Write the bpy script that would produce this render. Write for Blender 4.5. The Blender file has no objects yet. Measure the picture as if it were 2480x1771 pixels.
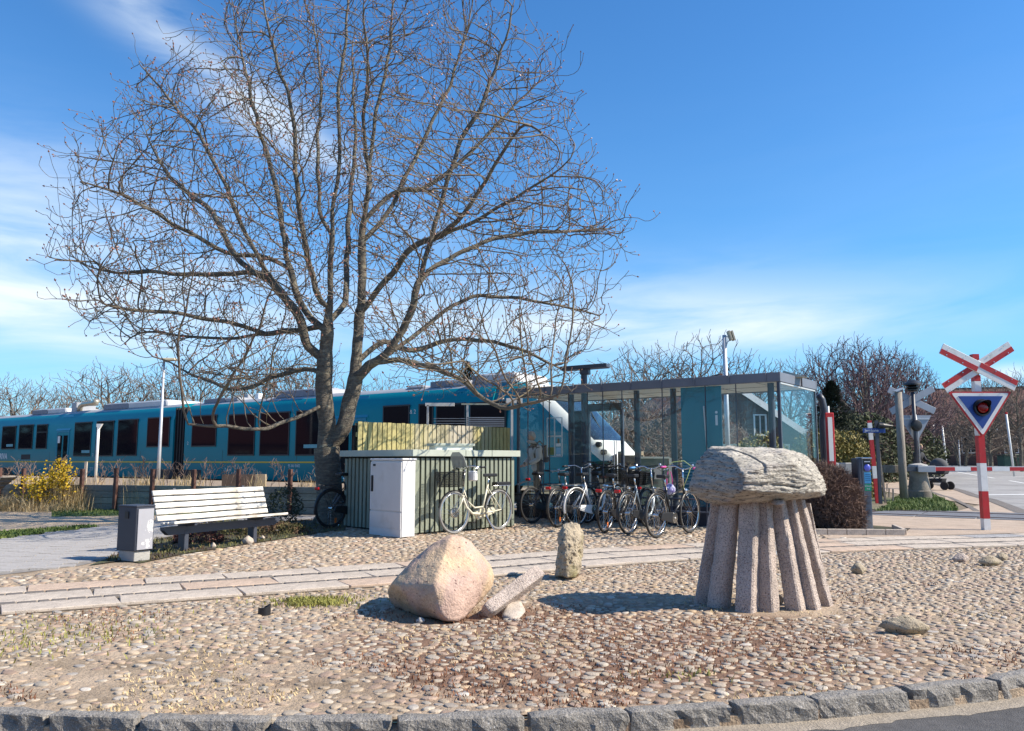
import bpy, bmesh, math, random
import numpy as np
from mathutils import Vector, Matrix, noise, kdtree
PI = math.pi
random.seed(7)
NP = np.random.RandomState(11)
S = bpy.context.scene
C = S.collection

# ------------------------------------------------------------------ camera, light, exposure
F = 1950.0; H = 1.25; TH = math.atan(229.5 / F)
cam_d = bpy.data.cameras.new('camera')
cam_d.sensor_width = 36.0
cam_d.lens = 36.0 * F / 2480.0
cam_d.clip_start = 0.1; cam_d.clip_end = 3000
cam = bpy.data.objects.new('camera', cam_d)
C.objects.link(cam)
cam.location = (0, 0, H)
cam.rotation_euler = (PI / 2 + TH, 0, 0)
S.camera = cam
S.view_settings.view_transform = 'Standard'
S.view_settings.look = 'None'
S.view_settings.gamma = 1.0
S.view_settings.use_curve_mapping = False
S.view_settings.exposure = 0.66

SUN_EL = math.radians(41)
SUN_H = Vector((0.985, -0.15)).normalized()          # horizontal direction towards the sun
sun_vec = Vector((SUN_H.x * math.cos(SUN_EL), SUN_H.y * math.cos(SUN_EL), math.sin(SUN_EL)))
sd = bpy.data.lights.new('sun', 'SUN')
sd.energy = 5.0; sd.angle = math.radians(0.53); sd.color = (1.0, 0.905, 0.76)
sun = bpy.data.objects.new('sun', sd); C.objects.link(sun)
sun.rotation_euler = sun_vec.to_track_quat('Z', 'Y').to_euler()
sun.location = (20, -10, 30)

W = bpy.data.worlds.new('World'); S.world = W; W.use_nodes = True
nt = W.node_tree; nt.nodes.clear()
def wn(t, **k):
    n = nt.nodes.new(t)
    for a, b in k.items(): setattr(n, a, b)
    return n
wout = wn('ShaderNodeOutputWorld'); bg = wn('ShaderNodeBackground')
sky = wn('ShaderNodeTexSky', sky_type='NISHITA')
sky.sun_disc = False; sky.sun_elevation = SUN_EL
sky.sun_rotation = math.atan2(SUN_H.x, SUN_H.y)
sky.altitude = 0; sky.air_density = 1.0; sky.dust_density = 0.25; sky.ozone_density = 2.2
bg.inputs['Strength'].default_value = 0.117
tc = wn('ShaderNodeTexCoord')
sep = wn('ShaderNodeSeparateXYZ'); nt.links.new(tc.outputs['Generated'], sep.inputs[0])
def wmath(op, a, b=None, c=None, clamp=False):
    n = wn('ShaderNodeMath', operation=op); n.use_clamp = clamp
    for i, v in enumerate((a, b, c)):
        if v is None: continue
        if isinstance(v, (int, float)): n.inputs[i].default_value = v
        else: nt.links.new(v, n.inputs[i])
    return n.outputs[0]
zc = wmath('MAXIMUM', sep.outputs['Z'], 0.02)
# azimuth and elevation of the view direction (radians, world space)
az = wmath('ARCTAN2', sep.outputs['X'], sep.outputs['Y'])
el = wmath('ARCSINE', sep.outputs['Z'])
comb = wn('ShaderNodeCombineXYZ')
nt.links.new(wmath('MULTIPLY', wmath('ADD', az, wmath('MULTIPLY', el, 0.55)), 2.6), comb.inputs[0])
nt.links.new(wmath('MULTIPLY', wmath('SUBTRACT', el, wmath('MULTIPLY', az, 0.06)), 13.0), comb.inputs[1])
n1 = wn('ShaderNodeTexNoise'); n1.inputs['Scale'].default_value = 1.3; n1.inputs['Detail'].default_value = 7
n1.inputs['Roughness'].default_value = 0.55; n1.inputs['Distortion'].default_value = 0.5
nt.links.new(comb.outputs[0], n1.inputs['Vector'])
n2 = wn('ShaderNodeTexNoise'); n2.inputs['Scale'].default_value = 1.6; n2.inputs['Detail'].default_value = 4
nt.links.new(tc.outputs['Generated'], n2.inputs['Vector'])
def gauss(a0, e0, sa, se, rot=0.0):
    da = wmath('SUBTRACT', az, a0); de = wmath('SUBTRACT', el, e0)
    c, s_ = math.cos(rot), math.sin(rot)
    u = wmath('ADD', wmath('MULTIPLY', da, c), wmath('MULTIPLY', de, s_))
    v = wmath('SUBTRACT', wmath('MULTIPLY', de, c), wmath('MULTIPLY', da, s_))
    q = wmath('ADD', wmath('POWER', wmath('ABSOLUTE', wmath('DIVIDE', u, sa)), 2), wmath('POWER', wmath('ABSOLUTE', wmath('DIVIDE', v, se)), 2))
    return wmath('EXPONENT', wmath('MULTIPLY', q, -1.0))
# real cirrus banks where the sky carries them
cl = wmath('ADD', wmath('MULTIPLY', gauss(-0.56, 0.20, 0.20, 0.11, -0.15), 0.85), wmath('MULTIPLY', gauss(0.02, 0.17, 0.40, 0.055, 0.0), 0.62))
cl = wmath('ADD', cl, wmath('MULTIPLY', gauss(-0.40, 0.455, 0.26, 0.028, -0.52), 0.75))
cl = wmath('ADD', cl, wmath('MULTIPLY', gauss(0.27, 0.155, 0.20, 0.03, 0.0), 0.40))
cl = wmath('ADD', cl, wmath('MULTIPLY', gauss(2.6, 0.3, 1.2, 0.12, 0.0), 0.6))
haze_lo = wmath('MULTIPLY', wmath('EXPONENT', wmath('MULTIPLY', wmath('ABSOLUTE', el), -5.5)), 0.62)
nn = wmath('MULTIPLY', wmath('SUBTRACT', wmath('ADD', wmath('MULTIPLY', n1.outputs['Fac'], 0.8), wmath('MULTIPLY', n2.outputs['Fac'], 0.35)), 0.40), 3.6, clamp=True)
mask = wmath('MULTIPLY', wmath('MULTIPLY', cl, nn), 1.15, clamp=True)
puff = gauss(0.556, 0.092, 0.026, 0.009, 0.0)
mask = wmath('MAXIMUM', mask, wmath('MULTIPLY', puff, 0.7))
hz = wn('ShaderNodeMix', data_type='RGBA'); hz.inputs['B'].default_value = (1.9, 3.9, 5.2, 1)
hs = wn('ShaderNodeMix', data_type='RGBA', blend_type='MULTIPLY'); hs.inputs['Factor'].default_value = 1.0; hs.inputs['B'].default_value = (0.33, 0.74, 1.10, 1)
nt.links.new(sky.outputs[0], hs.inputs['A'])
mx = wn('ShaderNodeMix', data_type='RGBA'); mx.inputs['B'].default_value = (5.2, 5.8, 6.3, 1)
nt.links.new(mask, mx.inputs['Factor']); nt.links.new(hs.outputs['Result'], hz.inputs['A']); nt.links.new(haze_lo, hz.inputs['Factor']); nt.links.new(hz.outputs['Result'], mx.inputs['A'])
nt.links.new(mx.outputs['Result'], bg.inputs['Color']); nt.links.new(bg.outputs[0], wout.inputs['Surface'])

# ------------------------------------------------------------------ survey helpers: bearings taken from the standpoint
def rise(x, y):
    k = min(max((x - 6) / 6, 0), 1)
    return k * max(0.0, min(y, 120) - 29) * 0.02
def G(px, py, z=0.0):
    u = (px - 1240) / F; v = -(py - 885.5) / F
    Y = math.cos(TH) - math.sin(TH) * v; Z = math.sin(TH) + math.cos(TH) * v
    if z != 0.0: return (u * (z - H) / Z, Y * (z - H) / Z)
    if Z < 0:
        t = -H / Z
        if Y * t < 29 or u * t < 6: return (u * t, Y * t)
    d = 20.0
    while d < 420:
        t = d / Y
        if H + Z * t < rise(u * t, d): break
        d += 0.25
    return (u * d / Y, d)
def P(px, py, D):
    u = (px - 1240) / F; v = -(py - 885.5) / F
    Y = math.cos(TH) - math.sin(TH) * v; Z = math.sin(TH) + math.cos(TH) * v
    t = D / Y
    return Vector((u * t, D, H + Z * t))

# ------------------------------------------------------------------ materials
def mat(name, col, rough=0.7, metal=0.0, var=0.12, scale=4.0, bump=0.0, bscale=30.0, col2=None, spec=0.5, stretch=None, detail=5, attr=False, c2lo=0.45, c2hi=0.6, s2=None, coat=0.0, fine=0.0, speck=None):
    m = bpy.data.materials.new(name); m.use_nodes = True
    t = m.node_tree; b = t.nodes['Principled BSDF']
    b.inputs['Roughness'].default_value = rough; b.inputs['Metallic'].default_value = metal
    b.inputs['Specular IOR Level'].default_value = spec
    if coat: b.inputs['Coat Weight'].default_value = coat
    tc_ = t.nodes.new('ShaderNodeTexCoord'); mp = t.nodes.new('ShaderNodeMapping')
    t.links.new(tc_.outputs['Object'], mp.inputs[0])
    if stretch: mp.inputs['Scale'].default_value = stretch
    def nz(sc, dt=detail, rg=0.6):
        n = t.nodes.new('ShaderNodeTexNoise'); n.inputs['Scale'].default_value = sc
        n.inputs['Detail'].default_value = dt; n.inputs['Roughness'].default_value = rg
        t.links.new(mp.outputs[0], n.inputs['Vector']); return n.outputs['Fac']
    if attr:
        a = t.nodes.new('ShaderNodeAttribute'); a.attribute_name = 'Col'; base = a.outputs['Color']
    else:
        r = t.nodes.new('ShaderNodeRGB'); r.outputs[0].default_value = (*col, 1); base = r.outputs[0]
    if col2:
        mr = t.nodes.new('ShaderNodeMapRange'); mr.inputs[1].default_value = c2lo; mr.inputs[2].default_value = c2hi
        t.links.new(nz(s2 or scale * 0.4), mr.inputs[0])
        mi = t.nodes.new('ShaderNodeMix'); mi.data_type = 'RGBA'
        t.links.new(mr.outputs[0], mi.inputs['Factor']); t.links.new(base, mi.inputs['A']); mi.inputs['B'].default_value = (*col2, 1)
        base = mi.outputs['Result']
    if speck:
        mr = t.nodes.new('ShaderNodeMapRange'); mr.inputs[1].default_value = speck[2]; mr.inputs[2].default_value = speck[2] + 0.06
        t.links.new(nz(speck[1], 2, 0.5), mr.inputs[0])
        mi = t.nodes.new('ShaderNodeMix'); mi.data_type = 'RGBA'
        t.links.new(mr.outputs[0], mi.inputs['Factor']); t.links.new(base, mi.inputs['A']); mi.inputs['B'].default_value = (*speck[0], 1)
        base = mi.outputs['Result']
    if var:
        mr = t.nodes.new('ShaderNodeMapRange'); mr.inputs[1].default_value = 0.25; mr.inputs[2].default_value = 0.75
        mr.inputs[3].default_value = 1 - var; mr.inputs[4].default_value = 1 + var
        src = nz(scale)
        if fine:
            ad = t.nodes.new('ShaderNodeMath'); ad.operation = 'MULTIPLY_ADD'; t.links.new(nz(scale * 14, 2), ad.inputs[0])
            ad.inputs[1].default_value = fine
            t.links.new(src, ad.inputs[2]); sb = t.nodes.new('ShaderNodeMath'); sb.operation = 'SUBTRACT'
            t.links.new(ad.outputs[0], sb.inputs[0]); sb.inputs[1].default_value = fine * 0.5; src = sb.outputs[0]
        t.links.new(src, mr.inputs[0])
        h = t.nodes.new('ShaderNodeHueSaturation'); t.links.new(mr.outputs[0], h.inputs['Value']); t.links.new(base, h.inputs['Color'])
        base = h.outputs[0]
    t.links.new(base, b.inputs['Base Color'])
    if bump:
        bn = t.nodes.new('ShaderNodeBump'); bn.inputs['Strength'].default_value = min(1.0, bump); bn.inputs['Distance'].default_value = 0.02 if bump <= 1 else 0.02 * bump
        t.links.new(nz(bscale), bn.inputs['Height']); t.links.new(bn.outputs[0], b.inputs['Normal'])
    return m

def glass_mat(name, tint=(0.86, 0.93, 0.93), refl=0.9, dirt=0.0):
    m = bpy.data.materials.new(name); m.use_nodes = True
    t = m.node_tree; t.nodes.clear()
    o = t.nodes.new('ShaderNodeOutputMaterial'); tr = t.nodes.new('ShaderNodeBsdfTransparent'); gl = t.nodes.new('ShaderNodeBsdfGlossy')
    tr.inputs[0].default_value = (*tint, 1); gl.inputs['Roughness'].default_value = 0.015; gl.inputs[0].default_value = (refl, refl, refl, 1)
    # Schlick reflectance from the angle alone, the same on both faces of the thin pane
    ge = t.nodes.new('ShaderNodeNewGeometry'); dt = t.nodes.new('ShaderNodeVectorMath'); dt.operation = 'DOT_PRODUCT'
    t.links.new(ge.outputs['Incoming'], dt.inputs[0]); t.links.new(ge.outputs['Normal'], dt.inputs[1])
    def mt(op, a, b_):
        n = t.nodes.new('ShaderNodeMath'); n.operation = op
        for i, v in enumerate((a, b_)):
            if isinstance(v, (int, float)): n.inputs[i].default_value = v
            else: t.links.new(v, n.inputs[i])
        return n.outputs[0]
    fac = mt('ADD', 0.035, mt('MULTIPLY', 0.9, mt('POWER', mt('SUBTRACT', 1.0, mt('ABSOLUTE', dt.outputs['Value'], 0.0)), 5.0)))
    mixs = t.nodes.new('ShaderNodeMixShader')
    t.links.new(fac, mixs.inputs[0]); t.links.new(tr.outputs[0], mixs.inputs[1]); t.links.new(gl.outputs[0], mixs.inputs[2])
    last = mixs.outputs[0]
    if dirt:
        df = t.nodes.new('ShaderNodeBsdfDiffuse'); df.inputs[0].default_value = (0.5, 0.52, 0.5, 1)
        m2 = t.nodes.new('ShaderNodeMixShader'); m2.inputs[0].default_value = dirt
        t.links.new(last, m2.inputs[1]); t.links.new(df.outputs[0], m2.inputs[2]); last = m2.outputs[0]
    t.links.new(last, o.inputs[0])
    return m

M = dict(
    cobble=mat('cobble_stone', (1, 1, 1), 0.62, attr=True, var=0.2, scale=28, bump=0.35, bscale=70, fine=0.5),
    soil=mat('sandy_soil', (0.40, 0.305, 0.215), 0.95, var=0.3, scale=3.0, bump=1.0, bscale=45, fine=0.8, col2=(0.27, 0.20, 0.13), c2lo=0.45, c2hi=0.62, s2=1.2),
    dirt=mat('bare_dirt', (0.20, 0.155, 0.105), 0.95, var=0.35, scale=1.5, bump=1.0, bscale=20, col2=(0.09, 0.10, 0.045), c2lo=0.5, c2hi=0.62, s2=0.12, fine=0.6),
    gravel=mat('gravel', (0.50, 0.385, 0.265), 0.95, var=0.25, scale=4, bump=1.0, bscale=60, fine=0.9),
    ballast=mat('ballast', (0.30, 0.23, 0.165), 0.95, var=0.35, scale=6, bump=1.0, bscale=30, fine=0.9),
    bed=mat('planting_soil', (0.060, 0.042, 0.028), 0.95, var=0.4, scale=6, bump=1.0, bscale=30, col2=(0.07, 0.075, 0.03), s2=2.0, fine=0.8),
    asphalt=mat('asphalt', (0.105, 0.10, 0.098), 0.88, var=0.22, scale=1.2, bump=0.8, bscale=160, fine=1.0, col2=(0.19, 0.17, 0.145), c2lo=0.55, c2hi=0.72, s2=0.8),
    road=mat('worn_asphalt', (0.29, 0.28, 0.27), 0.85, var=0.22, scale=0.5, col2=(0.22, 0.21, 0.20), c2lo=0.5, c2hi=0.68, s2=0.35, bump=0.4, bscale=90, fine=0.6),
    pavement=mat('pavement_setts', (0.40, 0.31, 0.235), 0.9, var=0.2, scale=2.5, bump=0.8, bscale=22, fine=0.8),
    granite=mat('granite_slab', (0.50, 0.425, 0.35), 0.8, var=0.13, scale=1.1, bump=0.35, bscale=110, fine=1.6, speck=((0.16, 0.14, 0.12), 120, 0.60)),
    granite_g=mat('grey_granite_slab', (0.36, 0.35, 0.345), 0.8, var=0.14, scale=1.1, bump=0.4, bscale=110, fine=1.8, speck=((0.10, 0.10, 0.10), 110, 0.56)),
    granite_p=mat('pink_granite_slab', (0.50, 0.375, 0.28), 0.8, var=0.13, scale=1.1, bump=0.35, bscale=110, fine=1.6, speck=((0.18, 0.13, 0.11), 120, 0.60)),
    sett=mat('grey_sett', (0.15, 0.13, 0.115), 0.85, var=0.35, scale=8, bump=0.6, bscale=50, fine=0.6),
    kerb=mat('kerb_granite', (0.23, 0.21, 0.185), 0.82, var=0.4, scale=14, bump=1.0, bscale=45, fine=1.2, speck=((0.42, 0.41, 0.40), 130, 0.62)),
    path=mat('path_paver', (0.36, 0.34, 0.325), 0.88, var=0.14, scale=3, bump=0.3, bscale=60, fine=0.6),
    pillar=mat('pillar_granite', (0.52, 0.43, 0.37), 0.85, var=0.24, scale=5, bump=1.0, bscale=75, fine=1.2, speck=((0.20, 0.155, 0.14), 110, 0.57)),
    cap=mat('gneiss', (0.45, 0.41, 0.345), 0.88, var=0.38, scale=7, bump=2.8, bscale=9, stretch=(1.0, 1.0, 4.5), col2=(0.37, 0.33, 0.30), c2lo=0.5, c2hi=0.68, s2=2.0, fine=0.9, speck=((0.13, 0.11, 0.095), 22, 0.59)),
    boulder=mat('pink_boulder', (0.55, 0.395, 0.25), 0.82, var=0.22, scale=4.5, bump=0.8, bscale=38, col2=(0.47, 0.325, 0.26), c2lo=0.42, c2hi=0.56, s2=1.6, fine=0.9, speck=((0.15, 0.085, 0.07), 30, 0.66)),
    stand=mat('mossy_stone', (0.40, 0.33, 0.235), 0.92, var=0.3, scale=11, bump=1.0, bscale=40, col2=(0.24, 0.21, 0.10), c2lo=0.5, c2hi=0.64, s2=3.0, fine=0.8, speck=((0.10, 0.08, 0.05), 60, 0.61)),
    bark=mat('bark', (0.15, 0.128, 0.10), 0.9, var=0.45, scale=9, bump=2.0, bscale=18, stretch=(1, 1, 3.5), col2=(0.27, 0.245, 0.18), c2lo=0.52, c2hi=0.66, s2=3.0, fine=0.5),
    twig=mat('twig_bark', (0.15, 0.118, 0.088), 0.85, var=0.35, scale=2.5, col2=(0.22, 0.17, 0.065), c2lo=0.58, c2hi=0.72, s2=1.3),
    bud=mat('bud', (0.33, 0.155, 0.105), 0.5, var=0.3, scale=3),
    ftwig=mat('far_twig', (0.16, 0.125, 0.10), 0.9, var=0.25, scale=0.5),
    ptwig=mat('purple_twig', (0.13, 0.082, 0.088), 0.9, var=0.25, scale=0.5),
    teal=mat('train_paint', (0.0, 0.215, 0.275), 0.4, var=0.06, scale=0.8, spec=0.25),
    teal2=mat('train_paint_light', (0.01, 0.21, 0.33), 0.3, var=0.05, scale=0.8),
    cream=mat('train_cream', (0.80, 0.78, 0.68), 0.32, var=0.05, scale=1.5, coat=0.3),
    troof=mat('train_roof', (0.34, 0.35, 0.37), 0.55, var=0.15, scale=1.5),
    twhite=mat('roof_unit_grey', (0.55, 0.55, 0.55), 0.5, var=0.12, scale=2),
    tdark=mat('underframe', (0.025, 0.024, 0.025), 0.7, var=0.3, scale=3),
    tglass=mat('train_glass', (0.010, 0.009, 0.014), 0.05, var=0.0, spec=0.09),
    tframe=mat('window_rubber', (0.015, 0.016, 0.02), 0.5, var=0.0),
    yellow=mat('yellow_stripe', (0.60, 0.42, 0.02), 0.4, var=0.08),
    letter=mat('pale_lettering', (0.62, 0.68, 0.70), 0.5, var=0.0),
    letter2=mat('faint_lettering', (0.02, 0.22, 0.30), 0.5, var=0.0),
    bellows=mat('bellows', (0.02, 0.02, 0.022), 0.75, var=0.2),
    steel=mat('galvanised', (0.52, 0.53, 0.55), 0.45, 0.4, var=0.15, scale=5),
    chrome=mat('chrome', (0.66, 0.66, 0.66), 0.2, 1.0, var=0.0),
    dsteel=mat('dark_painted_steel', (0.045, 0.052, 0.072), 0.45, var=0.12, scale=3),
    fascia=mat('zinc_fascia', (0.16, 0.17, 0.20), 0.5, 0.2, var=0.14, scale=1.5),
    soffit=mat('soffit', (0.62, 0.62, 0.56), 0.6, var=0.05),
    tpanel=mat('teal_panel', (0.0, 0.14, 0.20), 0.35, var=0.06, scale=1.0),
    white=mat('white_paint', (0.78, 0.77, 0.74), 0.45, var=0.08, scale=3, col2=(0.60, 0.57, 0.52), c2lo=0.54, c2hi=0.74, s2=5),
    wornwhite=mat('worn_white_paint', (0.74, 0.71, 0.65), 0.7, var=0.10, scale=6, col2=(0.42, 0.38, 0.32), c2lo=0.47, c2hi=0.66, s2=14, stretch=(0.25, 1, 1), bump=0.3, bscale=30, fine=0.4),
    cab=mat('cabinet_plastic', (0.64, 0.63, 0.62), 0.5, var=0.06, scale=2, col2=(0.54, 0.52, 0.49), c2lo=0.55, c2hi=0.78, s2=3),
    green=mat('green_board', (0.235, 0.26, 0.20), 0.75, var=0.20, scale=3, stretch=(1, 1, 0.3), bump=0.3, bscale=30, fine=0.4),
    dgreen=mat('shed_back_panel', (0.02, 0.026, 0.022), 0.8, var=0.1),
    trim=mat('roof_trim', (0.42, 0.45, 0.38), 0.5, var=0.07),
    fence=mat('weathered_fence_board', (0.42, 0.365, 0.16), 0.85, var=0.25, scale=2.5, stretch=(1, 1, 0.25), bump=0.4, bscale=25, col2=(0.42, 0.38, 0.30), c2lo=0.5, c2hi=0.65, s2=0.6, fine=0.5),
    plank=mat('retaining_plank', (0.17, 0.17, 0.155), 0.9, var=0.35, scale=3, stretch=(0.4, 1, 1.5), bump=0.8, bscale=15, col2=(0.25, 0.26, 0.21), s2=0.8, fine=0.6),
    post=mat('brown_post', (0.12, 0.058, 0.044), 0.85, var=0.25, scale=4),
    oldpole=mat('grey_timber', (0.27, 0.235, 0.195), 0.9, var=0.35, scale=5, stretch=(1, 1, 0.15), bump=0.8, bscale=22, fine=0.5),
    conc=mat('concrete', (0.38, 0.365, 0.34), 0.88, var=0.16, scale=2.2, bump=0.4, bscale=40, fine=0.5),
    conc_d=mat('weathered_concrete', (0.27, 0.24, 0.20), 0.9, var=0.25, scale=2.5, bump=0.5, bscale=40, fine=0.6, col2=(0.14, 0.12, 0.10), s2=1.5),
    red=mat('red_paint', (0.48, 0.018, 0.022), 0.45, var=0.14, scale=5, col2=(0.38, 0.045, 0.04), c2lo=0.52, c2hi=0.72, s2=6),
    bluep=mat('blue_sign', (0.012, 0.055, 0.26), 0.45, var=0.06),
    lens_r=mat('signal_lens', (0.22, 0.005, 0.006), 0.15, var=0.3, scale=30),
    black=mat('black_plastic', (0.014, 0.014, 0.016), 0.45, var=0.0),
    rubber=mat('tyre_rubber', (0.022, 0.021, 0.021), 0.8, var=0.15),
    sback=mat('sign_back', (0.30, 0.33, 0.38), 0.55, 0.2, var=0.12, scale=3),
    brick=None, tileroof=None,
    grass=mat('grass_blade', (0.10, 0.15, 0.03), 0.7, var=0.35, scale=2.5, col2=(0.17, 0.19, 0.05), c2lo=0.5, c2hi=0.7, s2=1.2),
    lawn=mat('lawn_soil', (0.075, 0.115, 0.028), 0.95, var=0.3, scale=3, bump=1.0, bscale=40, fine=0.6),
    dry=mat('dry_grass', (0.50, 0.38, 0.20), 0.8, var=0.25, scale=3),
    rust=mat('rust_moss', (0.20, 0.085, 0.042), 0.9, var=0.4, scale=3),
    forsy=mat('forsythia_flower', (0.68, 0.44, 0.01), 0.6, var=0.15),
    olive=mat('olive_leaf', (0.24, 0.19, 0.045), 0.7, var=0.35, scale=2.0, col2=(0.13, 0.12, 0.03), s2=0.9),
    brush=mat('brown_twig', (0.17, 0.105, 0.078), 0.85, var=0.35, scale=4),
    conif=mat('conifer', (0.018, 0.03, 0.018), 0.8, var=0.35, scale=1.5),
    junip=mat('juniper', (0.12, 0.115, 0.035), 0.8, var=0.4, scale=5, col2=(0.10, 0.055, 0.03), s2=3),
    skin=mat('skin', (0.55, 0.32, 0.24), 0.6, var=0.05),
    hair=mat('grey_hair', (0.45, 0.42, 0.38), 0.8, var=0.15),
    coat=mat('light_coat', (0.48, 0.47, 0.44), 0.85, var=0.12, scale=6),
    trouser=mat('dark_trousers', (0.07, 0.07, 0.075), 0.85, var=0.12, scale=6),
    dcoat=mat('dark_coat', (0.03, 0.03, 0.035), 0.85, var=0.12, scale=6),
    lblue=mat('cyan_label', (0.10, 0.42, 0.66), 0.5, var=0.04),
    lgreen=mat('green_label', (0.0, 0.36, 0.16), 0.5, var=0.04),
    bin=mat('bin_grey', (0.034, 0.040, 0.058), 0.5, var=0.12, scale=3),
    binface=mat('bin_face_peeled', (0.33, 0.33, 0.36), 0.6, var=0.06, col2=(0.66, 0.64, 0.62), c2lo=0.545, c2hi=0.56, s2=2.6, stretch=(1, 3.2, 1.0)),
    wglass=mat('house_glass', (0.03, 0.035, 0.04), 0.05, var=0.0),
    binlid=mat('dark_green_plastic', (0.02, 0.07, 0.05), 0.5, var=0.1),
    flower=mat('floral_fabric', (0.45, 0.46, 0.62), 0.8, var=0.2, scale=20, col2=(0.10, 0.07, 0.30), s2=28),
    ceramic=mat('clear_plastic', (0.6, 0.6, 0.6), 0.4, var=0.1),
)
M['glass'] = glass_mat('pane_glass', (0.975, 0.992, 0.992), 0.6, 0.0)
M['shade'] = glass_mat('basket_film', (0.55, 0.57, 0.57), 0.4, 0.45)

def soil_mask(m, c2):
    """red-brown moss and leaf litter has settled in the middle of the square; elsewhere the joints stay sandy"""
    t = m.node_tree; h = [n for n in t.nodes if n.type == 'HUE_SAT'][0]; lk = [l for l in t.links if l.to_node == h and l.to_socket.name == 'Color'][0]; src = lk.from_socket
    tc_ = [n for n in t.nodes if n.type == 'TEX_COORD'][0]; sp = t.nodes.new('ShaderNodeSeparateXYZ'); t.links.new(tc_.outputs['Object'], sp.inputs[0])
    def mt(op, a, b_=0.0):
        n = t.nodes.new('ShaderNodeMath'); n.operation = op
        for i, v in enumerate((a, b_)):
            if isinstance(v, (int, float)): n.inputs[i].default_value = v
            else: t.links.new(v, n.inputs[i])
        return n.outputs[0]
    q = mt('ADD', mt('POWER', mt('DIVIDE', mt('SUBTRACT', sp.outputs[0], 0.7), 2.0), 2), mt('POWER', mt('DIVIDE', mt('SUBTRACT', sp.outputs[1], 5.7), 1.5), 2))
    g = mt('EXPONENT', mt('MULTIPLY', q, -1.0))
    nz = t.nodes.new('ShaderNodeTexNoise'); nz.inputs['Scale'].default_value = 1.4; nz.inputs['Detail'].default_value = 6; t.links.new(tc_.outputs['Object'], nz.inputs['Vector'])
    mr = t.nodes.new('ShaderNodeMapRange'); mr.inputs[1].default_value = 0.62; mr.inputs[2].default_value = 1.0; t.links.new(mt('ADD', g, mt('MULTIPLY', nz.outputs['Fac'], 0.8)), mr.inputs[0])
    mi = t.nodes.new('ShaderNodeMix'); mi.data_type = 'RGBA'; t.links.new(mr.outputs[0], mi.inputs['Factor']); t.links.new(src, mi.inputs['A']); mi.inputs['B'].default_value = (*c2, 1); t.links.new(mi.outputs['Result'], h.inputs['Color'])
soil_mask(M['soil'], (0.185, 0.105, 0.065))
def brick_mat(name, c1, c2, mortar, sc):
    m = bpy.data.materials.new(name); m.use_nodes = True
    t = m.node_tree; b = t.nodes['Principled BSDF']; b.inputs['Roughness'].default_value = 0.9
    tc_ = t.nodes.new('ShaderNodeTexCoord'); sp = t.nodes.new('ShaderNodeSeparateXYZ'); cb = t.nodes.new('ShaderNodeCombineXYZ')
    t.links.new(tc_.outputs['Object'], sp.inputs[0])
    ad = t.nodes.new('ShaderNodeMath'); ad.operation = 'ADD'; t.links.new(sp.outputs[0], ad.inputs[0]); t.links.new(sp.outputs[1], ad.inputs[1])
    t.links.new(ad.outputs[0], cb.inputs[0]); t.links.new(sp.outputs[2], cb.inputs[1])
    br = t.nodes.new('ShaderNodeTexBrick'); t.links.new(cb.outputs[0], br.inputs['Vector'])
    br.inputs['Color1'].default_value = (*c1, 1); br.inputs['Color2'].default_value = (*c2, 1); br.inputs['Mortar'].default_value = (*mortar, 1)
    br.inputs['Scale'].default_value = sc; br.inputs['Mortar Size'].default_value = 0.018
    t.links.new(br.outputs['Color'], b.inputs['Base Color'])
    bn = t.nodes.new('ShaderNodeBump'); bn.inputs['Strength'].default_value = 0.5; bn.inputs['Distance'].default_value = 0.02
    iv = t.nodes.new('ShaderNodeMath'); iv.operation = 'SUBTRACT'; iv.inputs[0].default_value = 1; t.links.new(br.outputs['Fac'], iv.inputs[1])
    t.links.new(iv.outputs[0], bn.inputs['Height']); t.links.new(bn.outputs[0], b.inputs['Normal'])
    return m
M['brick'] = brick_mat('red_brick', (0.16, 0.058, 0.04), (0.11, 0.045, 0.035), (0.20, 0.17, 0.15), 3.6)
M['brick2'] = brick_mat('brown_brick', (0.14, 0.06, 0.045), (0.09, 0.045, 0.038), (0.20, 0.18, 0.16), 3.6)
M['tiles'] = brick_mat('roof_tiles', (0.17, 0.075, 0.055), (0.12, 0.055, 0.045), (0.05, 0.03, 0.03), 2.2)
M['tiles_g'] = brick_mat('grey_roof_tiles', (0.12, 0.115, 0.12), (0.09, 0.09, 0.10), (0.04, 0.04, 0.04), 2.2)

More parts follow.
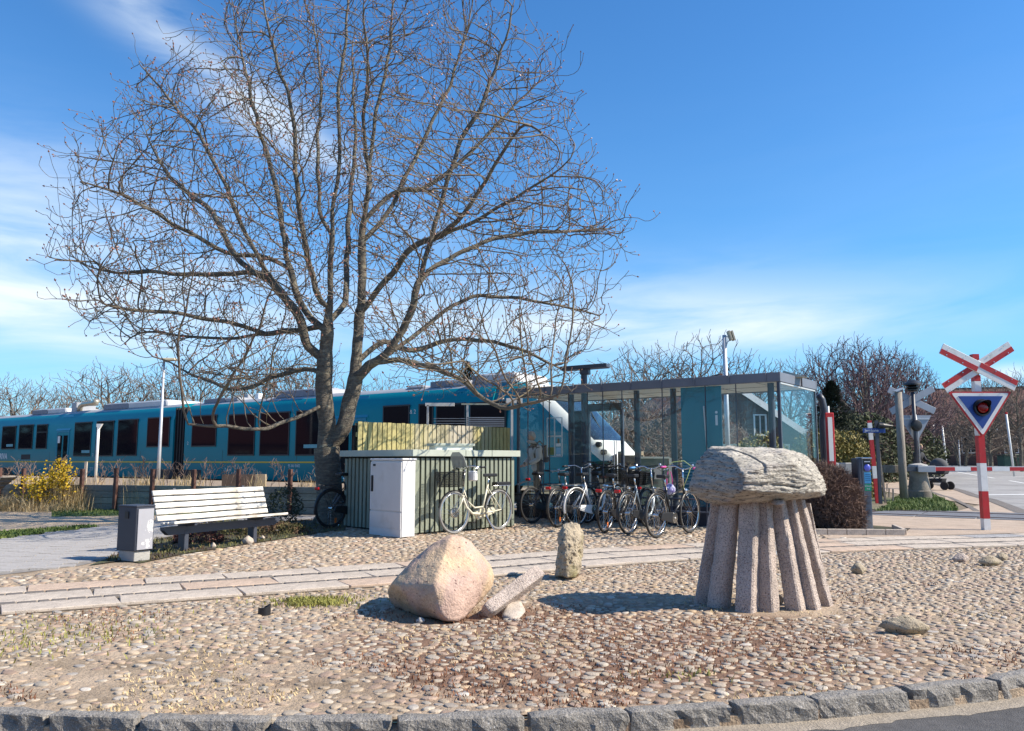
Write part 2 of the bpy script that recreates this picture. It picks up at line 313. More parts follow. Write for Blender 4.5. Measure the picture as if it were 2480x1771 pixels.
# ------------------------------------------------------------------ mesh helpers
class MB:
    def __init__(s): s.v = []; s.f = []; s.m = []; s.cm = 0
    def add(s, vs, fs):
        o = len(s.v); s.v += [tuple(p) for p in vs]; s.f += [tuple(i + o for i in f) for f in fs]; s.m += [s.cm] * len(fs); return s
    def box(s, c, d, rz=0.0, M3=None, taper=1.0):
        x, y, z = d[0] / 2, d[1] / 2, d[2] / 2
        ps = [Vector((a * x * (taper if e > 0 else 1), b * y * (taper if e > 0 else 1), e * z)) for e in (-1, 1) for a, b in ((-1, -1), (1, -1), (1, 1), (-1, 1))]
        R = M3 if M3 is not None else Matrix.Rotation(rz, 3, 'Z')
        ps = [R @ p + Vector(c) for p in ps]
        return s.add(ps, [(0, 3, 2, 1), (4, 5, 6, 7), (0, 1, 5, 4), (1, 2, 6, 5), (2, 3, 7, 6), (3, 0, 4, 7)])
    def beam(s, p0, p1, w, h, up=(0, 0, 1)):
        p0, p1 = Vector(p0), Vector(p1); d = (p1 - p0); L = d.length; d.normalize()
        up = Vector(up)
        if abs(d.dot(up)) > 0.99: up = Vector((1, 0, 0))
        sd_ = d.cross(up).normalized(); u = sd_.cross(d)
        R = Matrix((d, sd_, u)).transposed()
        return s.box((p0 + p1) / 2, (L, w, h), M3=R)
    def tube(s, pts, r, n=8, cap=True, closed=False):
        pts = [Vector(p) for p in pts]; k = len(pts)
        rs = r if isinstance(r, (list, tuple)) else [r] * k
        rings = []; prev = None
        for i, p in enumerate(pts):
            if closed: t = pts[(i + 1) % k] - pts[i - 1]
            else: t = pts[min(i + 1, k - 1)] - pts[max(i - 1, 0)]
            if t.length < 1e-9: t = Vector((0, 0, 1))
            t.normalize()
            if prev is None:
                a = Vector((0, 0, 1)) if abs(t.z) < 0.9 else Vector((1, 0, 0)); u = t.cross(a).normalized()
            else: u = (prev - t * prev.dot(t)); u = u.normalized() if u.length > 1e-6 else t.orthogonal().normalized()
            prev = u; w = t.cross(u)
            rings.append([p + (u * math.cos(2 * PI * j / n) + w * math.sin(2 * PI * j / n)) * rs[i] for j in range(n)])
        vs = [q for ring in rings for q in ring]; fs = []
        for i in range(k if closed else k - 1):
            a = i * n; b = ((i + 1) % k) * n
            for j in range(n): fs.append((a + j, a + (j + 1) % n, b + (j + 1) % n, b + j))
        if cap and not closed:
            fs.append(tuple(range(n - 1, -1, -1))); fs.append(tuple((k - 1) * n + j for j in range(n)))
        return s.add(vs, fs)
    def lathe(s, prof, c=(0, 0, 0), n=16, M3=None):
        R = M3 or Matrix.Identity(3); c = Vector(c); vs = []; fs = []
        for r, z in prof:
            for j in range(n):
                a = 2 * PI * j / n; vs.append(R @ Vector((r * math.cos(a), r * math.sin(a), z)) + c)
        for i in range(len(prof) - 1):
            for j in range(n): fs.append((i * n + j, i * n + (j + 1) % n, (i + 1) * n + (j + 1) % n, (i + 1) * n + j))
        fs.append(tuple(range(n - 1, -1, -1))); fs.append(tuple((len(prof) - 1) * n + j for j in range(n)))
        return s.add(vs, fs)
    def prism(s, poly, ext, origin=(0, 0, 0), ax=(1, 0, 0), ay=(0, 0, 1)):
        """poly in the plane (ax, ay), extruded by the vector ext"""
        o = Vector(origin); ax = Vector(ax); ay = Vector(ay); e = Vector(ext); n = len(poly)
        a = [o + ax * p[0] + ay * p[1] for p in poly]; b = [p + e for p in a]
        fs = [tuple(range(n)), tuple(range(2 * n - 1, n - 1, -1))] + [(i, i + n, (i + 1) % n + n, (i + 1) % n) for i in range(n)]
        return s.add(a + b, fs)
    def mesh(s, name, mats):
        me = bpy.data.meshes.new(name); me.from_pydata(s.v, [], s.f)
        if not isinstance(mats, (list, tuple)): mats = [mats]
        for m in mats: me.materials.append(m)
        if len(mats) > 1: me.polygons.foreach_set('material_index', s.m)
        bm = bmesh.new(); bm.from_mesh(me); bmesh.ops.recalc_face_normals(bm, faces=bm.faces); bm.to_mesh(me); bm.free()
        return me
    def build(s, name, mats, parent=None, smooth=False, bevel=0.0, loc=None, rz=None, kind=None, auto=None):
        return link(name, s.mesh(name, mats), parent, smooth, bevel, loc, rz, kind, auto)

def link(name, me, parent=None, smooth=False, bevel=0.0, loc=None, rz=None, kind=None, auto=None):
    o = bpy.data.objects.new(name, me); C.objects.link(o)
    if parent is not None: o.parent = parent
    if smooth: me.polygons.foreach_set('use_smooth', [True] * len(me.polygons))
    if auto:
        me.polygons.foreach_set('use_smooth', [True] * len(me.polygons))
        me.set_sharp_from_angle(angle=auto)
    if bevel:
        md = o.modifiers.new('edge', 'BEVEL'); md.width = bevel; md.segments = 1; md.limit_method = 'ANGLE'
    if loc: o.location = loc
    if rz is not None: o.rotation_euler = (0, 0, rz)
    if kind: o['kind'] = kind
    return o

def tag(o, label=None, cat=None, group=None, kind=None):
    if label: o['label'] = label
    if cat: o['category'] = cat
    if group: o['group'] = group
    if kind: o['kind'] = kind
    return o
def thing(name, label, cat, loc=(0, 0, 0), rz=0.0, group=None, rx=0.0, ry=0.0):
    o = bpy.data.objects.new(name, None); C.objects.link(o); o.empty_display_size = 0.2
    o.location = loc; o.rotation_euler = (rx, ry, rz)
    return tag(o, label, cat, group)
def struct(name, mb, m, **k):
    o = mb.build(name, m, **k); o['kind'] = 'structure'; return o
def copy_tree(o, parent=None):
    kids = list(o.children)
    c = o.copy(); C.objects.link(c)
    if parent is not None: c.parent = parent
    for ch in kids: copy_tree(ch, c)
    return c
def text(body, size, parent, m, loc, rot, name='lettering', ext=0.002, align='CENTER', bold=0.0):
    cu = bpy.data.curves.new(name, 'FONT'); cu.body = body; cu.size = size; cu.extrude = ext; cu.align_x = align; cu.align_y = 'CENTER'
    cu.offset = bold; cu.resolution_u = 3
    o = bpy.data.objects.new(name, cu); C.objects.link(o)
    dg = bpy.context.evaluated_depsgraph_get(); me = bpy.data.meshes.new_from_object(o.evaluated_get(dg))
    bpy.data.objects.remove(o); me.materials.clear(); me.materials.append(m)
    o = bpy.data.objects.new(name, me); C.objects.link(o)
    o.parent = parent; o.location = loc; o.rotation_euler = rot
    return o
def inpoly(x, y, poly):
    c = False; j = len(poly) - 1
    for i in range(len(poly)):
        xi, yi = poly[i]; xj, yj = poly[j]
        if (yi > y) != (yj > y) and x < (xj - xi) * (y - yi) / (yj - yi) + xi: c = not c
        j = i
    return c
def sheet(name, poly, z, m, cell=None):
    mb = MB()
    bm = bmesh.new()
    vs = [bm.verts.new((x, y, z)) for x, y in poly]; f = bm.faces.new(vs)
    bmesh.ops.triangulate(bm, faces=[f])
    me = bpy.data.meshes.new(name); 
    bmesh.ops.recalc_face_normals(bm, faces=bm.faces)
    for f in bm.faces:
        if f.normal.z < 0: f.normal_flip()
    bm.to_mesh(me); bm.free(); me.materials.append(m)
    o = link(name, me); o['kind'] = 'structure'; return o

# rock: a convex hull with softened edges and layered noise
def rock_mesh(name, pts, m, sub=5, soft=14.0, n_amp=0.02, n_scale=3.0, f_amp=0.006, f_scale=14.0, zsq=1.0, seed=0, layer=0.0, floor=None, rnd=0.6):
    bm = bmesh.new()
    for p in pts: bm.verts.new(p)
    bmesh.ops.convex_hull(bm, input=bm.verts)
    bm.normal_update()
    cen = sum((Vector(p) for p in pts), Vector()) / len(pts)
    planes = []
    for f in bm.faces:
        n = f.normal.copy(); d = n.dot(f.verts[0].co - cen)
        if d < 0: n = -n; d = -d
        if d > 1e-5: planes.append((*n, d))
    bm.free(); PL = np.array(planes)
    bm = bmesh.new(); bmesh.ops.create_icosphere(bm, subdivisions=sub, radius=1.0)
    D = np.array([v.co[:] for v in bm.verts]); D /= np.linalg.norm(D, axis=1)[:, None]
    inv = np.maximum(D @ PL[:, :3].T, 0) / PL[:, 3]          # 1/r for each plane
    inv = (np.sum(inv ** soft, axis=1)) ** (1 / soft)
    inv0 = np.max(np.maximum(D @ PL[:, :3].T, 0) / PL[:, 3], axis=1)
    r = 1 / ((1 - rnd) * inv0 + rnd * inv) * 1.01
    o3 = Vector((seed * 7.3, seed * 3.1, seed * 1.7))
    for i, v in enumerate(bm.verts):
        d = Vector(D[i]); p = d * float(r[i])
        q = Vector((p.x, p.y, p.z * zsq))
        a = noise.fractal(q * n_scale + o3, 1.0, 2.0, 4) * n_amp
        b = noise.fractal(q * f_scale + o3 * 2, 0.9, 2.1, 3) * f_amp
        if layer:
            w = q.z * 26 + 3.0 * noise.noise(q * 1.6 + o3)
            fr = w - math.floor(w)
            a += layer * (fr - 0.5) * (0.5 + 0.9 * abs(noise.noise(q * 2.3 + o3)))
            a -= layer * 3.2 * max(0, abs(noise.noise(Vector((q.x * 1.6, q.y * 1.6, q.z * 3.2 + q.x * 1.1)) + o3 * 3)) * -14 + 0.6)
        v.co = cen + p + d * (a + b)
        if floor is not None and v.co.z < floor: v.co.z = floor
    me = bpy.data.meshes.new(name); bm.to_mesh(me); bm.free(); me.materials.append(m)
    me.polygons.foreach_set('use_smooth', [True] * len(me.polygons))
    return me
def rock(name, pts, m, label=None, cat=None, parent=None, group=None, **k):
    cen = sum((Vector(p) for p in pts), Vector()) / len(pts); base = Vector((cen.x, cen.y, min(p[2] for p in pts)))
    me = rock_mesh(name, [Vector(p) - base for p in pts], m, **k)
    o = link(name, me, parent); o.location = base
    if label: tag(o, label, cat, group)
    return o
def ellip(cx, cy, cz, rx, ry, rz, n=14, seed=0, rot=0.0, jit=0.18):
    rnd = random.Random(seed); out = []
    for i in range(n):
        u = 2 * rnd.random() - 1; a = rnd.random() * 2 * PI; s = math.sqrt(1 - u * u); k = 1 - jit * rnd.random()
        x, y, z = rx * s * math.cos(a) * k, ry * s * math.sin(a) * k, rz * u * k
        out.append((cx + x * math.cos(rot) - y * math.sin(rot), cy + x * math.sin(rot) + y * math.cos(rot), cz + z))
    for dx, dy, dz in ((rx, 0, 0), (-rx, 0, 0), (0, ry, 0), (0, -ry, 0), (0, 0, rz), (0, 0, -rz)):
        out.append((cx + dx * math.cos(rot) - dy * math.sin(rot), cy + dx * math.sin(rot) + dy * math.cos(rot), cz + dz))
    return out
def blades(spots, h, w, lean, m, name, seed=0, curve=0.4, parent=None, kind='stuff'):
    """many thin bent blades as one mesh; spots: list of (x, y, z, hscale)"""
    rnd = random.Random(seed); vs = []; fs = []
    for (x, y, z, hs) in spots:
        a = rnd.random() * 2 * PI; le = lean * rnd.random(); hh = h * hs * (0.6 + 0.6 * rnd.random()); b = a + PI / 2 + rnd.uniform(-.5, .5)
        dx, dy = math.cos(a) * le * hh, math.sin(a) * le * hh; wx, wy = math.cos(b) * w / 2, math.sin(b) * w / 2
        o = len(vs)
        vs += [(x - wx, y - wy, z), (x + wx, y + wy, z), (x + dx * curve + wx * .8, y + dy * curve + wy * .8, z + hh * .6), (x + dx * curve - wx * .8, y + dy * curve - wy * .8, z + hh * .6), (x + dx, y + dy, z + hh)]
        fs += [(o, o + 1, o + 2, o + 3), (o + 3, o + 2, o + 4)]
    me = bpy.data.meshes.new(name); me.from_pydata(vs, [], fs); me.materials.append(m)
    return link(name, me, parent, kind=kind)
# ------------------------------------------------------------------ GROUND
def smooth_line(pts, step=0.1):
    out = []
    n = len(pts)
    for i in range(n - 1):
        p0 = Vector(pts[max(i - 1, 0)]); p1 = Vector(pts[i]); p2 = Vector(pts[i + 1]); p3 = Vector(pts[min(i + 2, n - 1)])
        L = (p2 - p1).length; k = max(1, int(L / step))
        for j in range(k):
            t = j / k
            out.append(0.5 * ((2 * p1) + (-p0 + p2) * t + (2 * p0 - 5 * p1 + 4 * p2 - p3) * t * t + (-p0 + 3 * p1 - 3 * p2 + p3) * t ** 3))
    out.append(Vector(pts[-1])); return out
def resample(line, seg):
    d = [0.0]
    for a, b in zip(line, line[1:]): d.append(d[-1] + (b - a).length)
    out = []; s = 0.0; i = 0
    while s <= d[-1]:
        while d[i + 1] < s: i += 1
        t = (s - d[i]) / max(1e-9, d[i + 1] - d[i]); out.append(line[i].lerp(line[i + 1], t)); s += seg
    return out
kerb_pts = [(-14, 9.5), (-9, 6.6), (-5.5, 4.95), (-2.56, 4.24), (-0.9, 4.10), (0.5, 4.25), (1.39, 4.41), (2.03, 4.58), (2.73, 4.80), (3.02, 4.95), (4.6, 5.9), (7.2, 8.2), (10.5, 11.6), (14, 15.5)]
KERB = smooth_line([Vector(p) for p in kerb_pts])           # back edge of the kerb top
kp = [(v.x, v.y) for v in KERB]
# lower street in front of the kerb
street = [(kp[0][0] - 40, kp[0][1] + 20)] + kp[:] + [(60, 40), (60, -60), (-60, -60), (-60, 30)]
sheet('street', street, -0.085, M['asphalt'])
# dusty sand drift on the asphalt below the kerb: thin ragged sheet
mb = MB()
kl = resample(KERB, 0.06)
vs = []; fs = []
for i, p in enumerate(kl):
    t = (kl[min(i + 1, len(kl) - 1)] - kl[max(i - 1, 0)]).normalized(); n = Vector((t.y, -t.x))
    a = p + n * 0.10; b = p + n * (0.235 + 0.05 * noise.noise(Vector((i * 0.13, 2, 0))) + 0.03 * noise.noise(Vector((i * 0.6, 5, 0))))
    vs += [(a.x, a.y, -0.079), (b.x, b.y, -0.0835)]
    if i: fs.append((2 * i - 2, 2 * i - 1, 2 * i + 1, 2 * i))
mb.add(vs, fs); struct('sand_drift', mb, mat('drift_sand', (0.33, 0.28, 0.22), 0.95, var=0.25, scale=20, bump=0.8, bscale=80, fine=0.8))
# terrain beyond, one sheet out to the horizon
def terrain():
    bm = bmesh.new()
    pts = kp + [(60, 45), (70, 60), (1200, 400), (1200, 2200), (-1200, 2200), (-1200, 300), (-60, 30)]
    f = bm.faces.new([bm.verts.new((x, y, -0.02)) for x, y in pts]); bmesh.ops.triangulate(bm, faces=[f])
    for f in bm.faces:
        f.normal_update()
        if f.normal.z < 0: f.normal_flip()
    me = bpy.data.meshes.new('terrain'); bm.to_mesh(me); bm.free(); me.materials.append(M['dirt'])
    o = link('terrain', me); o['kind'] = 'structure'; return o
terrain()
# opposite side of the lower street, behind the standpoint: a plain pavement
sheet('far_pavement', [(-60, -12), (60, -12), (60, -60), (-60, -60)], -0.02, M['pavement'])

# sandy bed of the cobbled square
sq = kp + [(14.5, 16.5), (9.5, 13.9), (9, 14.6), (5.4, 14.3), (5.0, 15.2), (0.2, 18.4), (-1.5, 18.6), (-3.3, 15.2), (-3.95, 12.9), (-4.65, 11.2), (-5.1, 10.5), (-5.95, 9.4), (-8.5, 8.0), (-14, 9.9)]
def square_bed():
    xs = [p[0] for p in sq]; st = 0.07; vs = []; idx = {}; fs = []
    x0, x1, y0, y1 = -9.0, 9.6, 4.0, 18.5
    nx = int((x1 - x0) / st); ny = int((y1 - y0) / st)
    sheet_o = sheet('cobble_bed', sq, -0.008, M['soil'])
    return sheet_o
SQ = square_bed(); SQ.name = 'cobbled_square'

# kerb stones, each one a rough split block
def rough_block(L, Wd, Hh, seed, sx=14, sy=5, sz=5, amp=0.012):
    bm = bmesh.new(); bmesh.ops.create_cube(bm, size=1)
    bmesh.ops.subdivide_edges(bm, edges=bm.edges, cuts=5, use_grid_fill=True)
    bmesh.ops.subdivide_edges(bm, edges=[e for e in bm.edges if abs(e.verts[0].co.x - e.verts[1].co.x) > 0.05], cuts=1)
    o3 = Vector((seed * 5.1, seed * 2.7, 0))
    for v in bm.verts:
        c = v.co.copy(); c.x *= L; c.y *= Wd; c.z *= Hh
        e = (abs(v.co.x) > .49) + (abs(v.co.y) > .49) + (abs(v.co.z) > .49)
        k = amp * (1.3 if e == 1 else 1.0)
        q = c * 9 + o3
        c += Vector((noise.noise(q), noise.noise(q + Vector((9, 0, 0))), noise.noise(q + Vector((0, 9, 0))))) * k
        q = c * 28 + o3
        c += Vector((noise.noise(q), noise.noise(q + Vector((9, 0, 0))), noise.noise(q + Vector((0, 9, 0))))) * k * 0.6
        if v.co.z > .49: c.z = Hh / 2 + 0.25 * (c.z - Hh / 2)
        if e >= 2: c *= 1; c.x -= math.copysign(0.006, c.x) if abs(v.co.x) > .49 else 0; c.z -= math.copysign(0.008, c.z) if abs(v.co.z) > .49 else 0; c.y -= math.copysign(0.008, c.y) if abs(v.co.y) > .49 else 0
        v.co = c
    me = bpy.data.meshes.new('kerb_stone'); bm.to_mesh(me); bm.free(); me.materials.append(M['kerb'])
    return me
KERBO = struct('granite_kerb', MB().box((0, 3.2, -0.35), (0.3, 0.1, 0.1)), M['kerb'])
KERBO.data = bpy.data.meshes.new('kerb_bed')
mbk = MB()
for i in range(1, len(kl)):
    pass
kr = resample(KERB, 0.02); s = 0; i = 0; kn = 0
rndk = random.Random(3)
while i < len(kr) - 60:
    L = rndk.uniform(0.47, 0.66); j = i + int(L / 0.02)
    if j >= len(kr): break
    a, b = kr[i], kr[j]; t = (b - a); ang = math.atan2(t.y, t.x); n = Vector((t.y, -t.x)).normalized()
    c = (a + b) / 2 + n * 0.058
    o = link('kerb_stone', rough_block(t.length - 0.018, 0.11, 0.27, kn, amp=0.017), KERBO)
    o.location = (c.x, c.y, 0.022 - 0.135 + rndk.uniform(-.006, .006)); o.rotation_euler = (rndk.uniform(-.03, .03), 0, ang + rndk.uniform(-.012, .012))
    kn += 1; i = j
# solid footing so no gap opens behind the stones
vs = []; fs = []
for i, p in enumerate(kl):
    t = (kl[min(i + 1, len(kl) - 1)] - kl[max(i - 1, 0)]).normalized(); n = Vector((t.y, -t.x)); a = p - n * 0.02; b = p + n * 0.10
    vs += [(a.x, a.y, -0.03), (b.x, b.y, -0.035), (b.x, b.y, -0.14)]
    if i:
        k = 3 * i; fs += [(k - 3, k - 2, k + 1, k), (k - 2, k - 1, k + 2, k + 1)]
KERBO.data.from_pydata(vs, [], fs); KERBO.data.materials.append(M['soil'])

# walkway band: three rows of granite slabs with lines of setts between
band = smooth_line([Vector(p) for p in [(-15, 0.9), (-9.2, 4.55), (-4.58, 7.42), (-1.15, 9.28), (1.3, 10.80), (4.4, 12.05), (8.0, 12.95), (12.5, 14.0)]], 0.05)
BW = 0.80
def offs(line, d):
    out = []
    for i, p in enumerate(line):
        t = (line[min(i + 1, len(line) - 1)] - line[max(i - 1, 0)]).normalized(); out.append(Vector((p.x - t.y * d, p.y + t.x * d)))
    return out
bl = [(v.x, v.y) for v in offs(band, -BW - .02)][::4]; bu = [(v.x, v.y) for v in offs(band, BW + .02)][::4]
BANDPOLY = bl + bu[::-1]
BAND = sheet('granite_walkway', BANDPOLY, -0.002, mat('joint_sand', (0.20, 0.155, 0.11), 0.95, var=0.3, scale=20, bump=0.6, bscale=80))
rb = random.Random(5)
for row, (off, w) in enumerate(((-0.565, 0.405), (0.0, 0.425), (0.565, 0.405))):
    ln = resample(offs(band, off), 0.02); i = int(rb.uniform(60, 100))
    while i < len(ln) - 60:
        L = rb.choice((0.78, 0.9, 1.0, 0.7, 1.05)); j = i + int(L / 0.02)
        if j >= len(ln): break
        a, b = ln[i], ln[j]; c = (a + b) / 2; t = b - a; ang = math.atan2(t.y, t.x)
        if -9.5 < c.x < 10.5:
            bm = bmesh.new(); hl = t.length / 2 - 0.007; hw = w / 2; nx = 5
            sk = rb.uniform(-.05, .05)
            vv = []
            for ix in range(nx + 1):
                for iy, yy in enumerate((-hw, hw)):
                    x = -hl + 2 * hl * ix / nx; vv.append((x + (sk if iy else -sk) * 0.3, yy + rb.uniform(-.004, .004)))
            top = [vv[2 * k] for k in range(nx + 1)] + [vv[2 * k + 1] for k in range(nx, -1, -1)]
            mb = MB().prism([(x, y) for x, y in top], (0, 0, -0.06), (0, 0, 0.03), (1, 0, 0), (0, 1, 0))
            r_ = rb.random(); mm = M['granite_g'] if r_ < 0.12 else (M['granite_p'] if r_ < 0.3 else M['granite'])
            o = mb.build('paving_slab', mm, BAND, bevel=0.005)
            o.location = (c.x, c.y, rb.uniform(-.016, -.008)); o.rotation_euler = (rb.uniform(-.006, .006), rb.uniform(-.004, .004), ang)
        i = j
for off in (-0.288, 0.288):
    ln = resample(offs(band, off), 0.01); i = 100
    while i < len(ln) - 40:
        L = rb.uniform(0.10, 0.20); j = i + int(L / 0.01)
        if j >= len(ln): break
        a, b = ln[i], ln[j]; c = (a + b) / 2; t = b - a
        if -6.6 < c.x < 8.6:
            o = MB().box((0, 0, 0), (t.length - 0.012, 0.112 + rb.uniform(-.012, .006), 0.05)).build('sett', M['sett'], BAND, bevel=0.008)
            o.location = (c.x, c.y, -0.0075 + rb.uniform(-.004, .002)); o.rotation_euler = (0, 0, math.atan2(t.y, t.x) + rb.uniform(-.04, .04))
        i = j

# --------- right side: sidewalk, main road, verge, tracks
def GP(*a, z=0.0): return [G(x, y) for x, y in a]
pave = [(5.0, 13.3), (9.0, 13.95), (13.5, 15.2), (24, 18), (30, 25), (24, 60), (17, 60), (9.0, 19.4), (6.3, 20.6), (4.9, 17.0), (5.6, 15.3)]
def rsheet(name, pts, dz, m, n=40):
    """ground sheet following the slight rise of the main road"""
    bm = bmesh.new()
    f = bm.faces.new([bm.verts.new((x, y, 0)) for x, y in pts]); bmesh.ops.triangulate(bm, faces=[f])
    for yy in (29, 33, 40, 50, 65, 90, 130, 200):
        g = bm.verts[:] + bm.edges[:] + bm.faces[:]; bmesh.ops.bisect_plane(bm, geom=g, plane_co=(0, yy, 0), plane_no=(0, 1, 0))
    for xx in (6, 9, 12):
        g = bm.verts[:] + bm.edges[:] + bm.faces[:]; bmesh.ops.bisect_plane(bm, geom=g, plane_co=(xx, 0, 0), plane_no=(1, 0, 0))
    for v in bm.verts: v.co.z = rise(v.co.x, v.co.y) + dz
    for f in bm.faces:
        f.normal_update()
        if f.normal.z < 0: f.normal_flip()
    me = bpy.data.meshes.new(name); bm.to_mesh(me); bm.free(); me.materials.append(m)
    o = link(name, me); o['kind'] = 'structure'; return o
rsheet('meadow', [(6, 20), (300, 20), (420, 420), (6, 420)], -0.014, M['dirt'])
rsheet('right_sidewalk', [(5.1, 13.2), (8.6, 14.1), (12.5, 15.0), (40, 19), (40, 30), (34, 70), (29, 130), (25.5, 130), (13.9, 27), (13.2, 23), (9.6, 18.4), (5.9, 20.9), (5.2, 16.7), (5.5, 15.5)], 0.003, M['pavement'])
rl = [G(2480, 1252), G(2400, 1216), G(2330, 1194), G(2255, 1168), G(2215, 1142), G(2175, 1118), G(2152, 1108)]
road_pts = [(rl[0][0] + 3, rl[0][1] - 1.8)] + rl + [(rl[-1][0] + 9, rl[-1][1] + 8)] + [G(2300, 1113), G(2400, 1123), (35, 40), (45, 22)]
rsheet('main_road', road_pts, 0.008, M['road'])
far_side = [G(2152, 1106), G(2300, 1112), G(2400, 1121), G(2480, 1130), (60, 42), (60, 60), (60, 200)]
rsheet('far_sidewalk', [G(2300, 1113), G(2400, 1123), (35, 40), (45, 22), (60, 24), (60, 50), G(2400, 1120), G(2290, 1110)], 0.012, M['pavement'])
# painted markings
mk = mat('road_marking', (0.72, 0.72, 0.70), 0.7, var=0.15, scale=4)
for n_, (a, b, w) in enumerate((((2318, 1144), (2408, 1159), 0.14), ((2445, 1165), (2520, 1178), 0.14), ((2385, 1200), (2560, 1198), 0.30))):
    p, q = Vector(G(*a)), Vector(G(*b)); t = (q - p).normalized(); s_ = Vector((-t.y, t.x)) * w / 2
    rsheet('road_marking', [tuple(p - s_), tuple(q - s_), tuple(q + s_), tuple(p + s_)], 0.013, mk)
# gutter lines of dark setts along the road edge
def strip(name, pix, w, dz, m):
    ln = [Vector(G(*p)) for p in pix]; a = offs(ln, -w / 2); b = offs(ln, w / 2)
    return rsheet(name, [tuple(v) for v in a] + [tuple(v) for v in b][::-1], dz, m)
strip('sett_gutter', [(2262, 1172), (2330, 1190), (2400, 1211), (2480, 1242), (2560, 1275)], 0.34, 0.0125, M['sett'])
strip('paving_joint_line', [(2245, 1188), (2300, 1205), (2345, 1226), (2365, 1238)], 0.14, 0.0085, M['sett'])
# grass verge round the barrier base
verge_px = [(2118, 1240), (2140, 1232), (2170, 1205), (2255, 1196), (2310, 1222), (2322, 1236), (2290, 1240), (2200, 1238)]
VG = [G(*p) for p in verge_px]
rsheet('verge', VG, 0.012, M['lawn'])
rg = random.Random(4); sp = []
xs = [p[0] for p in VG]; ys = [p[1] for p in VG]
while len(sp) < 9000:
    x = rg.uniform(min(xs), max(xs)); y = rg.uniform(min(ys), max(ys))
    if inpoly(x, y, VG): sp.append((x, y, 0.012, 1.0 + 0.8 * (noise.noise(Vector((x * 2, y * 2, 0))) > 0.1)))
blades(sp, 0.06, 0.018, 1.0, M['grass'], 'verge_grass', 2)
# railway crossing at the right: rails in a dark groove, rubber deck panels
TD = Vector((0.816, -0.578)); TN = Vector((0.578, 0.816))
GW = Vector((-14.16, 34.34))
trk = GW + TN * 1.38                                  # track centre line passes here
track = thing('railway_track', 'railway track running behind the shelter and over the level crossing', 'railway track', (trk.x, trk.y, 0), math.atan2(TD.y, TD.x))
struct_o = sheet('track_bed', [tuple(GW + TD * 14 - TN * 1.2), tuple(GW + TD * 25.5 - TN * 0.45), tuple(GW + TD * 25.5 + TN * 3.2), tuple(GW + TD * 14 + TN * 3.2)], 0.006, M['ballast'])
for sy in (-0.755, 0.755):
    mb = MB(); mb.beam((-30, sy, 0.10), (21, sy, 0.10), 0.035, 0.10); mb.beam((-30, sy, 0.155), (21, sy, 0.155), 0.07, 0.035); mb.beam((21, sy, 0.155), (27, sy, 0.012), 0.07, 0.03); mb.beam((27, sy, 0.012), (60, sy, 0.012), 0.07, 0.03)
    mb.build('rail', mat('rail_steel', (0.12, 0.075, 0.055), 0.6, 0.3, var=0.3, scale=4), track)
mb = MB(); mb.add([(21.0, -1.15, 0.014), (27.0, -1.15, 0.014), (28.2, 0.0, 0.014), (28.2, 0.9, 0.014), (21.0, 0.9, 0.014)], [(0, 1, 2, 3, 4)]); mb.build('rail_bed', mat('rusty_bed', (0.055, 0.038, 0.032), 0.9, var=0.4, scale=10, bump=1.0, bscale=30), track)
s0 = 27.0
for k in range(8):
    mb = MB(); mb.prism([(0, -1.18), (1.18, -1.18), (1.18, 1.4), (0.35 if k == 0 else 0, 1.4)], (0, 0, 0.03), (0, 0, 0.0), (1, 0, 0), (0, 1, 0))
    o = mb.build('deck_panel', mat('deck_rubber', (0.15, 0.152, 0.165), 0.75, var=0.2, scale=6, bump=0.6, bscale=60) if k == 0 else dm, track, bevel=0.008)
    dm = o.data.materials[0]; o.location = (s0 + k * 1.2, 0, -0.015)

# --------- left side: raised railway ground behind the timber wall, lawn, gravel, paver path
WA = Vector((-13.8, 21.6)); WB = Vector((-3.3, 18.6))
WD = (WB - WA).normalized()
raised = [tuple(WA - WD * 26 + Vector((0, .1))), tuple(WB + Vector((0, .1))), tuple(WB + Vector((0.2, 4.5))), tuple(GW + TD * 13.5 - TN * 2.6), tuple(GW - TD * 40 - TN * 2.6)]
sheet('railway_ground', raised, 0.55, M['ballast'])
mb = MB(); a = GW + TD * 13.5; b = GW - TD * 40
mb.add([(*(a - TN * 2.6), 0.55), (*(b - TN * 2.6), 0.55), (*(b - TN * 0.9), 0.10), (*(a - TN * 0.9), 0.10), (*(b + TN * 9), 0.10), (*(a + TN * 9), 0.10)], [(0, 1, 2, 3), (3, 2, 4, 5)])
struct('ballast_bank', mb, M['ballast'])
lawn_px = [(125, 1252), (420, 1248), (700, 1238), (720, 1222), (125, 1229)]
LW = [G(*p) for p in lawn_px]
sheet('lawn', LW, 0.004, M['lawn'])
sheet('gravel_area', [G(*p) for p in [(-400, 1236), (-60, 1229), (760, 1221), (760, 1240), (500, 1255), (281, 1276), (100, 1286), (-400, 1300)]], 0.001, M['gravel'])
GS = [G(*p) for p in [(-200, 1300), (0, 1290), (100, 1283), (205, 1275), (240, 1277), (120, 1290), (0, 1308), (-200, 1330)]]
sheet('grass_strip', GS, 0.006, M['lawn'])
pathp = [G(*p) for p in [(-420, 1345), (0, 1307), (223, 1277), (281, 1273), (500, 1253), (800, 1240), (800, 1254), (690, 1262), (520, 1277), (345, 1312), (300, 1335), (290, 1347), (190, 1370), (0, 1392), (-420, 1440)]]
PATH = sheet('paver_path', pathp, -0.004, mat('path_joint', (0.22, 0.20, 0.18), 0.95, var=0.2, scale=10))
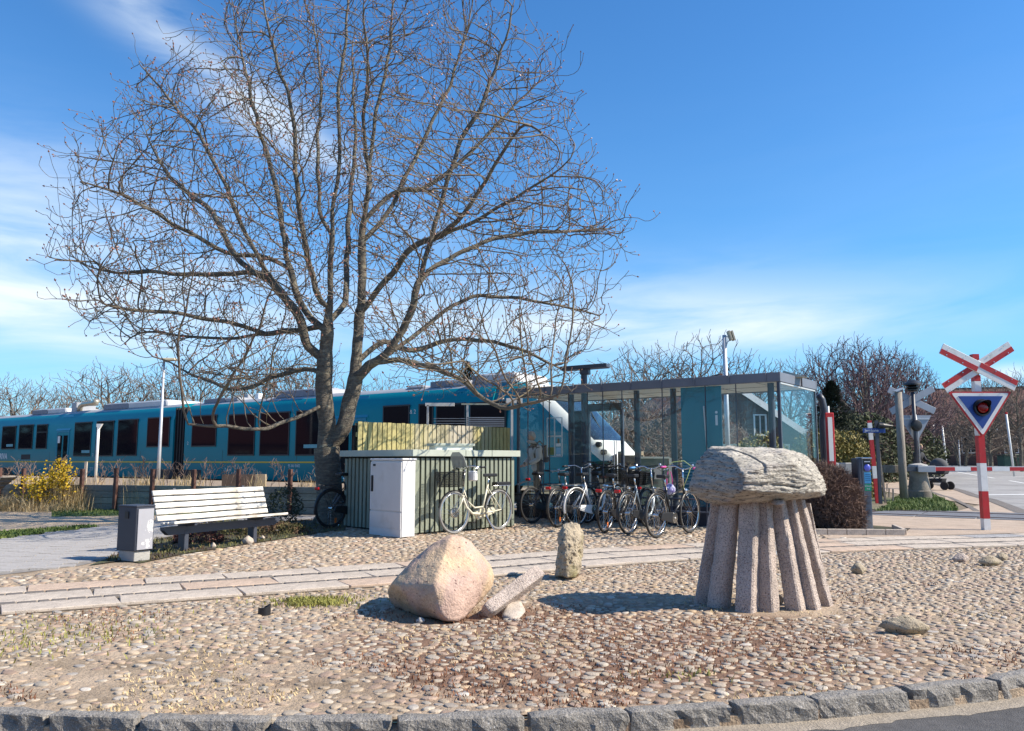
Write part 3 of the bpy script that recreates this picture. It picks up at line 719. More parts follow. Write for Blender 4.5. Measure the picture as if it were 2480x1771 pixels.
for poly, nblade, z in ((LW, 3400, .004), (GS, 3600, .006)):
    xs = [p[0] for p in poly]; ys = [p[1] for p in poly]; sp = []
    while len(sp) < nblade:
        x = rg.uniform(min(xs), max(xs)); y = rg.uniform(min(ys), max(ys))
        if inpoly(x, y, poly): sp.append((x, y, z, 1.0))
    blades(sp, 0.05, 0.02, 0.9, M['grass'], 'lawn_grass', 3)
# pavers of the path
ux = Vector((0.93, 0.37)); uy = Vector((-0.37, 0.93)); pl = []
for i in range(-60, 60):
    for j in range(-40, 40):
        c = Vector((-6, 11)) + ux * (i * 0.302 + (j % 2) * 0.15) + uy * (j * 0.152)
        if not all(inpoly(c.x + dx, c.y + dy, pathp) for dx, dy in ((.1, 0), (-.1, 0), (0, .06), (0, -.06))): continue
        if c.x / max(c.y, 1) < -0.75 or c.y > 20: continue
        pl.append(c)
pl.sort(key=lambda c: c.length)
pang = math.atan2(ux.y, ux.x)
pvs = [MB().box((0, 0, 0), (0.292, 0.142, 0.04)).mesh('paver', M['path']) for _ in range(1)]
def paver_at(c, mb=None):
    z = -0.006 + rb.uniform(-.004, .004)
    if mb is None:
        o = link('paver', pvs[0], PATH); o.location = (c.x, c.y, z); o.rotation_euler = (rb.uniform(-.015, .015), rb.uniform(-.015, .015), pang)
    else: mb.box((c.x, c.y, z), (0.292, 0.142, 0.04), rz=pang)
for c in pl[:300]: paver_at(c)
mb = MB()
for c in pl[300:]: paver_at(c, mb)
mb.build('pavers', M['path'], PATH, kind='stuff')
# planting bed behind the bench
bedp = [G(*p) for p in [(215, 1370), (300, 1338), (345, 1314), (520, 1279), (690, 1264), (840, 1255), (836, 1284), (800, 1287), (620, 1315), (450, 1341), (340, 1364), (300, 1358)]]
sheet('planting_bed', bedp, 0.004, M['bed'])

# ------------------------------------------------------------------ COBBLES
front = kp + [(14, 16)] + bl[::-1]                       # between kerb and walkway
frontpoly = [p for p in kp if -9 < p[0] < 10] + [(10, 12.6)] + [p for p in bl[::-1] if -9.5 < p[0] < 9.8]
backpoly = [p for p in bu if -9 < p[0] < 5.4] + [(5.45, 14.25), (5.0, 15.1), (0.35, 18.2), (-0.2, 18.3), (-2.0, 16.2), (-3.3, 15.2)] + [G(*p) for p in [(800, 1288), (620, 1316), (450, 1342), (345, 1366), (200, 1376), (0, 1398), (-200, 1420)]]
def dist_edge(line, x, y):
    return min((p - Vector((x, y))).length for p in line)
excl = [((2.25, 7.25), 0.60), ((-0.62, 6.8), 0.42), ((-.1, 6.9), .3), ((0.6, 8.95), 0.2), ((-2.07, 6.95), 0.06)]
def big_ok(x, y, r):
    for (c, R_) in excl:
        if (x - c[0]) ** 2 + (y - c[1]) ** 2 < (R_ + r * 0.2) ** 2: return False
    return True
stones = []; grid = {}; cs = 0.16
def try_place(x, y, a, b, ang):
    gx, gy = int(math.floor(x / cs)), int(math.floor(y / cs)); ca, sa = math.cos(ang), math.sin(ang)
    for i in range(gx - 1, gx + 2):
        for j in range(gy - 1, gy + 2):
            for (X, Y, A, B, c2, s2) in grid.get((i, j), ()):
                dx, dy = x - X, y - Y; d = math.hypot(dx, dy)
                if d < 1e-4: return False
                ex, ey = dx / d, dy / d
                u, v = ex * ca + ey * sa, -ex * sa + ey * ca; r1 = 1 / math.sqrt((u / a) ** 2 + (v / b) ** 2)
                u, v = ex * c2 + ey * s2, -ex * s2 + ey * c2; r2 = 1 / math.sqrt((u / A) ** 2 + (v / B) ** 2)
                if d < (r1 + r2) * 1.0: return False
    grid.setdefault((gx, gy), []).append((x, y, a, b, ca, sa)); return True
rc = random.Random(21)
def fill(poly, n, rmin, rmax, dens=None):
    xs = [p[0] for p in poly]; ys = [p[1] for p in poly]; x0, x1, y0, y1 = max(min(xs), -9), min(max(xs), 9.8), min(ys), max(ys); k = 0
    for q in range(n):
        x = rc.uniform(x0, x1); y = rc.uniform(y0, y1)
        if abs(x) > 0.70 * y + 0.5: continue
        if not inpoly(x, y, poly): continue
        f = q / n
        a = (rmax * (1 - f) + rmin * f) * rc.uniform(0.75, 1.15); b = a * rc.uniform(0.55, 0.92); ang = rc.gauss(0.25, 0.6)
        if not big_ok(x, y, a): continue
        if dens and rc.random() > dens(x, y, a): continue
        if try_place(x, y, a, b, ang): stones.append((x, y, a, b, ang)); k += 1
    return k
def dens_f(x, y, a):
    # trodden, sanded-over patch by the kerb at the left; looser scatter on the mossy middle
    d = 1.0
    k = (x + 2.4) / 1.6; m_ = (y - 4.7) / 0.8
    if k * k + m_ * m_ < 1: d = 0.25
    return d
fill(frontpoly, 140000, 0.015, 0.046, dens_f)
fill(backpoly, 70000, 0.026, 0.058)
palette = [((0.44, 0.345, 0.245), 18), ((0.38, 0.27, 0.19), 16), ((0.47, 0.40, 0.32), 14), ((0.36, 0.235, 0.18), 13), ((0.40, 0.365, 0.315), 10), ((0.29, 0.265, 0.245), 6),
           ((0.56, 0.51, 0.44), 5), ((0.50, 0.34, 0.19), 6), ((0.30, 0.19, 0.145), 8), ((0.34, 0.33, 0.325), 3), ((0.66, 0.62, 0.56), 1.2), ((0.22, 0.19, 0.16), 4)]
pw = [w for _, w in palette]
def dome(rings=3, seg=10):
    vs = []; 
    for i in range(rings):
        t = i / rings * (PI / 2) * 1.0 - 0.35 * (i == 0)
        for j in range(seg): a = 2 * PI * (j + 0.5 * (i % 2)) / seg; vs.append((math.cos(t) * math.cos(a), math.cos(t) * math.sin(a), math.sin(t)))
    vs.append((0, 0, 1)); fs = []
    for i in range(rings - 1):
        for j in range(seg): fs.append((i * seg + j, i * seg + (j + 1) % seg, (i + 1) * seg + (j + 1) % seg, (i + 1) * seg + j))
    for j in range(seg): fs.append(((rings - 1) * seg + j, (rings - 1) * seg + (j + 1) % seg, rings * seg))
    return np.array(vs), fs
DV, DF = dome(3, 9); DVH, DFH = dome(5, 14)
def stone_geo(st, hi):
    x, y, a, b, ang = st; V = (DVH if hi else DV).copy()
    n = len(V); k = NP.uniform(0.88, 1.12, n)
    if hi:
        o = NP.uniform(0, 50, 3); k = np.array([1 + 0.22 * noise.noise(Vector(v * 1.2 + o)) + 0.06 * noise.noise(Vector(v * 3.5 + o)) for v in V])
    hgt = min(a, b) * NP.uniform(0.16, 0.40)
    p = 1.0 + 0 * V[:, 2]
    X = V[:, 0] * a * k * 1.04; Y = V[:, 1] * b * k * 1.04; Z = np.where(V[:, 2] < 0, -0.02, np.power(np.abs(V[:, 2]), 0.75) * hgt) + 0.0
    c, s_ = math.cos(ang), math.sin(ang)
    tx, ty = NP.uniform(-.12, .12, 2)
    Z = Z + X * tx + Y * ty
    return np.stack([X * c - Y * s_ + x, X * s_ + Y * c + y, Z - 0.007], 1)
def stone_col(x, y):
    c = rc.choices(palette, pw)[0][0]; k = rc.uniform(0.80, 1.10); m_ = sum(c) / 3; c = [0.56 * v + 0.44 * w for v, w in zip(c, (0.36, 0.285, 0.20))]
    if y > 10: k *= 1.02
    return [min(0.8, v * k) for v in c]
vis = [(st[2] * st[3] / (st[1] ** 2), i) for i, st in enumerate(stones) if abs(st[0]) < 0.625 * st[1] and st[1] > 4.1]
vis.sort(reverse=True); top = set(i for _, i in vis[:300])
AV, AF, AC = [], [], []; off_ = 0
def set_cols(me, cols, counts):
    at = me.color_attributes.new('Col', 'FLOAT_COLOR', 'POINT')
    arr = np.ones((len(me.vertices), 4), dtype=np.float32); arr[:, :3] = np.repeat(np.array(cols), counts, axis=0)
    at.data.foreach_set('color', arr.ravel())
for i, st in enumerate(stones):
    near = st[1] < 6.5
    V = stone_geo(st, near); col = stone_col(st[0], st[1]); Fc = DFH if near else DF
    if i in top:
        c = V.mean(0); c[2] = 0
        me = bpy.data.meshes.new('cobblestone'); me.from_pydata((V - c).tolist(), [], Fc); me.materials.append(M['cobble'])
        set_cols(me, [col], [len(V)]); o = link('cobblestone', me, SQ, smooth=True); o.location = c.tolist()
    else:
        AV.append(V); AC.append(col); AF += [tuple(q + off_ for q in f) for f in Fc]; off_ += len(V)
me = bpy.data.meshes.new('cobblestones'); me.from_pydata(np.concatenate(AV).tolist(), [], AF); me.materials.append(M['cobble'])
set_cols(me, AC, [len(v) for v in AV]); link('cobblestones', me, SQ, smooth=True, kind='stuff')
print('stones', len(stones))
# moss and dry litter between the stones
sp1, sp2, sp3 = [], [], []
for _ in range(52000):
    y = 4.2 + 6.5 * rg.random() ** 1.4; x = rg.uniform(-0.68, 0.68) * y
    if not inpoly(x, y, frontpoly): continue
    n_ = noise.noise(Vector((x * 0.8 + 3, y * 0.8, 0))) + 0.35 * noise.noise(Vector((x * 3, y * 3, 1)))
    cx = math.exp(-((x - 0.5) / 1.9) ** 2 - ((y - 5.9) / 1.3) ** 2)
    if n_ + cx * 0.85 > 0.42 and rg.random() < 0.5: sp1.append((x, y, -0.006, 1))
    elif n_ < -0.30 and rg.random() < 0.35: sp3.append((x, y, -0.006, 1))
    g = math.exp(-((x + 1.72) / 0.45) ** 2 - ((y - 7.35) / 0.22) ** 2) + 0.4 * math.exp(-((x + 3.3) / 0.7) ** 2 - ((y - 6.0) / 0.5) ** 2) + 0.5 * math.exp(-((x - .98) / .2) ** 2 - ((y - 4.9) / .12) ** 2)
    if rg.random() < g: sp2.append((x, y, -0.006, 1))
blades(sp1, 0.022, 0.008, 1.6, M['rust'], 'rust_moss', 5)
for _ in range(9):
    cx, cy = rg.uniform(-1.95, -1.45), rg.uniform(7.2, 7.5)
    for _ in range(160): sp2.append((cx + rg.gauss(0, .11), cy + rg.gauss(0, .06), -.004, 1))
blades(sp2, 0.035, 0.010, 1.2, mat('moss_green', (0.26, 0.25, 0.06), 0.8, var=0.3, scale=4), 'green_moss', 6)
blades(sp3, 0.020, 0.008, 1.8, M['dry'], 'dry_litter', 7)
# ------------------------------------------------------------------ TRAIN
TANG = math.atan2(TD.y, TD.x)
ZR = 0.17
train = thing('train', 'blue-green articulated railcar with a yellow stripe standing behind the timber wall and tree', 'train', (GW.x, GW.y, 0), TANG)
def TS(px, py, lat=0.0):
    """point on the vertical plane of the near train side (or a parallel one): (s, z) in train coordinates"""
    o = GW + TN * lat; k = (px - 1240) / F * 1.0
    # ray x = k*cam_depth ; use true ray
    a = P(px, py, 10.0); d = Vector((a.x, a.y)); 
    det = d.x * (-TD.y) + TD.x * d.y
    t = (o.x * (-TD.y) + TD.x * o.y) / det
    p = d * t; s = (p - o).dot(TD); z = H + (a.z - H) * t
    return s, z
BWD = 2.76
sec = [(0.06, 0.50), (0.0, 0.62), (0.0, 2.95), (0.10, 3.30), (0.26, 3.55), (0.55, 3.70), (1.38, 3.78)]
sec = sec + [(BWD - y, z) for y, z in sec[-2::-1]]
def body(s0, s1, name, par):
    mb = MB(); n = len(sec)
    vs = [(s, y, z) for s in (s0, s1) for y, z in sec]
    fs = [(i, i + 1, n + i + 1, n + i) for i in range(n - 1)] + [(n - 1, 0, n, 2 * n - 1), tuple(range(n)), tuple(range(2 * n - 1, n - 1, -1))]
    mb.cm = 0; mb.add(vs, fs)
    o = mb.build(name, [M['teal'], M['troof']], par, auto=math.radians(40))
    for f in o.data.polygons:
        if f.center.z > 3.6: f.material_index = 1
    return o
sA0 = TS(14, 1010)[0]
bodyA = body(-19.2, -0.42, 'car_body', train); bodyB = body(0.42, 16.6, 'car_body', train)
# nose
def nose(parent, sgn, s_base, name='nose'):
    st = [0.0, 0.5, 1.0, 1.5, 2.0, 2.4, 2.8, 3.2, 3.5, 3.75, 3.92]
    zt = [3.78, 3.74, 3.64, 3.46, 3.18, 2.88, 2.50, 2.10, 1.80, 1.56, 1.36]
    hw = [1.38, 1.38, 1.37, 1.34, 1.29, 1.23, 1.15, 1.05, 0.95, 0.85, 0.74]
    zb = [0.5, 0.5, 0.5, 0.5, 0.5, 0.52, 0.60, 1.22, 1.22, 1.22, 1.22]
    rings = []
    for a, t, w, b in zip(st, zt, hw, zb):
        ring = []; hgt = t - b; nn = 30
        for q in range(nn + 1):
            th = PI * q / nn; e = 0.42
            y = -math.copysign(abs(math.cos(th)) ** e, math.cos(th)) * w; z = b + hgt * min(1, math.sin(th) ** e if q not in (0, nn) else 0)
            ring.append((s_base + sgn * a, 1.38 + y, z))
        rings.append(ring)
    mb = MB(); nn = len(rings[0]); vs = [p for r in rings for p in r]; fs = []
    for i in range(len(rings) - 1):
        for j in range(nn): fs.append((i * nn + j, i * nn + (j + 1) % nn, (i + 1) * nn + (j + 1) % nn, (i + 1) * nn + j))
    fs.append(tuple((len(rings) - 1) * nn + j for j in range(nn)))
    mb.add(vs, fs)
    m = bpy.data.materials.new('nose_paint'); m.use_nodes = True; t = m.node_tree; b = t.nodes['Principled BSDF']
    b.inputs['Roughness'].default_value = 0.25; b.inputs['Coat Weight'].default_value = 0.3
    tcn = t.nodes.new('ShaderNodeTexCoord'); sp_ = t.nodes.new('ShaderNodeSeparateXYZ'); t.links.new(tcn.outputs['Object'], sp_.inputs[0])
    def mt(op, a, b_=0.0, c=0.0):
        n = t.nodes.new('ShaderNodeMath'); n.operation = op
        for i, v in enumerate((a, b_, c)):
            if isinstance(v, (int, float)): n.inputs[i].default_value = v
            else: t.links.new(v, n.inputs[i])
        return n.outputs[0]
    X = mt('MULTIPLY', mt('SUBTRACT', sp_.outputs[0], s_base), sgn); Z = sp_.outputs[2]
    line = mt('SUBTRACT', X, mt('MULTIPLY', mt('SUBTRACT', 3.6, Z), 1.12))            # > 0 beyond the slanted front edge of the blue
    white = mt('MULTIPLY', mt('GREATER_THAN', line, 0.9), mt('GREATER_THAN', Z, 1.24))
    roof = mt('GREATER_THAN', Z, 3.58)
    cy_ = mt('SUBTRACT', 1.0, mt('MULTIPLY', mt('ABSOLUTE', mt('SUBTRACT', sp_.outputs[1], 1.38)), 0.80))
    ws = mt('MULTIPLY', mt('MULTIPLY', mt('GREATER_THAN', mt('ADD', line, mt('MULTIPLY', cy_, 1.1)), 1.62), mt('GREATER_THAN', Z, 1.83)), mt('LESS_THAN', Z, 3.22))
    m1 = t.nodes.new('ShaderNodeMix'); m1.data_type = 'RGBA'; m1.inputs['A'].default_value = (0.004, 0.19, 0.24, 1); m1.inputs['B'].default_value = (0.80, 0.78, 0.69, 1); t.links.new(white, m1.inputs['Factor'])
    m3 = t.nodes.new('ShaderNodeMix'); m3.data_type = 'RGBA'; m3.inputs['B'].default_value = (0.02, 0.03, 0.045, 1); t.links.new(ws, m3.inputs['Factor']); t.links.new(m1.outputs['Result'], m3.inputs['A'])
    t.links.new(m3.outputs['Result'], b.inputs['Base Color'])
    t.links.new(mt('SUBTRACT', 0.27, mt('MULTIPLY', ws, 0.23)), b.inputs['Roughness'])
    return mb.build(name, m, parent, auto=math.radians(50))
nz = nose(train, 1, 16.6)
nzb = nose(train, -1, -19.2)
# head lamps on the nose, coupler and snow plough
for y in (0.42, 2.34):
    for z, r, s in ((1.70, 0.075, 20.02), (1.48, 0.075, 20.18)):
        mb = MB(); mb.lathe([(r, 0), (r * 1.05, 0.05), (r * 0.9, 0.14)], (s, y, z), 14, M3=Matrix.Rotation(PI / 2, 3, 'Y'))
        mb.build('headlight', M['tdark'], nz, smooth=False)
mb = MB(); mb.box((20.3, 1.38, 0.95), (0.6, 0.35, 0.28)); mb.lathe([(0.15, 0), (0.12, 0.3)], (20.5, 1.38, 0.95), 10, M3=Matrix.Rotation(PI / 2, 3, 'Y'))
mb.build('coupler', M['tdark'], train)
mb = MB(); mb.box((19.75, 1.38, 0.62), (0.5, 2.0, 0.35)); mb.box((19.5, 1.38, 0.95), (0.5, 2.1, 0.5)); mb.build('plough', M['tdark'], train)
# windscreen wiper
MB().beam((19.9, 1.1, 1.95), (19.2, 1.5, 2.75), 0.03, 0.03).build('wiper', M['black'], nz)
# bellows between the cars
mb = MB()
for i in range(9):
    s = -0.40 + i * 0.10
    mb.box((s, 1.38, 2.02), (0.05, 2.62 - 0.08 * (i % 2), 2.95 - 0.06 * (i % 2)))
mb.box((0, 1.38, 2.0), (0.84, 2.45, 2.8)); mb.build('bellows', M['bellows'], train)
# windows: measured on the near side
def window(px0, py0, px1, py1, par, split=False, name='window', deep=0.012):
    s0, z1 = TS(px0, py0); s1, _ = TS(px1, py0); _, z0 = TS(px0, py1)
    w = s1 - s0; h = z1 - z0; cx, cz = (s0 + s1) / 2, (z0 + z1) / 2
    fr = MB(); t = 0.05
    for a, b, c, d in ((0, h / 2 - t / 2, w, t), (0, -h / 2 + t / 2, w, t), (-w / 2 + t / 2, 0, t, h - 2 * t), (w / 2 - t / 2, 0, t, h - 2 * t)):
        fr.box((a, 0, b), (c, 0.03, d))
    if split: fr.box((0, -0.002, h * 0.18), (w - 2 * t, 0.03, 0.035))
    o = fr.build(name, M['tframe'], par); o.location = (cx, -deep, cz)
    p = MB().box((0, 0, 0), (w - 2 * t, 0.012, h - 2 * t)).build('pane', M['tglass'], o); p.location = (0, 0.001, 0)
    return o
Y_ = 850; q = 2.953
for x0, y0, x1, y1, sp_ in ((22, 540, 120, 705, 0), (143, 530, 243, 703, 0), (268, 527, 345, 702, 1), (540, 512, 660, 755, 0), (695, 503, 820, 755, 0), (850, 492, 992, 752, 0), (1060, 478, 1220, 690, 0)):
    window(x0 / q, Y_ + y0 / q, x1 / q, Y_ + y1 / q, bodyA, bool(sp_))
for x0, y0, x1, y1 in ((1380, 463, 1555, 687), (1640, 455, 1830, 750)):
    window(x0 / q, Y_ + y0 / q, x1 / q, Y_ + y1 / q, bodyB)
for x0, y0, x1, y1 in ((95, 442, 305, 750), (350, 428, 560, 750), (970, 393, 1160, 640), (1225, 380, 1330, 700), (1350, 380, 1560, 640), (1590, 370, 1850, 640)):
    window(600 + x0 / q, Y_ + y0 / q, 600 + x1 / q, Y_ + y1 / q, bodyB)
# stickers in windows
for px, py in ((24, 1079), (208, 1094), (753, 1081)):
    s, z = TS(px, py); MB().box((s, -0.022, z), (0.75, 0.006, 0.13)).build('sticker', mat('cyan_sticker', (0.12, 0.34, 0.40), 0.5, var=0.1), bodyB if px > 437 else bodyA)
# doors: recessed pair of leaves with a lighter roof fairing above
def doors(px0, px1, par, ztop=None):
    s0, zt = TS(px0, 1025); s1, _ = TS(px1, 1025); zt = 2.62
    w = s1 - s0
    d = thing('door', None, None); d.parent = par; d.location = ((s0 + s1) / 2, -0.004, 0)
    fr = MB(); z0 = 0.60
    fr.box((0, 0, zt + 0.04), (w + 0.12, 0.035, 0.08)); fr.box((-w / 2 - 0.03, 0, (zt + z0) / 2), (0.06, 0.035, zt - z0)); fr.box((w / 2 + 0.03, 0, (zt + z0) / 2), (0.06, 0.035, zt - z0))
    fr.build('door_frame', M['teal2'], d)
    for sx in (-1, 1):
        lf = MB(); cx = sx * w / 4
        lf.box((cx, 0.0, (zt + z0) / 2), (w / 2 - 0.02, 0.02, zt - z0 - 0.01)); lo = lf.build('door_leaf', M['teal'], d)
        MB().box((cx, -0.014, 1.62), (w / 2 - 0.16, 0.012, 1.70)).build('pane', M['tglass'], d)
    fair = MB(); n = 0.012
    fair.prism([(-w / 2 - 0.15, 2.72), (w / 2 + 0.15, 2.72), (w / 2 - 0.02, 3.5), (-w / 2 + 0.1, 3.5)], (0, -0.004, 0), (0, -0.02, 0))
    v = fair.v; fair.v = [(x, y + (0.24 * max(0, (z - 2.95)) / 0.6 if z > 2.95 else 0) - 0.0, z) for x, y, z in v]
    fair.build('door_fairing', M['teal2'], d)
    return d
d1 = doors(142, 169, bodyA); d2 = doors(817, 884, bodyB)
sn, zn = TS(144, 1065); MB().box((sn - d1.location.x, -0.024, zn), (0.22, 0.006, 0.34)).build('notice', M['white'], d1)
# stripe, seams, vents, lettering
zs = TS(300, 1119)[1]
for s0, s1, par in ((-19.0, d1.location.x - 0.72, bodyA), (d1.location.x + 0.72, -0.45, bodyA), (0.45, d2.location.x - 0.9, bodyB), (d2.location.x + 0.9, 16.5, bodyB)):
    MB().box(((s0 + s1) / 2, -0.003, zs), (s1 - s0, 0.008, 0.055)).build('stripe', M['yellow'], par)
for par, ss in ((bodyA, (-17.6, -11.2, -6.2, -2.9)), (bodyB, (3.1, 7.6, 12.6, 15.2))):
    for s in ss: MB().box((s, -0.001, 1.1), (0.012, 0.006, 1.1)).build('panel_seam', M['tframe'], par)
s, z = TS(62, 1107); MB().box((s, -0.004, z), (1.0, 0.01, 0.26)).build('vent', M['tdark'], bodyA)
s, z = TS(3, 1106); text('ARRIVA', 0.42, bodyA, M['letter'], (s, -0.006, z), (PI / 2, 0, 0), bold=0.012)
s, z = TS(1090, 951); text('www.mitarriva.dk', 0.30, bodyB, M['letter2'], (s, -0.03 + 0.24 * max(0, (z - 2.95)) / 0.6, z), (PI / 2 - 0.38, 0, 0))
s, z = TS(712, 1134); text('95 86 0002', 0.15, bodyB, M['letter'], (s, -0.006, z + 0.08), (PI / 2, 0, 0)); text('041 A', 0.19, bodyB, M['letter'], (s, -0.006, z - 0.12), (PI / 2, 0, 0))
for px, py, tx in ((1000, 998, '♿ 2'), (225, 1102, '2'), (455, 1074, '2'), (552, 1138, '3.4 m'), (612, 1137, '<< o'), (222, 1136, '2.31')):
    s, z = TS(px, py)
    text(tx.replace('♿', '&'), 0.20, bodyB if px > 437 else bodyA, M['letter'], (s, -0.006, z), (PI / 2, 0, 0))
# roof gear
def unit(px0, px1, h, par, m=None, name='roof_unit', y0=0.45, y1=2.3, grille=0.45):
    s0 = TS(px0, 990)[0]; s1 = TS(px1, 990)[0]; mb = MB(); L = s1 - s0; zb = 3.62
    h = h * 0.72; mb.prism([(0, 0), (0.18, h), (L - 0.15, h * 0.96), (L, 0)], (0, y1 - y0, 0), (s0, y0, zb))
    o = mb.build(name, m or M['twhite'], par, bevel=0.06)
    if grille:
        MB().box((s0 + L * grille / 2 + 0.05, y0 - 0.012, zb + h * 0.5), (L * grille, 0.02, h * 0.72)).build('grille', mat('grille', (0.20, 0.21, 0.25), 0.6, var=0.2, scale=9), o)
        MB().box((s0 + L * grille / 2 + 0.05, 1.38, zb + h + 0.006), (L * grille * 0.9, 1.2, 0.02)).build('grille', M['tframe'], o)
    return o
unit(57, 139, 0.42, bodyA); unit(228, 383, 0.46, bodyA, grille=0.4); unit(470, 556, 0.30, bodyB, M['troof'], grille=0.6); unit(640, 775, 0.45, bodyB, M['troof'], grille=0.7)
unit(955, 1010, 0.22, bodyB, M['troof'], grille=0); unit(1018, 1112, 0.36, bodyB, M['troof'], grille=0.5); unit(1120, 1236, 0.52, bodyB, grille=0.25)
s0 = TS(152, 980)[0]; mb = MB(); mb.box((s0 + 0.1, 1.0, 3.9), (0.5, 1.0, 0.5)); mb.build('exhaust_box', M['troof'], bodyA, bevel=0.03)
mb = MB(); mb.tube([(s0 + 0.5, 0.6, 3.7), (s0 + 0.55, 0.6, 3.92), (s0 + 0.8, 0.6, 4.02), (s0 + 1.5, 0.6, 4.04), (s0 + 2.0, 0.6, 4.05), (s0 + 2.1, 0.6, 4.2)], [0.12, 0.12, 0.12, 0.12, 0.15, 0.15], 12)
mb.build('exhaust_pipe', mat('exhaust_metal', (0.50, 0.44, 0.33), 0.4, 0.6, var=0.15), bodyA, smooth=True)
for s in (3.0, 3.7, 8.2, 9.4): MB().box((s, 1.2, 3.86), (0.25, 0.25, 0.25)).build('roof_box', M['white'] if s == 3.7 else M['troof'], bodyB, bevel=0.02)
# bogies with wheels
for s in (-16.4, 0.0, 15.0):
    b = MB(); b.box((s, 0.35, 0.62), (2.7, 0.22, 0.30)); b.box((s, 2.41, 0.62), (2.7, 0.22, 0.30)); b.box((s, 1.38, 0.6), (0.6, 2.2, 0.3))
    b.box((s, 0.22, 0.80), (0.5, 0.14, 0.4))
    bo = b.build('bogie', M['tdark'], train)
    for d in (-0.95, 0.95):
        for y in (0.55, 2.07):
            MB().lathe([(0.43, 0), (0.43, 0.1), (0.38, 0.13), (0.1, 0.13)], (s + d, y, 0.60), 20, M3=Matrix.Rotation(PI / 2, 3, 'X')).build('wheel', M['tdark'], bo)
for s0, s1 in ((-14.6, -1.9), (1.9, 13.2)):
    MB().box(((s0 + s1) / 2, 1.38, 0.52), (s1 - s0, 2.0, 0.36)).build('underframe', M['tdark'], train)
for par, ss in ((bodyA, (-16.4, -1.0)), (bodyB, (1.0, 15.0))):
    for s in ss:
        mb = MB(); w = 1.0 if abs(s) > 2 else 0.7
        mb.prism([(-w - .35, 0.50), (w + .35 if abs(s) > 2 else w, 0.50), (w, 0.86), (-w, 0.86)], (0, 0.03, 0), (s, -0.004, 0)); mb.build('bogie_cutout', M['tdark'], par)

# ------------------------------------------------------------------ GLASS SHELTER
A0 = Vector((0.11, 18.25)); A1 = Vector((4.90, 14.70)); SDir = (A1 - A0).normalized(); SN = Vector((-SDir.y, SDir.x))
if SN.y < 0: SN = -SN
SL = (A1 - A0).length; SW = 2.25
shelter = thing('platform_shelter', 'glass platform shelter with a flat dark metal roof and teal information panel', 'shelter', (A0.x, A0.y, 0), math.atan2(SDir.y, SDir.x))
def SH(px, py, lat=0.0):
    o = A0 + SN * lat; a = P(px, py, 10.0); d = Vector((a.x, a.y)); det = d.x * (-SDir.y) + SDir.x * d.y
    t = (o.x * (-SDir.y) + SDir.x * o.y) / det; p = d * t
    return (p - o).dot(SDir), H + (a.z - H) * t
ZT = 2.86; FH = 0.175
roof = MB(); roof.box((SL / 2, SW / 2, ZT - 0.05), (SL - 0.1, SW - 0.1, 0.06)); roof = roof.build('roof', M['fascia'], shelter)
MB().box((SL / 2, SW / 2, ZT - FH + 0.03), (SL - 0.12, SW - 0.12, 0.02)).build('soffit', M['soffit'], roof)
for k in range(6): MB().box((SL * (k + 0.5) / 6 , SW / 2, ZT - FH + 0.018), (0.012, SW - 0.14, 0.006)).build('soffit_joint', M['tframe'], roof)
for k in range(1): MB().box((SL / 2, SW * 0.5, ZT - FH + 0.0175), (SL - 0.14, 0.012, 0.005)).build('soffit_joint', M['tframe'], roof)
for c, d in (((SL / 2, 0.0, ZT - FH / 2), (SL + 0.06, 0.05, FH)), ((SL / 2, SW, ZT - FH / 2), (SL + 0.06, 0.05, FH)), ((0, SW / 2, ZT - FH / 2), (0.05, SW - 0.055, FH)), ((SL, SW / 2, ZT - FH / 2), (0.05, SW - 0.055, FH))):
    MB().box(c, d).build('fascia', M['fascia'], roof, bevel=0.006)
for px in (1272, 1320, 1390, 1458, 1528, 1603, 1683, 1767, 1856):
    s = SH(px, 930)[0]; MB().box((s, -0.035, ZT - FH / 2 + 0.02), (0.018, 0.03, FH + 0.05)).build('seam_rib', M['fascia'], roof)
MB().box((SL + 0.035, SW * 0.55, ZT - FH / 2 + 0.02), (0.03, 0.018, FH + 0.05)).build('seam_rib', M['fascia'], roof)
mb = MB(); mb.lathe([(0.22, 0), (0.18, 0.10), (0.02, 0.14)], (SH(1712, 905)[0], 0.9, ZT - 0.03), 14); mb.build('roof_vent', M['dsteel'], roof)
mb = MB(); mb.prism([(0, 0), (0.5, 0), (0.1, 0.14)], (0, 0.3, 0), (SL - 0.3, 0.9, ZT - 0.02)); mb.build('roof_upstand', M['trim'], roof)
# plinth
PLN = MB(); PLN.box((SL / 2, 0.04, 0.17), (SL, 0.10, 0.38)); PLN.box((SL, SW / 2, 0.17), (0.10, SW, 0.38)); PLN.build('plinth', mat('dark_plinth', (0.035, 0.035, 0.045), 0.8, var=0.3, scale=8), shelter)
MB().box((SL / 2, SW / 2 + 0.1, 0.10), (SL - 0.1, SW - 0.2, 0.2)).build('floor_slab', M['conc'], shelter)
def col(s, y, r, m=M['dsteel'], sq=False, name='column'):
    mb = MB(); z0, z1 = 0.2, ZT - FH + 0.02
    if sq: mb.box((s, y, (z0 + z1) / 2), (r * 2, r * 2, z1 - z0))
    else: mb.tube([(s, y, z0), (s, y, z1)], r, 16)
    return mb.build(name, m, shelter, auto=0.6)
for px in (1383, 1543, 1632, 1870):
    s = SH(px, 1030, 0.42 if px != 1383 else 0.4)[0]; col(s, 0.42, 0.062)
sT = SH(1543, 1030, 0.42)[0]
# corner and edge posts, glazing beads
for s, y in ((SL - 0.02, 0.02), (SL - 0.02, SW - 0.02), (0.03, 0.02), (0.03, SW - 0.02)):
    mb = MB(); mb.box((s, y, 1.55), (0.055, 0.055, 2.30)); mb.build('corner_post', M['dsteel'], shelter)
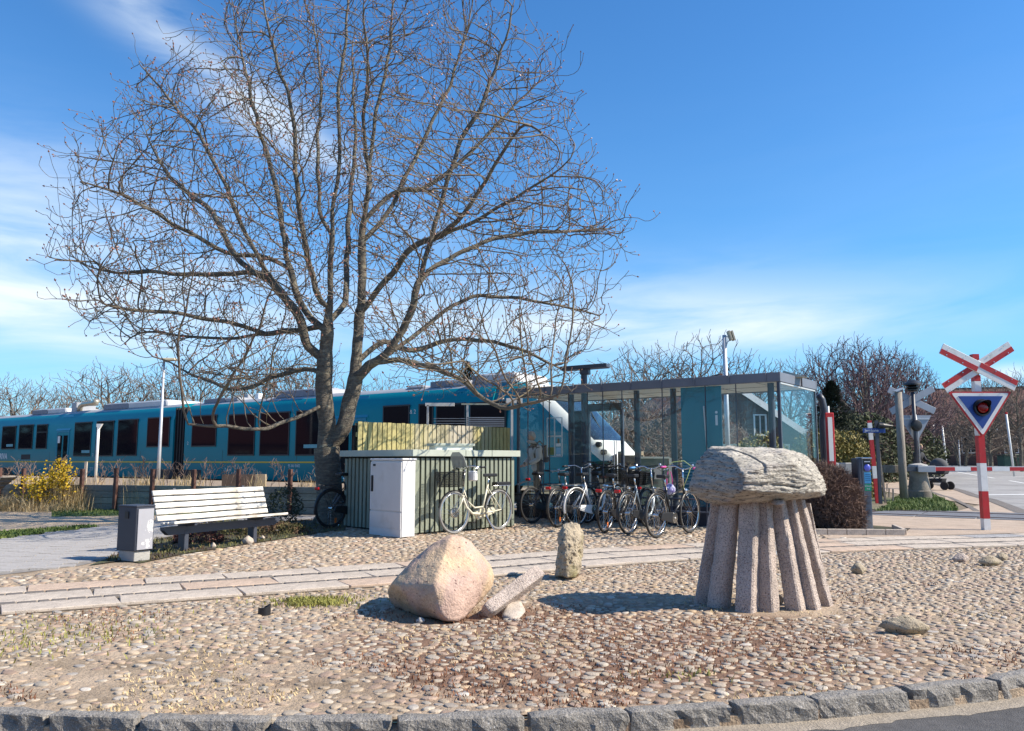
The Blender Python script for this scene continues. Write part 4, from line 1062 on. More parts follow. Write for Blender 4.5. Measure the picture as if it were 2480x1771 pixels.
# glass panes of the front
bounds = [0.06, SH(1278, 1050)[0], SH(1315, 1050)[0], SH(1330, 1050)[0], SH(1377, 1050)[0], SH(1423, 1050)[0], SH(1460, 1050)[0], SH(1507, 1050)[0], SH(1605, 1050)[0], SH(1710, 1050)[0], SH(1785, 1050)[0], SL - 0.06]
bounds = sorted(bounds)
for a, b in zip(bounds, bounds[1:]):
    if b - a < 0.08: continue
    p = MB().box(((a + b) / 2, 0.01, 1.55), (b - a - 0.012, 0.012, 2.34)).build('glass_pane', M['glass'], shelter)
for b in bounds[1:-1]: MB().box((b, 0.012, 1.55), (0.014, 0.022, 2.34)).build('glazing_bead', M['dsteel'], shelter)
for a, b in ((0.06, SW / 2), (SW / 2, SW - 0.06)):
    MB().box((SL - 0.01, (a + b) / 2, 1.53), (0.012, b - a - 0.012, 2.26)).build('glass_pane', M['glass'], shelter)
for a, b in ((0.06, 1.2), (SL * 0.52, SL * 0.76), (SL * 0.76, SL - 0.06)):
    MB().box(((a + b) / 2, SW - 0.02, 1.53), (b - a - 0.012, 0.012, 2.26)).build('glass_pane', M['glass'], shelter)
MB().box((SL - 0.01, SW / 2, ZT - FH - 0.02), (0.04, SW - 0.1, 0.03)).build('head_rail', mat('pale_metal', (0.55, 0.55, 0.53), 0.4, 0.3, var=0.05), shelter)
# door portal at the back
sa = SH(1423, 1000, SW - 0.1)[0]; sb = SH(1504, 1000, SW - 0.1)[0]
mb = MB(); mb.box(((sa + sb) / 2, SW - 0.05, 2.52), (sb - sa, 0.08, 0.18)); mb.box((sa, SW - 0.05, 1.35), (0.06, 0.08, 2.2)); mb.box((sb, SW - 0.05, 1.35), (0.06, 0.08, 2.2)); mb.build('door_portal', M['dsteel'], shelter)
# teal panel with the information sign
sa = SH(1644, 1000)[0]; sb = SH(1742, 1000)[0]
tp = MB().box(((sa + sb) / 2, 0.12, 1.50), (sb - sa, 0.03, 2.36)).build('teal_panel', M['tpanel'], shelter)
text('i', 0.42, tp, M['letter'], (sb - 0.10, 0.10, 2.05), (PI / 2, 0, 0), bold=0.004)
mb = MB(); mb.box((sb - 0.06, 0.095, 1.38), (0.13, 0.008, 0.20)); mb.build('label', mat('turquoise_label', (0.0, 0.42, 0.42), 0.5, var=0.0), tp)
mb = MB(); mb.beam((sa + (sb - sa) * 0.58, 0.09, 2.3), (sa + (sb - sa) * 0.66, 0.09, 1.0), 0.02, 0.02); mb.build('rod', M['twhite'], tp)
mb = MB()
for k in range(9): mb.box((sa + (sb - sa) * 0.18, 0.095, 0.72 + k * 0.06), (0.28, 0.006, 0.03))
mb.build('notice_lines', mat('notice_grey', (0.12, 0.28, 0.36), 0.5, var=0.1), tp)
# timetable frames on the left glass
s0, z1 = SH(1326, 1013, 0.06); s1, z0 = SH(1362, 1106, 0.06)
tt = MB(); w, h = s1 - s0, z1 - z0
for a, b, c, d in ((0, h / 2, w, .02), (0, -h / 2, w, .02), (0, 0.02, w, .03), (-w / 2, 0, .02, h), (w / 2, 0, .02, h), (0.0, 0, .02, h)): tt.box((a, 0, b), (c, .02, d))
tt = tt.build('timetable_frame', M['steel'], shelter); tt.location = ((s0 + s1) / 2, 0.05, (z0 + z1) / 2)
for a, b, c, d, m in ((w / 4, -h * .36, w * .3, h * .18, M['lblue']), (w / 4, -h * .2, w * .3, h * .08, M['white']), (w / 4, -h * .46, w * .3, h * .05, M['white']), (-w / 4, -h * .36, w * .4, h * .2, mat('poster_green', (0.06, 0.14, 0.03), 0.6)), (w / 4, -h * .10, w * .12, h * .12, M['tdark'])):
    MB().box((a, 0.004, b), (c, .008, d)).build('poster', m, tt)
# free-standing dark board inside at the left end
s0 = SH(1290, 1050, 1.0)[0]
MB().box((0.42, 2.05, 1.35), (0.5, 0.05, 2.2)).build('inner_board', mat('inner_board', (0.03, 0.05, 0.07), 0.5, var=0.1), shelter)

# lamp post with a wide T head, standing at the shelter
lx = P(1417, 1140, 17.6)
lp = thing('platform_lamp', 'dark lamp post with a flat T shaped head rising above the glass shelter roof', 'lamp post', (lx.x, lx.y, 0))
zt = P(1417, 888, lx.y).z
MB().tube([(0, 0, 0), (0, 0, zt - 0.02)], 0.07, 16).build('pole', M['dsteel'], lp, auto=0.6)
hd = MB(); hd.box((0, 0, 0), (1.05, 0.32, 0.085)); hd.box((0, 0, -0.1), (0.2, 0.2, 0.12)); hd = hd.build('lamp_head', M['dsteel'], lp, bevel=0.01); hd.location = (0.02, 0, zt - 0.02); hd.rotation_euler = (0, -0.035, -0.35)

# white post and beam frame behind the fence, with slatted blind hung on it
x0 = P(1034, 985, 19.9); x1 = P(1240, 975, 19.9)
fr = thing('slatted_screen', 'white post and beam screen with dark horizontal slats between fence and train', 'screen', (x1.x, x1.y, 0), math.atan2(0.0, 1.0))
w = x1.x - x0.x
MB().box((0, 0, P(1240, 1030, 19.9).z / 2 + 0.25), (0.055, 0.06, P(1240, 966, 19.9).z)).build('post', M['white'], fr)
MB().box((0.06, -0.01, P(1240, 971, 19.9).z), (0.40, 0.08, 0.12)).build('bracket', M['white'], fr)
MB().box((-w + 0.32, 0, P(1064, 980, 19.9).z), (0.72, 0.05, 0.08)).build('beam', M['white'], fr)
MB().box((-w / 2 + 0.35, 0, P(1160, 979, 19.9).z), (1.1, 0.04, 0.035)).build('beam', M['trim'], fr)
for px in (1036, 1132): MB().box((P(px, 1000, 19.9).x - x1.x, 0, 1.4), (0.05, 0.05, 2.4)).build('post', M['twhite'], fr)
for k in range(5):
    z = P(1190, 1012 + k * 5.0, 19.9).z
    MB().box((-w * 0.31, 0.0, z), (w * 0.44, 0.05, 0.026)).build('slat', M['sback'], fr)
for k in range(3): MB().box((-w * 0.72, 0.0, P(1090, 1014 + k * 6, 19.9).z), (w * 0.4, 0.04, 0.014)).build('slat', M['sback'], fr)

# ------------------------------------------------------------------ SHED, CABINET, FENCE
SC = Vector((-1.675, 13.9)); UR = Vector((0.73, 0.685)).normalized(); UL = Vector((-UR.y, UR.x)); LR, LL = 2.34, 2.2
shed = thing('green_shed', 'low green slatted wooden shed with pale roof trim beside the tree', 'shed', (SC.x, SC.y, 0), math.atan2(UR.y, UR.x))
# local: +x along the right wall, +y along the left wall
zt = 1.43
MB().box((LR / 2 + 0.01, LL / 2 + 0.01, 0.66), (LR - 0.05, LL - 0.05, 1.32)).build('wall_panel', M['dgreen'], shed)
n = 22; pitch = LR / n
for k in range(n):
    MB().box(((k + 0.5) * pitch + 0.012, -0.008, 0.655), (pitch * 0.66, 0.028, 1.26 + 0.01 * math.sin(k * 7))).build('board', M['green'], shed, bevel=0.003)
n = 17; pitch = LL / n
for k in range(n):
    MB().box((-0.008, (k + 0.5) * pitch + 0.012, 0.655), (0.028, pitch * 0.62, 1.26 + 0.01 * math.sin(k * 5))).build('board', M['green'], shed, bevel=0.003)
MB().box((0.02, 0.02, 0.655), (0.10, 0.10, 1.27)).build('corner_board', M['green'], shed)
rf = MB().box((LR / 2, LL / 2, zt - 0.03), (LR + 0.10, LL + 0.10, 0.04)).build('roof', M['trim'], shed)
for a, b in ((-0.10, LR * 0.46), (LR * 0.46, LR * 0.73), (LR * 0.73, LR + 0.1)):
    MB().box(((a + b) / 2, -0.075, zt - 0.055), (b - a - 0.008, 0.03, 0.115)).build('roof_trim', M['trim'], rf, bevel=0.004)
MB().box((-0.085, LL / 2, zt - 0.055), (0.03, LL + 0.12, 0.115)).build('roof_trim', M['trim'], rf, bevel=0.004)
bx = thing('roof_box', 'small pale box with a flat lid lying on the shed roof', 'box', (0, 0, 0)); 
p = P(1092, 1085, 15.6); bx.location = (p.x, p.y, zt - 0.01); bx.rotation_euler = (0, 0, 0.50)
MB().box((0, 0, 0.05), (0.78, 0.30, 0.10)).build('body', M['cream'], bx); MB().box((0, 0, 0.125), (0.86, 0.36, 0.05)).build('lid', M['trim'], bx, bevel=0.008)

# cable cabinet
cabn = thing('cable_cabinet', 'white roadside cable cabinet with ribbed door in front of the green shed', 'cabinet', (0, 0, 0))
cc = Vector(G(972, 1303)); cabn.location = (cc.x, cc.y, 0); cabn.rotation_euler = (0, 0, math.atan2(UR.y, UR.x))
cw, cd, ch = 0.93, 0.275, 1.27
MB().box((cd / 2, cw / 2, ch / 2 - 0.01), (cd - .01, cw - .01, ch - 0.03)).build('body', M['cab'], cabn, bevel=0.006)
MB().box((cd / 2, cw / 2, ch - 0.005), (cd + 0.03, cw + 0.03, 0.035)).build('top', M['cab'], cabn, bevel=0.012)
dr = MB(); dr.box((-0.008, cw / 2, 0.82), (0.012, cw - 0.03, 0.80))
for k in range(26): dr.box((-0.0165, 0.04 + (k + 0.5) * (cw - 0.08) / 26, 0.82), (0.005, 0.012, 0.78))
dr = dr.build('door', M['cab'], cabn)
lo = MB(); lo.box((-0.008, cw / 2, 0.265), (0.012, cw - 0.03, 0.27))
for k in range(26): lo.box((-0.0165, 0.04 + (k + 0.5) * (cw - 0.08) / 26, 0.265), (0.005, 0.012, 0.255))
lo.build('lower_panel', M['cab'], cabn)
MB().box((-0.006, cw / 2, 0.065), (0.012, cw - 0.02, 0.125)).build('plinth', M['cab'], cabn)
MB().box((-0.03, cw * 0.90, 0.86), (0.03, 0.04, 0.27)).build('handle', M['black'], dr, bevel=0.006)
MB().box((-0.022, cw * 0.85, 1.17), (0.006, 0.07, 0.035)).build('plate', M['tdark'], dr)

# tall board fence
fa = P(866, 1023, 15.75); FD = Vector((0.70, 0.714)).normalized()
fence_o = thing('board_fence', 'tall yellowed board fence behind the green shed, its far end in shade', 'fence', (fa.x, fa.y, 0), math.atan2(FD.y, FD.x))
fl = 0.0; rf_ = random.Random(8); k = 0
while fl < 4.15:
    wd = 0.118
    MB().box((fl + wd / 2, rf_.uniform(-.003, .003), 1.0 + rf_.uniform(-.006, .006)), (wd - 0.024, 0.022, 2.0)).build('board', M['fence'], fence_o)
    fl += wd
for z in (0.4, 1.1, 1.75): MB().box((fl / 2, 0.035, z), (fl, 0.04, 0.09)).build('rail', M['fence'], fence_o)
MB().box((fl / 2, 0.09, 1.0), (fl, 0.01, 1.96)).build('backing', M['dgreen'], fence_o)

# ------------------------------------------------------------------ TIMBER RETAINING WALL
wl = thing('timber_retaining_wall', 'grey plank retaining wall with tall brown posts in front of the railway', 'wall', (WA.x, WA.y, 0), math.atan2(WD.y, WD.x))
def WS(px):
    a = P(px, 1150, 10); d = Vector((a.x, a.y)); det = d.x * (-WD.y) + WD.x * d.y; t = (WA.x * (-WD.y) + WD.x * WA.y) / det
    return (d * t - WA).dot(WD)
pp = [WS(px) for px in (-140, -60, 3, 61, 203, 285, 373, 473, 581, 706, 800)]
for a, b in zip(pp, pp[1:]):
    for k in range(4):
        MB().box(((a + b) / 2, 0.03 + rf_.uniform(-.006, .006), 0.08 + k * 0.158), (b - a - 0.01, 0.05, 0.150)).build('plank', M['plank'], wl, bevel=0.006)
for s in pp: MB().box((s, -0.05, 0.52), (0.085, 0.085, 1.04 + rf_.uniform(-.03, .03))).build('post', M['post'], wl, bevel=0.005)

# ------------------------------------------------------------------ BENCH
BD = Vector((0.45, 0.89)).normalized(); BN = Vector((BD.y, -BD.x))
bo = Vector((-4.54, 10.95)) - BN * 0.42
bench = thing('park_bench', 'white slatted bench with dark steel legs beside the litter bin', 'bench', (bo.x, bo.y, 0), math.atan2(BD.y, BD.x))
# local: x along bench, y = BN * -1 direction (rotation puts +y to the left/back)
Lb = 2.10
def slat(y, z, tilt, w, th=0.035, L=Lb, x0=0.0, name='slat'):
    o = MB().box((0, 0, 0), (L, w, th)).build(name, M['wornwhite'], bench, bevel=0.006); o.location = (x0 + L / 2, y, z); o.rotation_euler = (tilt, 0, 0); return o
for k in range(4):      # seat slats, front one first
    slat(-0.42 + k * 0.082, 0.415 - k * 0.008, -0.06, 0.066, x0=0.03 if k else 0.0, L=Lb + 0.08 if k == 0 else Lb)
tl = math.radians(108)
for k in range(5):
    h = 0.46 + k * 0.085
    slat(-0.12 + (h - 0.42) * 0.33, h, math.radians(72), 0.070, 0.030, L=Lb - 0.02)
bm_ = MB()
bm_.prism([(-0.10, 0.31), (-0.02, 0.24), (Lb - 0.12, 0.24), (Lb, 0.31), (Lb, 0.35), (-0.10, 0.35)], (0, 0.08, 0), (0.1, -0.26, 0)); bm_.build('seat_beam', M['dsteel'], bench)
for x in (0.38, Lb - 0.42):
    lg = MB(); lg.box((x, -0.20, 0.14), (0.075, 0.13, 0.30)); lg.build('leg', M['dsteel'], bench, bevel=0.006)
    br = MB(); br.prism([(-0.43, 0.37), (-0.12, 0.33), (-0.08, 0.40), (0.06, 0.86), (0.03, 0.87), (-0.09, 0.42), (-0.43, 0.40)], (0.045, 0, 0), (x - 0.02, 0, -0.01), (0, 1, 0), (0, 0, 1)); br.build('bracket', M['dsteel'], bench)
# litter bin
ba = math.radians(30)
bp = Vector(G(324, 1362))
lb = thing('litter_bin', 'dark grey litter bin on a concrete foot with a peeled white poster side', 'litter bin', (bp.x, bp.y, 0))
# local x to the right face direction, y to the left face direction
lb.rotation_euler = (0, 0, math.radians(90) - ba)
MB().box((0.13, 0.18, 0.40), (0.26, 0.36, 0.54)).build('body', M['bin'], lb, bevel=0.006)
MB().box((0.13, 0.18, 0.065), (0.225, 0.31, 0.13)).build('foot', M['conc'], lb, bevel=0.006)
MB().box((0.13, -0.008, 0.395), (0.215, 0.012, 0.50)).build('side_plate', M['binface'], lb)
MB().box((0.13, 0.18, 0.678), (0.275, 0.375, 0.022)).build('lid', M['bin'], lb, bevel=0.006)
MB().box((-0.006, 0.18, 0.57), (0.008, 0.07, 0.085)).build('plate', M['black'], lb)

# ------------------------------------------------------------------ ROCKS AND MONUMENT
def px_pts(lst): return [tuple(P(a, b, d)) for a, b, d in lst]
def cz(x, y): return (850 + x / 3.79, 1200 + y / 3.79)
bl_ = [(302, 900, 7.0), (350, 815, 6.78), (330, 985, 7.12), (400, 1060, 7.1), (450, 745, 6.95), (640, 520, 6.95), (780, 425, 6.9), (920, 368, 6.85), (1000, 372, 6.9), (1100, 440, 6.95), (1215, 550, 7.05), (1290, 640, 7.1), (1315, 745, 7.1), (1300, 840, 7.05), (1240, 935, 7.0),
       (1160, 1015, 6.9), (1100, 1100, 6.75), (990, 1165, 6.45), (880, 1165, 6.38), (820, 1100, 6.36), (560, 830, 6.56), (760, 815, 6.40), (790, 960, 6.39), (620, 1100, 6.80), (860, 640, 6.62), (960, 900, 6.42), (1120, 760, 6.62), (560, 640, 6.78)]
bp_ = [tuple(P(*cz(x, y), d)) for x, y, d in bl_] + [tuple(P(*cz(850, 400), 7.2)), tuple(P(*cz(1090, 440), 7.25)), tuple(P(*cz(1290, 680), 7.4)), tuple(P(*cz(540, 610), 7.2))] + [(-0.9, 7.4, 0.2), (-0.6, 7.55, 0.55), (-0.3, 7.45, 0.3), (-0.6, 7.4, 0.0)]
bp_ = [(x, y, max(z, -0.02)) for x, y, z in bp_]
rock('boulder', bp_, M['boulder'], 'large smooth pink granite boulder with a dark shaded underside', 'boulder', sub=6, soft=22, n_amp=0.030, n_scale=2.2, f_amp=0.004, f_scale=16, seed=2, rnd=0.42)
# leaning granite post next to the boulder
a = Vector((-0.20, 6.62, 0.05)); b = P(1303, 1389, 7.1)
ax_ = (b - a); Lp = ax_.length; ax_.normalize(); u = ax_.orthogonal().normalized(); w_ = ax_.cross(u)
rp = random.Random(9); pts = []
for t, r in ((-0.02, 0.072), (0.5, 0.082), (0.97, 0.085), (1.02, 0.074)):
    for k in range(4):
        an = 2 * PI * k / 4 + 0.5; pts.append(tuple(a + ax_ * Lp * t + (u * math.cos(an) + w_ * math.sin(an)) * r * rp.uniform(.95, 1.05)))
rock('leaning_stone', pts, M['pillar'], 'rough granite post lying tilted beside the pink boulder', 'stone post', sub=6, soft=40, n_amp=0.006, n_scale=8, f_amp=0.004, f_scale=40, seed=4, rnd=0.8)
rock('prop_stone', px_pts([(1216, 1500, 6.6), (1230, 1460, 6.8), (1262, 1455, 6.85), (1275, 1478, 6.8), (1262, 1498, 6.6), (1240, 1512, 6.5), (1215, 1470, 6.9), (1250, 1490, 6.95)]), M['granite'], 'pale blocky stone propping up the tilted granite post', 'stone', sub=4, soft=20, n_amp=0.008, n_scale=6, seed=5)
# upright marker stone
st_ = [(1343, 1398, 8.75), (1349, 1330, 8.8), (1346, 1372, 8.75), (1352, 1300, 8.85), (1362, 1266, 8.85), (1376, 1261, 8.9), (1398, 1265, 8.9), (1412, 1290, 8.9), (1415, 1312, 8.9), (1409, 1350, 8.85), (1405, 1398, 8.8), (1372, 1402, 8.62), (1368, 1330, 8.68), (1370, 1285, 8.72), (1390, 1404, 8.66), (1395, 1320, 8.70)]
pts = px_pts(st_) + [(0.50, 9.05, 0), (0.72, 9.05, 0), (0.56, 9.05, 0.55), (0.74, 9.05, 0.5)]
rock('standing_stone', [(x, y, max(z, -.02)) for x, y, z in pts], M['stand'], 'upright mossy weathered stone in front of the parked bicycles', 'standing stone', sub=6, soft=16, n_amp=0.030, n_scale=7, f_amp=0.014, f_scale=22, seed=6)

# monument: slab on eight granite pillars
def dz(x, y): return (1660 + x / 3.69, 1060 + y / 3.69)
mon = thing('dolmen_monument', 'dolmen like monument, a grey gneiss slab resting on splayed granite pillars', 'monument', (2.25, 7.2, 0))
pill = [((90, 205, 1470), (232, 322, 622), 7.30, 0.0), ((212, 410, 1500), (318, 488, 628), 7.12, 0.02), ((482, 640, 1552), (505, 650, 602), 6.90, 0.0), ((690, 835, 1548), (655, 768, 612), 6.92, 0.0),
        ((930, 1080, 1528), (770, 890, 604), 6.98, 0.0), ((1100, 1218, 1515), (900, 975, 592), 7.02, 0.0), ((1222, 1325, 1482), (985, 1062, 596), 7.18, 0.0), ((1215, 1290, 1350), (1075, 1115, 625), 7.6, 0.0)]
rp = random.Random(12)
def pillar(base, top, dep, idx):
    (x0, x1, yb), (t0, t1, yt) = base, top
    cb = P(*dz((x0 + x1) / 2, yb), dep); ct = P(*dz((t0 + t1) / 2, yt), 7.2 + (dep - 7.2) * 0.45)
    wb = (x1 - x0) / 3.69 / F * dep; wt = (t1 - t0) / 3.69 / F * 7.1
    cb.z = -0.02; cb.y += wb * 0.3; ct.z += 0.04
    rings = []; N_ = 28; K = 20; o3 = Vector((idx * 9.1, idx * 4.2, 0))
    rot = {0: -0.2, 1: 0.1, 2: -0.62, 3: -0.75, 4: -0.70, 5: -0.75, 6: -0.75, 7: -0.4}[idx]
    axd = (ct - cb).normalized()
    vs = []; fs = []; ex = 0.45 if idx in (1,) else 0.10
    for i in range(K + 1):
        t = i / K; c = cb.lerp(ct, t); w = (wb * (1 - t) + wt * t) * 0.5 * (0.95 if idx in (3, 4, 5, 6) else 1.04)
        for j in range(N_):
            an = 2 * PI * j / N_; ca, sa = math.cos(an), math.sin(an)
            rr = 1 / (abs(ca) ** (2 / ex * .5 + 0) + abs(sa) ** (2 / ex * .5)) ** (ex) if idx != 1 else 1.0
            rr = min(rr, 1.36) if idx != 1 else 1.0
            x, y = ca * rr, sa * rr; xr = x * math.cos(rot) - y * math.sin(rot); yr = x * math.sin(rot) + y * math.cos(rot)
            p = c + Vector((xr * w, yr * w * 0.95, 0))
            q = p * 11 + o3; d = Vector((xr, yr, 0)) * (noise.noise(q) * 0.007 + noise.noise(q * 4) * 0.004)
            if i in (0, K): pass
            vs.append(p + d)
    for i in range(K):
        for j in range(N_): fs.append((i * N_ + j, i * N_ + (j + 1) % N_, (i + 1) * N_ + (j + 1) % N_, (i + 1) * N_ + j))
    fs.append(tuple(K * N_ + j for j in range(N_)))
    mb = MB(); mb.add([v - Vector((2.25, 7.2, 0)) for v in vs], fs); return mb.build('pillar', M['pillar'], mon, auto=math.radians(28))
for i, (b_, t_, d_, _) in enumerate(pill): pillar(b_, t_, d_, i)
cap_front = [(38, 440), (115, 205), (225, 80), (420, 85), (640, 100), (905, 98), (1060, 150), (1180, 270), (1245, 380), (1268, 470), (1240, 520), (1100, 545), (900, 560), (700, 580), (500, 600), (340, 600), (200, 575), (90, 510)]
cap = []
for x, y in cap_front:
    # silhouette points lie mid-depth; front face bulges toward the street
    cap.append(P(*dz(x, y), 7.25))
for x, y, d in ((430, 190, 6.80), (515, 330, 6.62), (520, 470, 6.64), (370, 580, 6.95), (700, 240, 6.74), (960, 230, 6.84), (1120, 330, 6.92), (1190, 480, 7.0), (780, 490, 6.76), (1000, 500, 6.82), (200, 300, 7.08), (140, 470, 7.12),
                (420, 110, 7.05), (850, 130, 7.02), (560, 560, 6.9), (880, 545, 6.92)):
    cap.append(P(*dz(x, y), d))
for x, y, d in ((200, 250, 7.6), (420, 100, 7.62), (850, 105, 7.66), (1120, 250, 7.6), (1180, 480, 7.55), (800, 560, 7.6), (300, 560, 7.55)): cap.append(P(*dz(x, y), d))
off = Vector((2.25, 7.2, 0))
me = rock_mesh('capstone', [p - off for p in cap], M['cap'], sub=7, soft=40, n_amp=0.022, n_scale=2.4, f_amp=0.007, f_scale=16, layer=0.015, seed=3, rnd=0.0)
o = link('capstone', me, mon)
rock('wedge_stone', [tuple(P(*dz(x, y), d) - off) for x, y, d in ((755, 600, 6.95), (770, 560, 6.95), (800, 552, 6.93), (870, 556, 6.93), (888, 575, 6.93), (885, 606, 6.93), (800, 606, 6.86), (880, 590, 6.86), (800, 570, 7.2), (880, 570, 7.2))], M['pillar'], parent=mon, sub=4, soft=24, n_amp=0.005, n_scale=10, seed=8)
# small loose stones: each one its own
def small(px, py, wpx, hpx, m, label, seed, z0=None, rot=0.0, grp=None, dep=0.7):
    x, y = G(px, py); s = y / F; w, h = wpx * s / 2, hpx * s
    return rock('stone', ellip(x, y + w * dep * 0.6, h * 0.32, w, w * dep, h * 0.72, 14, seed, rot), m, label, 'stone', group=grp, sub=4, soft=18, n_amp=w * 0.08, n_scale=2.5 / w * 0.3, f_amp=w * 0.02, f_scale=30, seed=seed)
small(2085, 1390, 46, 24, M['stand'], 'dark wedge shaped stone on the cobbles right of the monument', 31, dep=0.7)
small(2197, 1536, 128, 40, M['stand'], 'long low tan boulder half sunk in the cobbles at the right', 32, dep=0.42, rot=-0.2)
small(2405, 1370, 66, 22, M['stand'], 'low brown rough stone in the cobbles near the walkway, close to the photo edge', 33, dep=0.5)
small(2330, 1361, 44, 20, M['pillar'], 'flat tan stone in the cobbles below the sign post', 34, dep=0.5)
small(2430, 1357, 36, 18, M['stand'], 'small dark stone farthest to the right near the walkway', 39, dep=0.6)
small(598, 1318, 30, 20, M['granite'], 'rounded pale stone beside the rear bench leg', 35)
small(515, 1327, 15, 13, M['granite'], 'small round pale stone under the bench', 36)
small(634, 1306, 14, 9, M['granite'], 'small stone just behind the rear bench leg', 40)
small(1890, 1462, 22, 20, M['boulder'], 'small pinkish stone tucked between the monument pillars', 37)
small(1018, 1510, 24, 14, M['granite_g'], 'grey stone in the shadow at the foot of the pink boulder', 38)
small(680, 1290, 44, 8, M['granite'], 'flat slab like stone at the edge of the planting bed', 41, dep=0.5)
# dark plastic pipe stub
x, y = G(640, 1487)
pb = MB()
for k in range(2): pass
ring = []
prof = []
nseg = 18; vs = []; fs = []
for i, (r, z) in enumerate(((0.052, -0.02), (0.050, 0.055), (0.040, 0.055), (0.040, -0.02))):
    for j in range(nseg):
        an = 2 * PI * j / nseg; zz = z + (0.026 * max(0, math.cos(an - 0.3)) ** 2 if z > 0 else 0) - (0.02 if (z > 0 and 2.0 < an < 3.4) else 0)
        vs.append((r * math.cos(an), r * math.sin(an), zz))
for i in range(3):
    for j in range(nseg): fs.append((i * nseg + j, i * nseg + (j + 1) % nseg, (i + 1) * nseg + (j + 1) % nseg, (i + 1) * nseg + j))
pb.add(vs, fs); pb = pb.build('pipe_stub', M['black'], None, auto=0.6); pb.location = (x, y, 0); tag(pb, 'broken black plastic pipe stub poking out of the cobbles', 'pipe')
# ------------------------------------------------------------------ BICYCLES
def arc(cx, cz, r, a0, a1, n, y=0.0): return [(cx + r * math.cos(a0 + (a1 - a0) * i / n), y, cz + r * math.sin(a0 + (a1 - a0) * i / n)) for i in range(n + 1)]
WR = 0.345
def wheel_part(x, par, rimm, hub=0.02, tyre=M['rubber'], nsp=28, tw=0.019):
    w = MB().tube([(x + (WR - tw) * math.cos(2 * PI * i / 40), 0, WR + (WR - tw) * math.sin(2 * PI * i / 40)) for i in range(40)], tw, 8, closed=True).build('wheel', tyre, par, smooth=True)
    MB().tube([(x + (WR - 0.043) * math.cos(2 * PI * i / 40), 0, WR + (WR - 0.043) * math.sin(2 * PI * i / 40)) for i in range(40)], 0.0105, 6, closed=True).build('rim', rimm, w, smooth=True)
    sp = MB()
    for i in range(nsp):
        a = 2 * PI * i / nsp; b = a + (0.55 if i % 2 else -0.55); y = 0.03 * (1 if i % 4 < 2 else -1)
        p0 = (x + hub * math.cos(b), y, WR + hub * math.sin(b)); p1 = (x + (WR - 0.045) * math.cos(a), 0, WR + (WR - 0.045) * math.sin(a))
        sp.tube([p0, p1], 0.0018, 3, cap=False)
    sp.build('spokes', M['chrome'], w)
    MB().lathe([(hub, -0.045), (hub * .8, -0.02), (hub * .8, 0.02), (hub, 0.045)], (x, 0, WR), 12, M3=Matrix.Rotation(PI / 2, 3, 'X')).build('hub', M['chrome'], w)
    return w
FX = 1.08
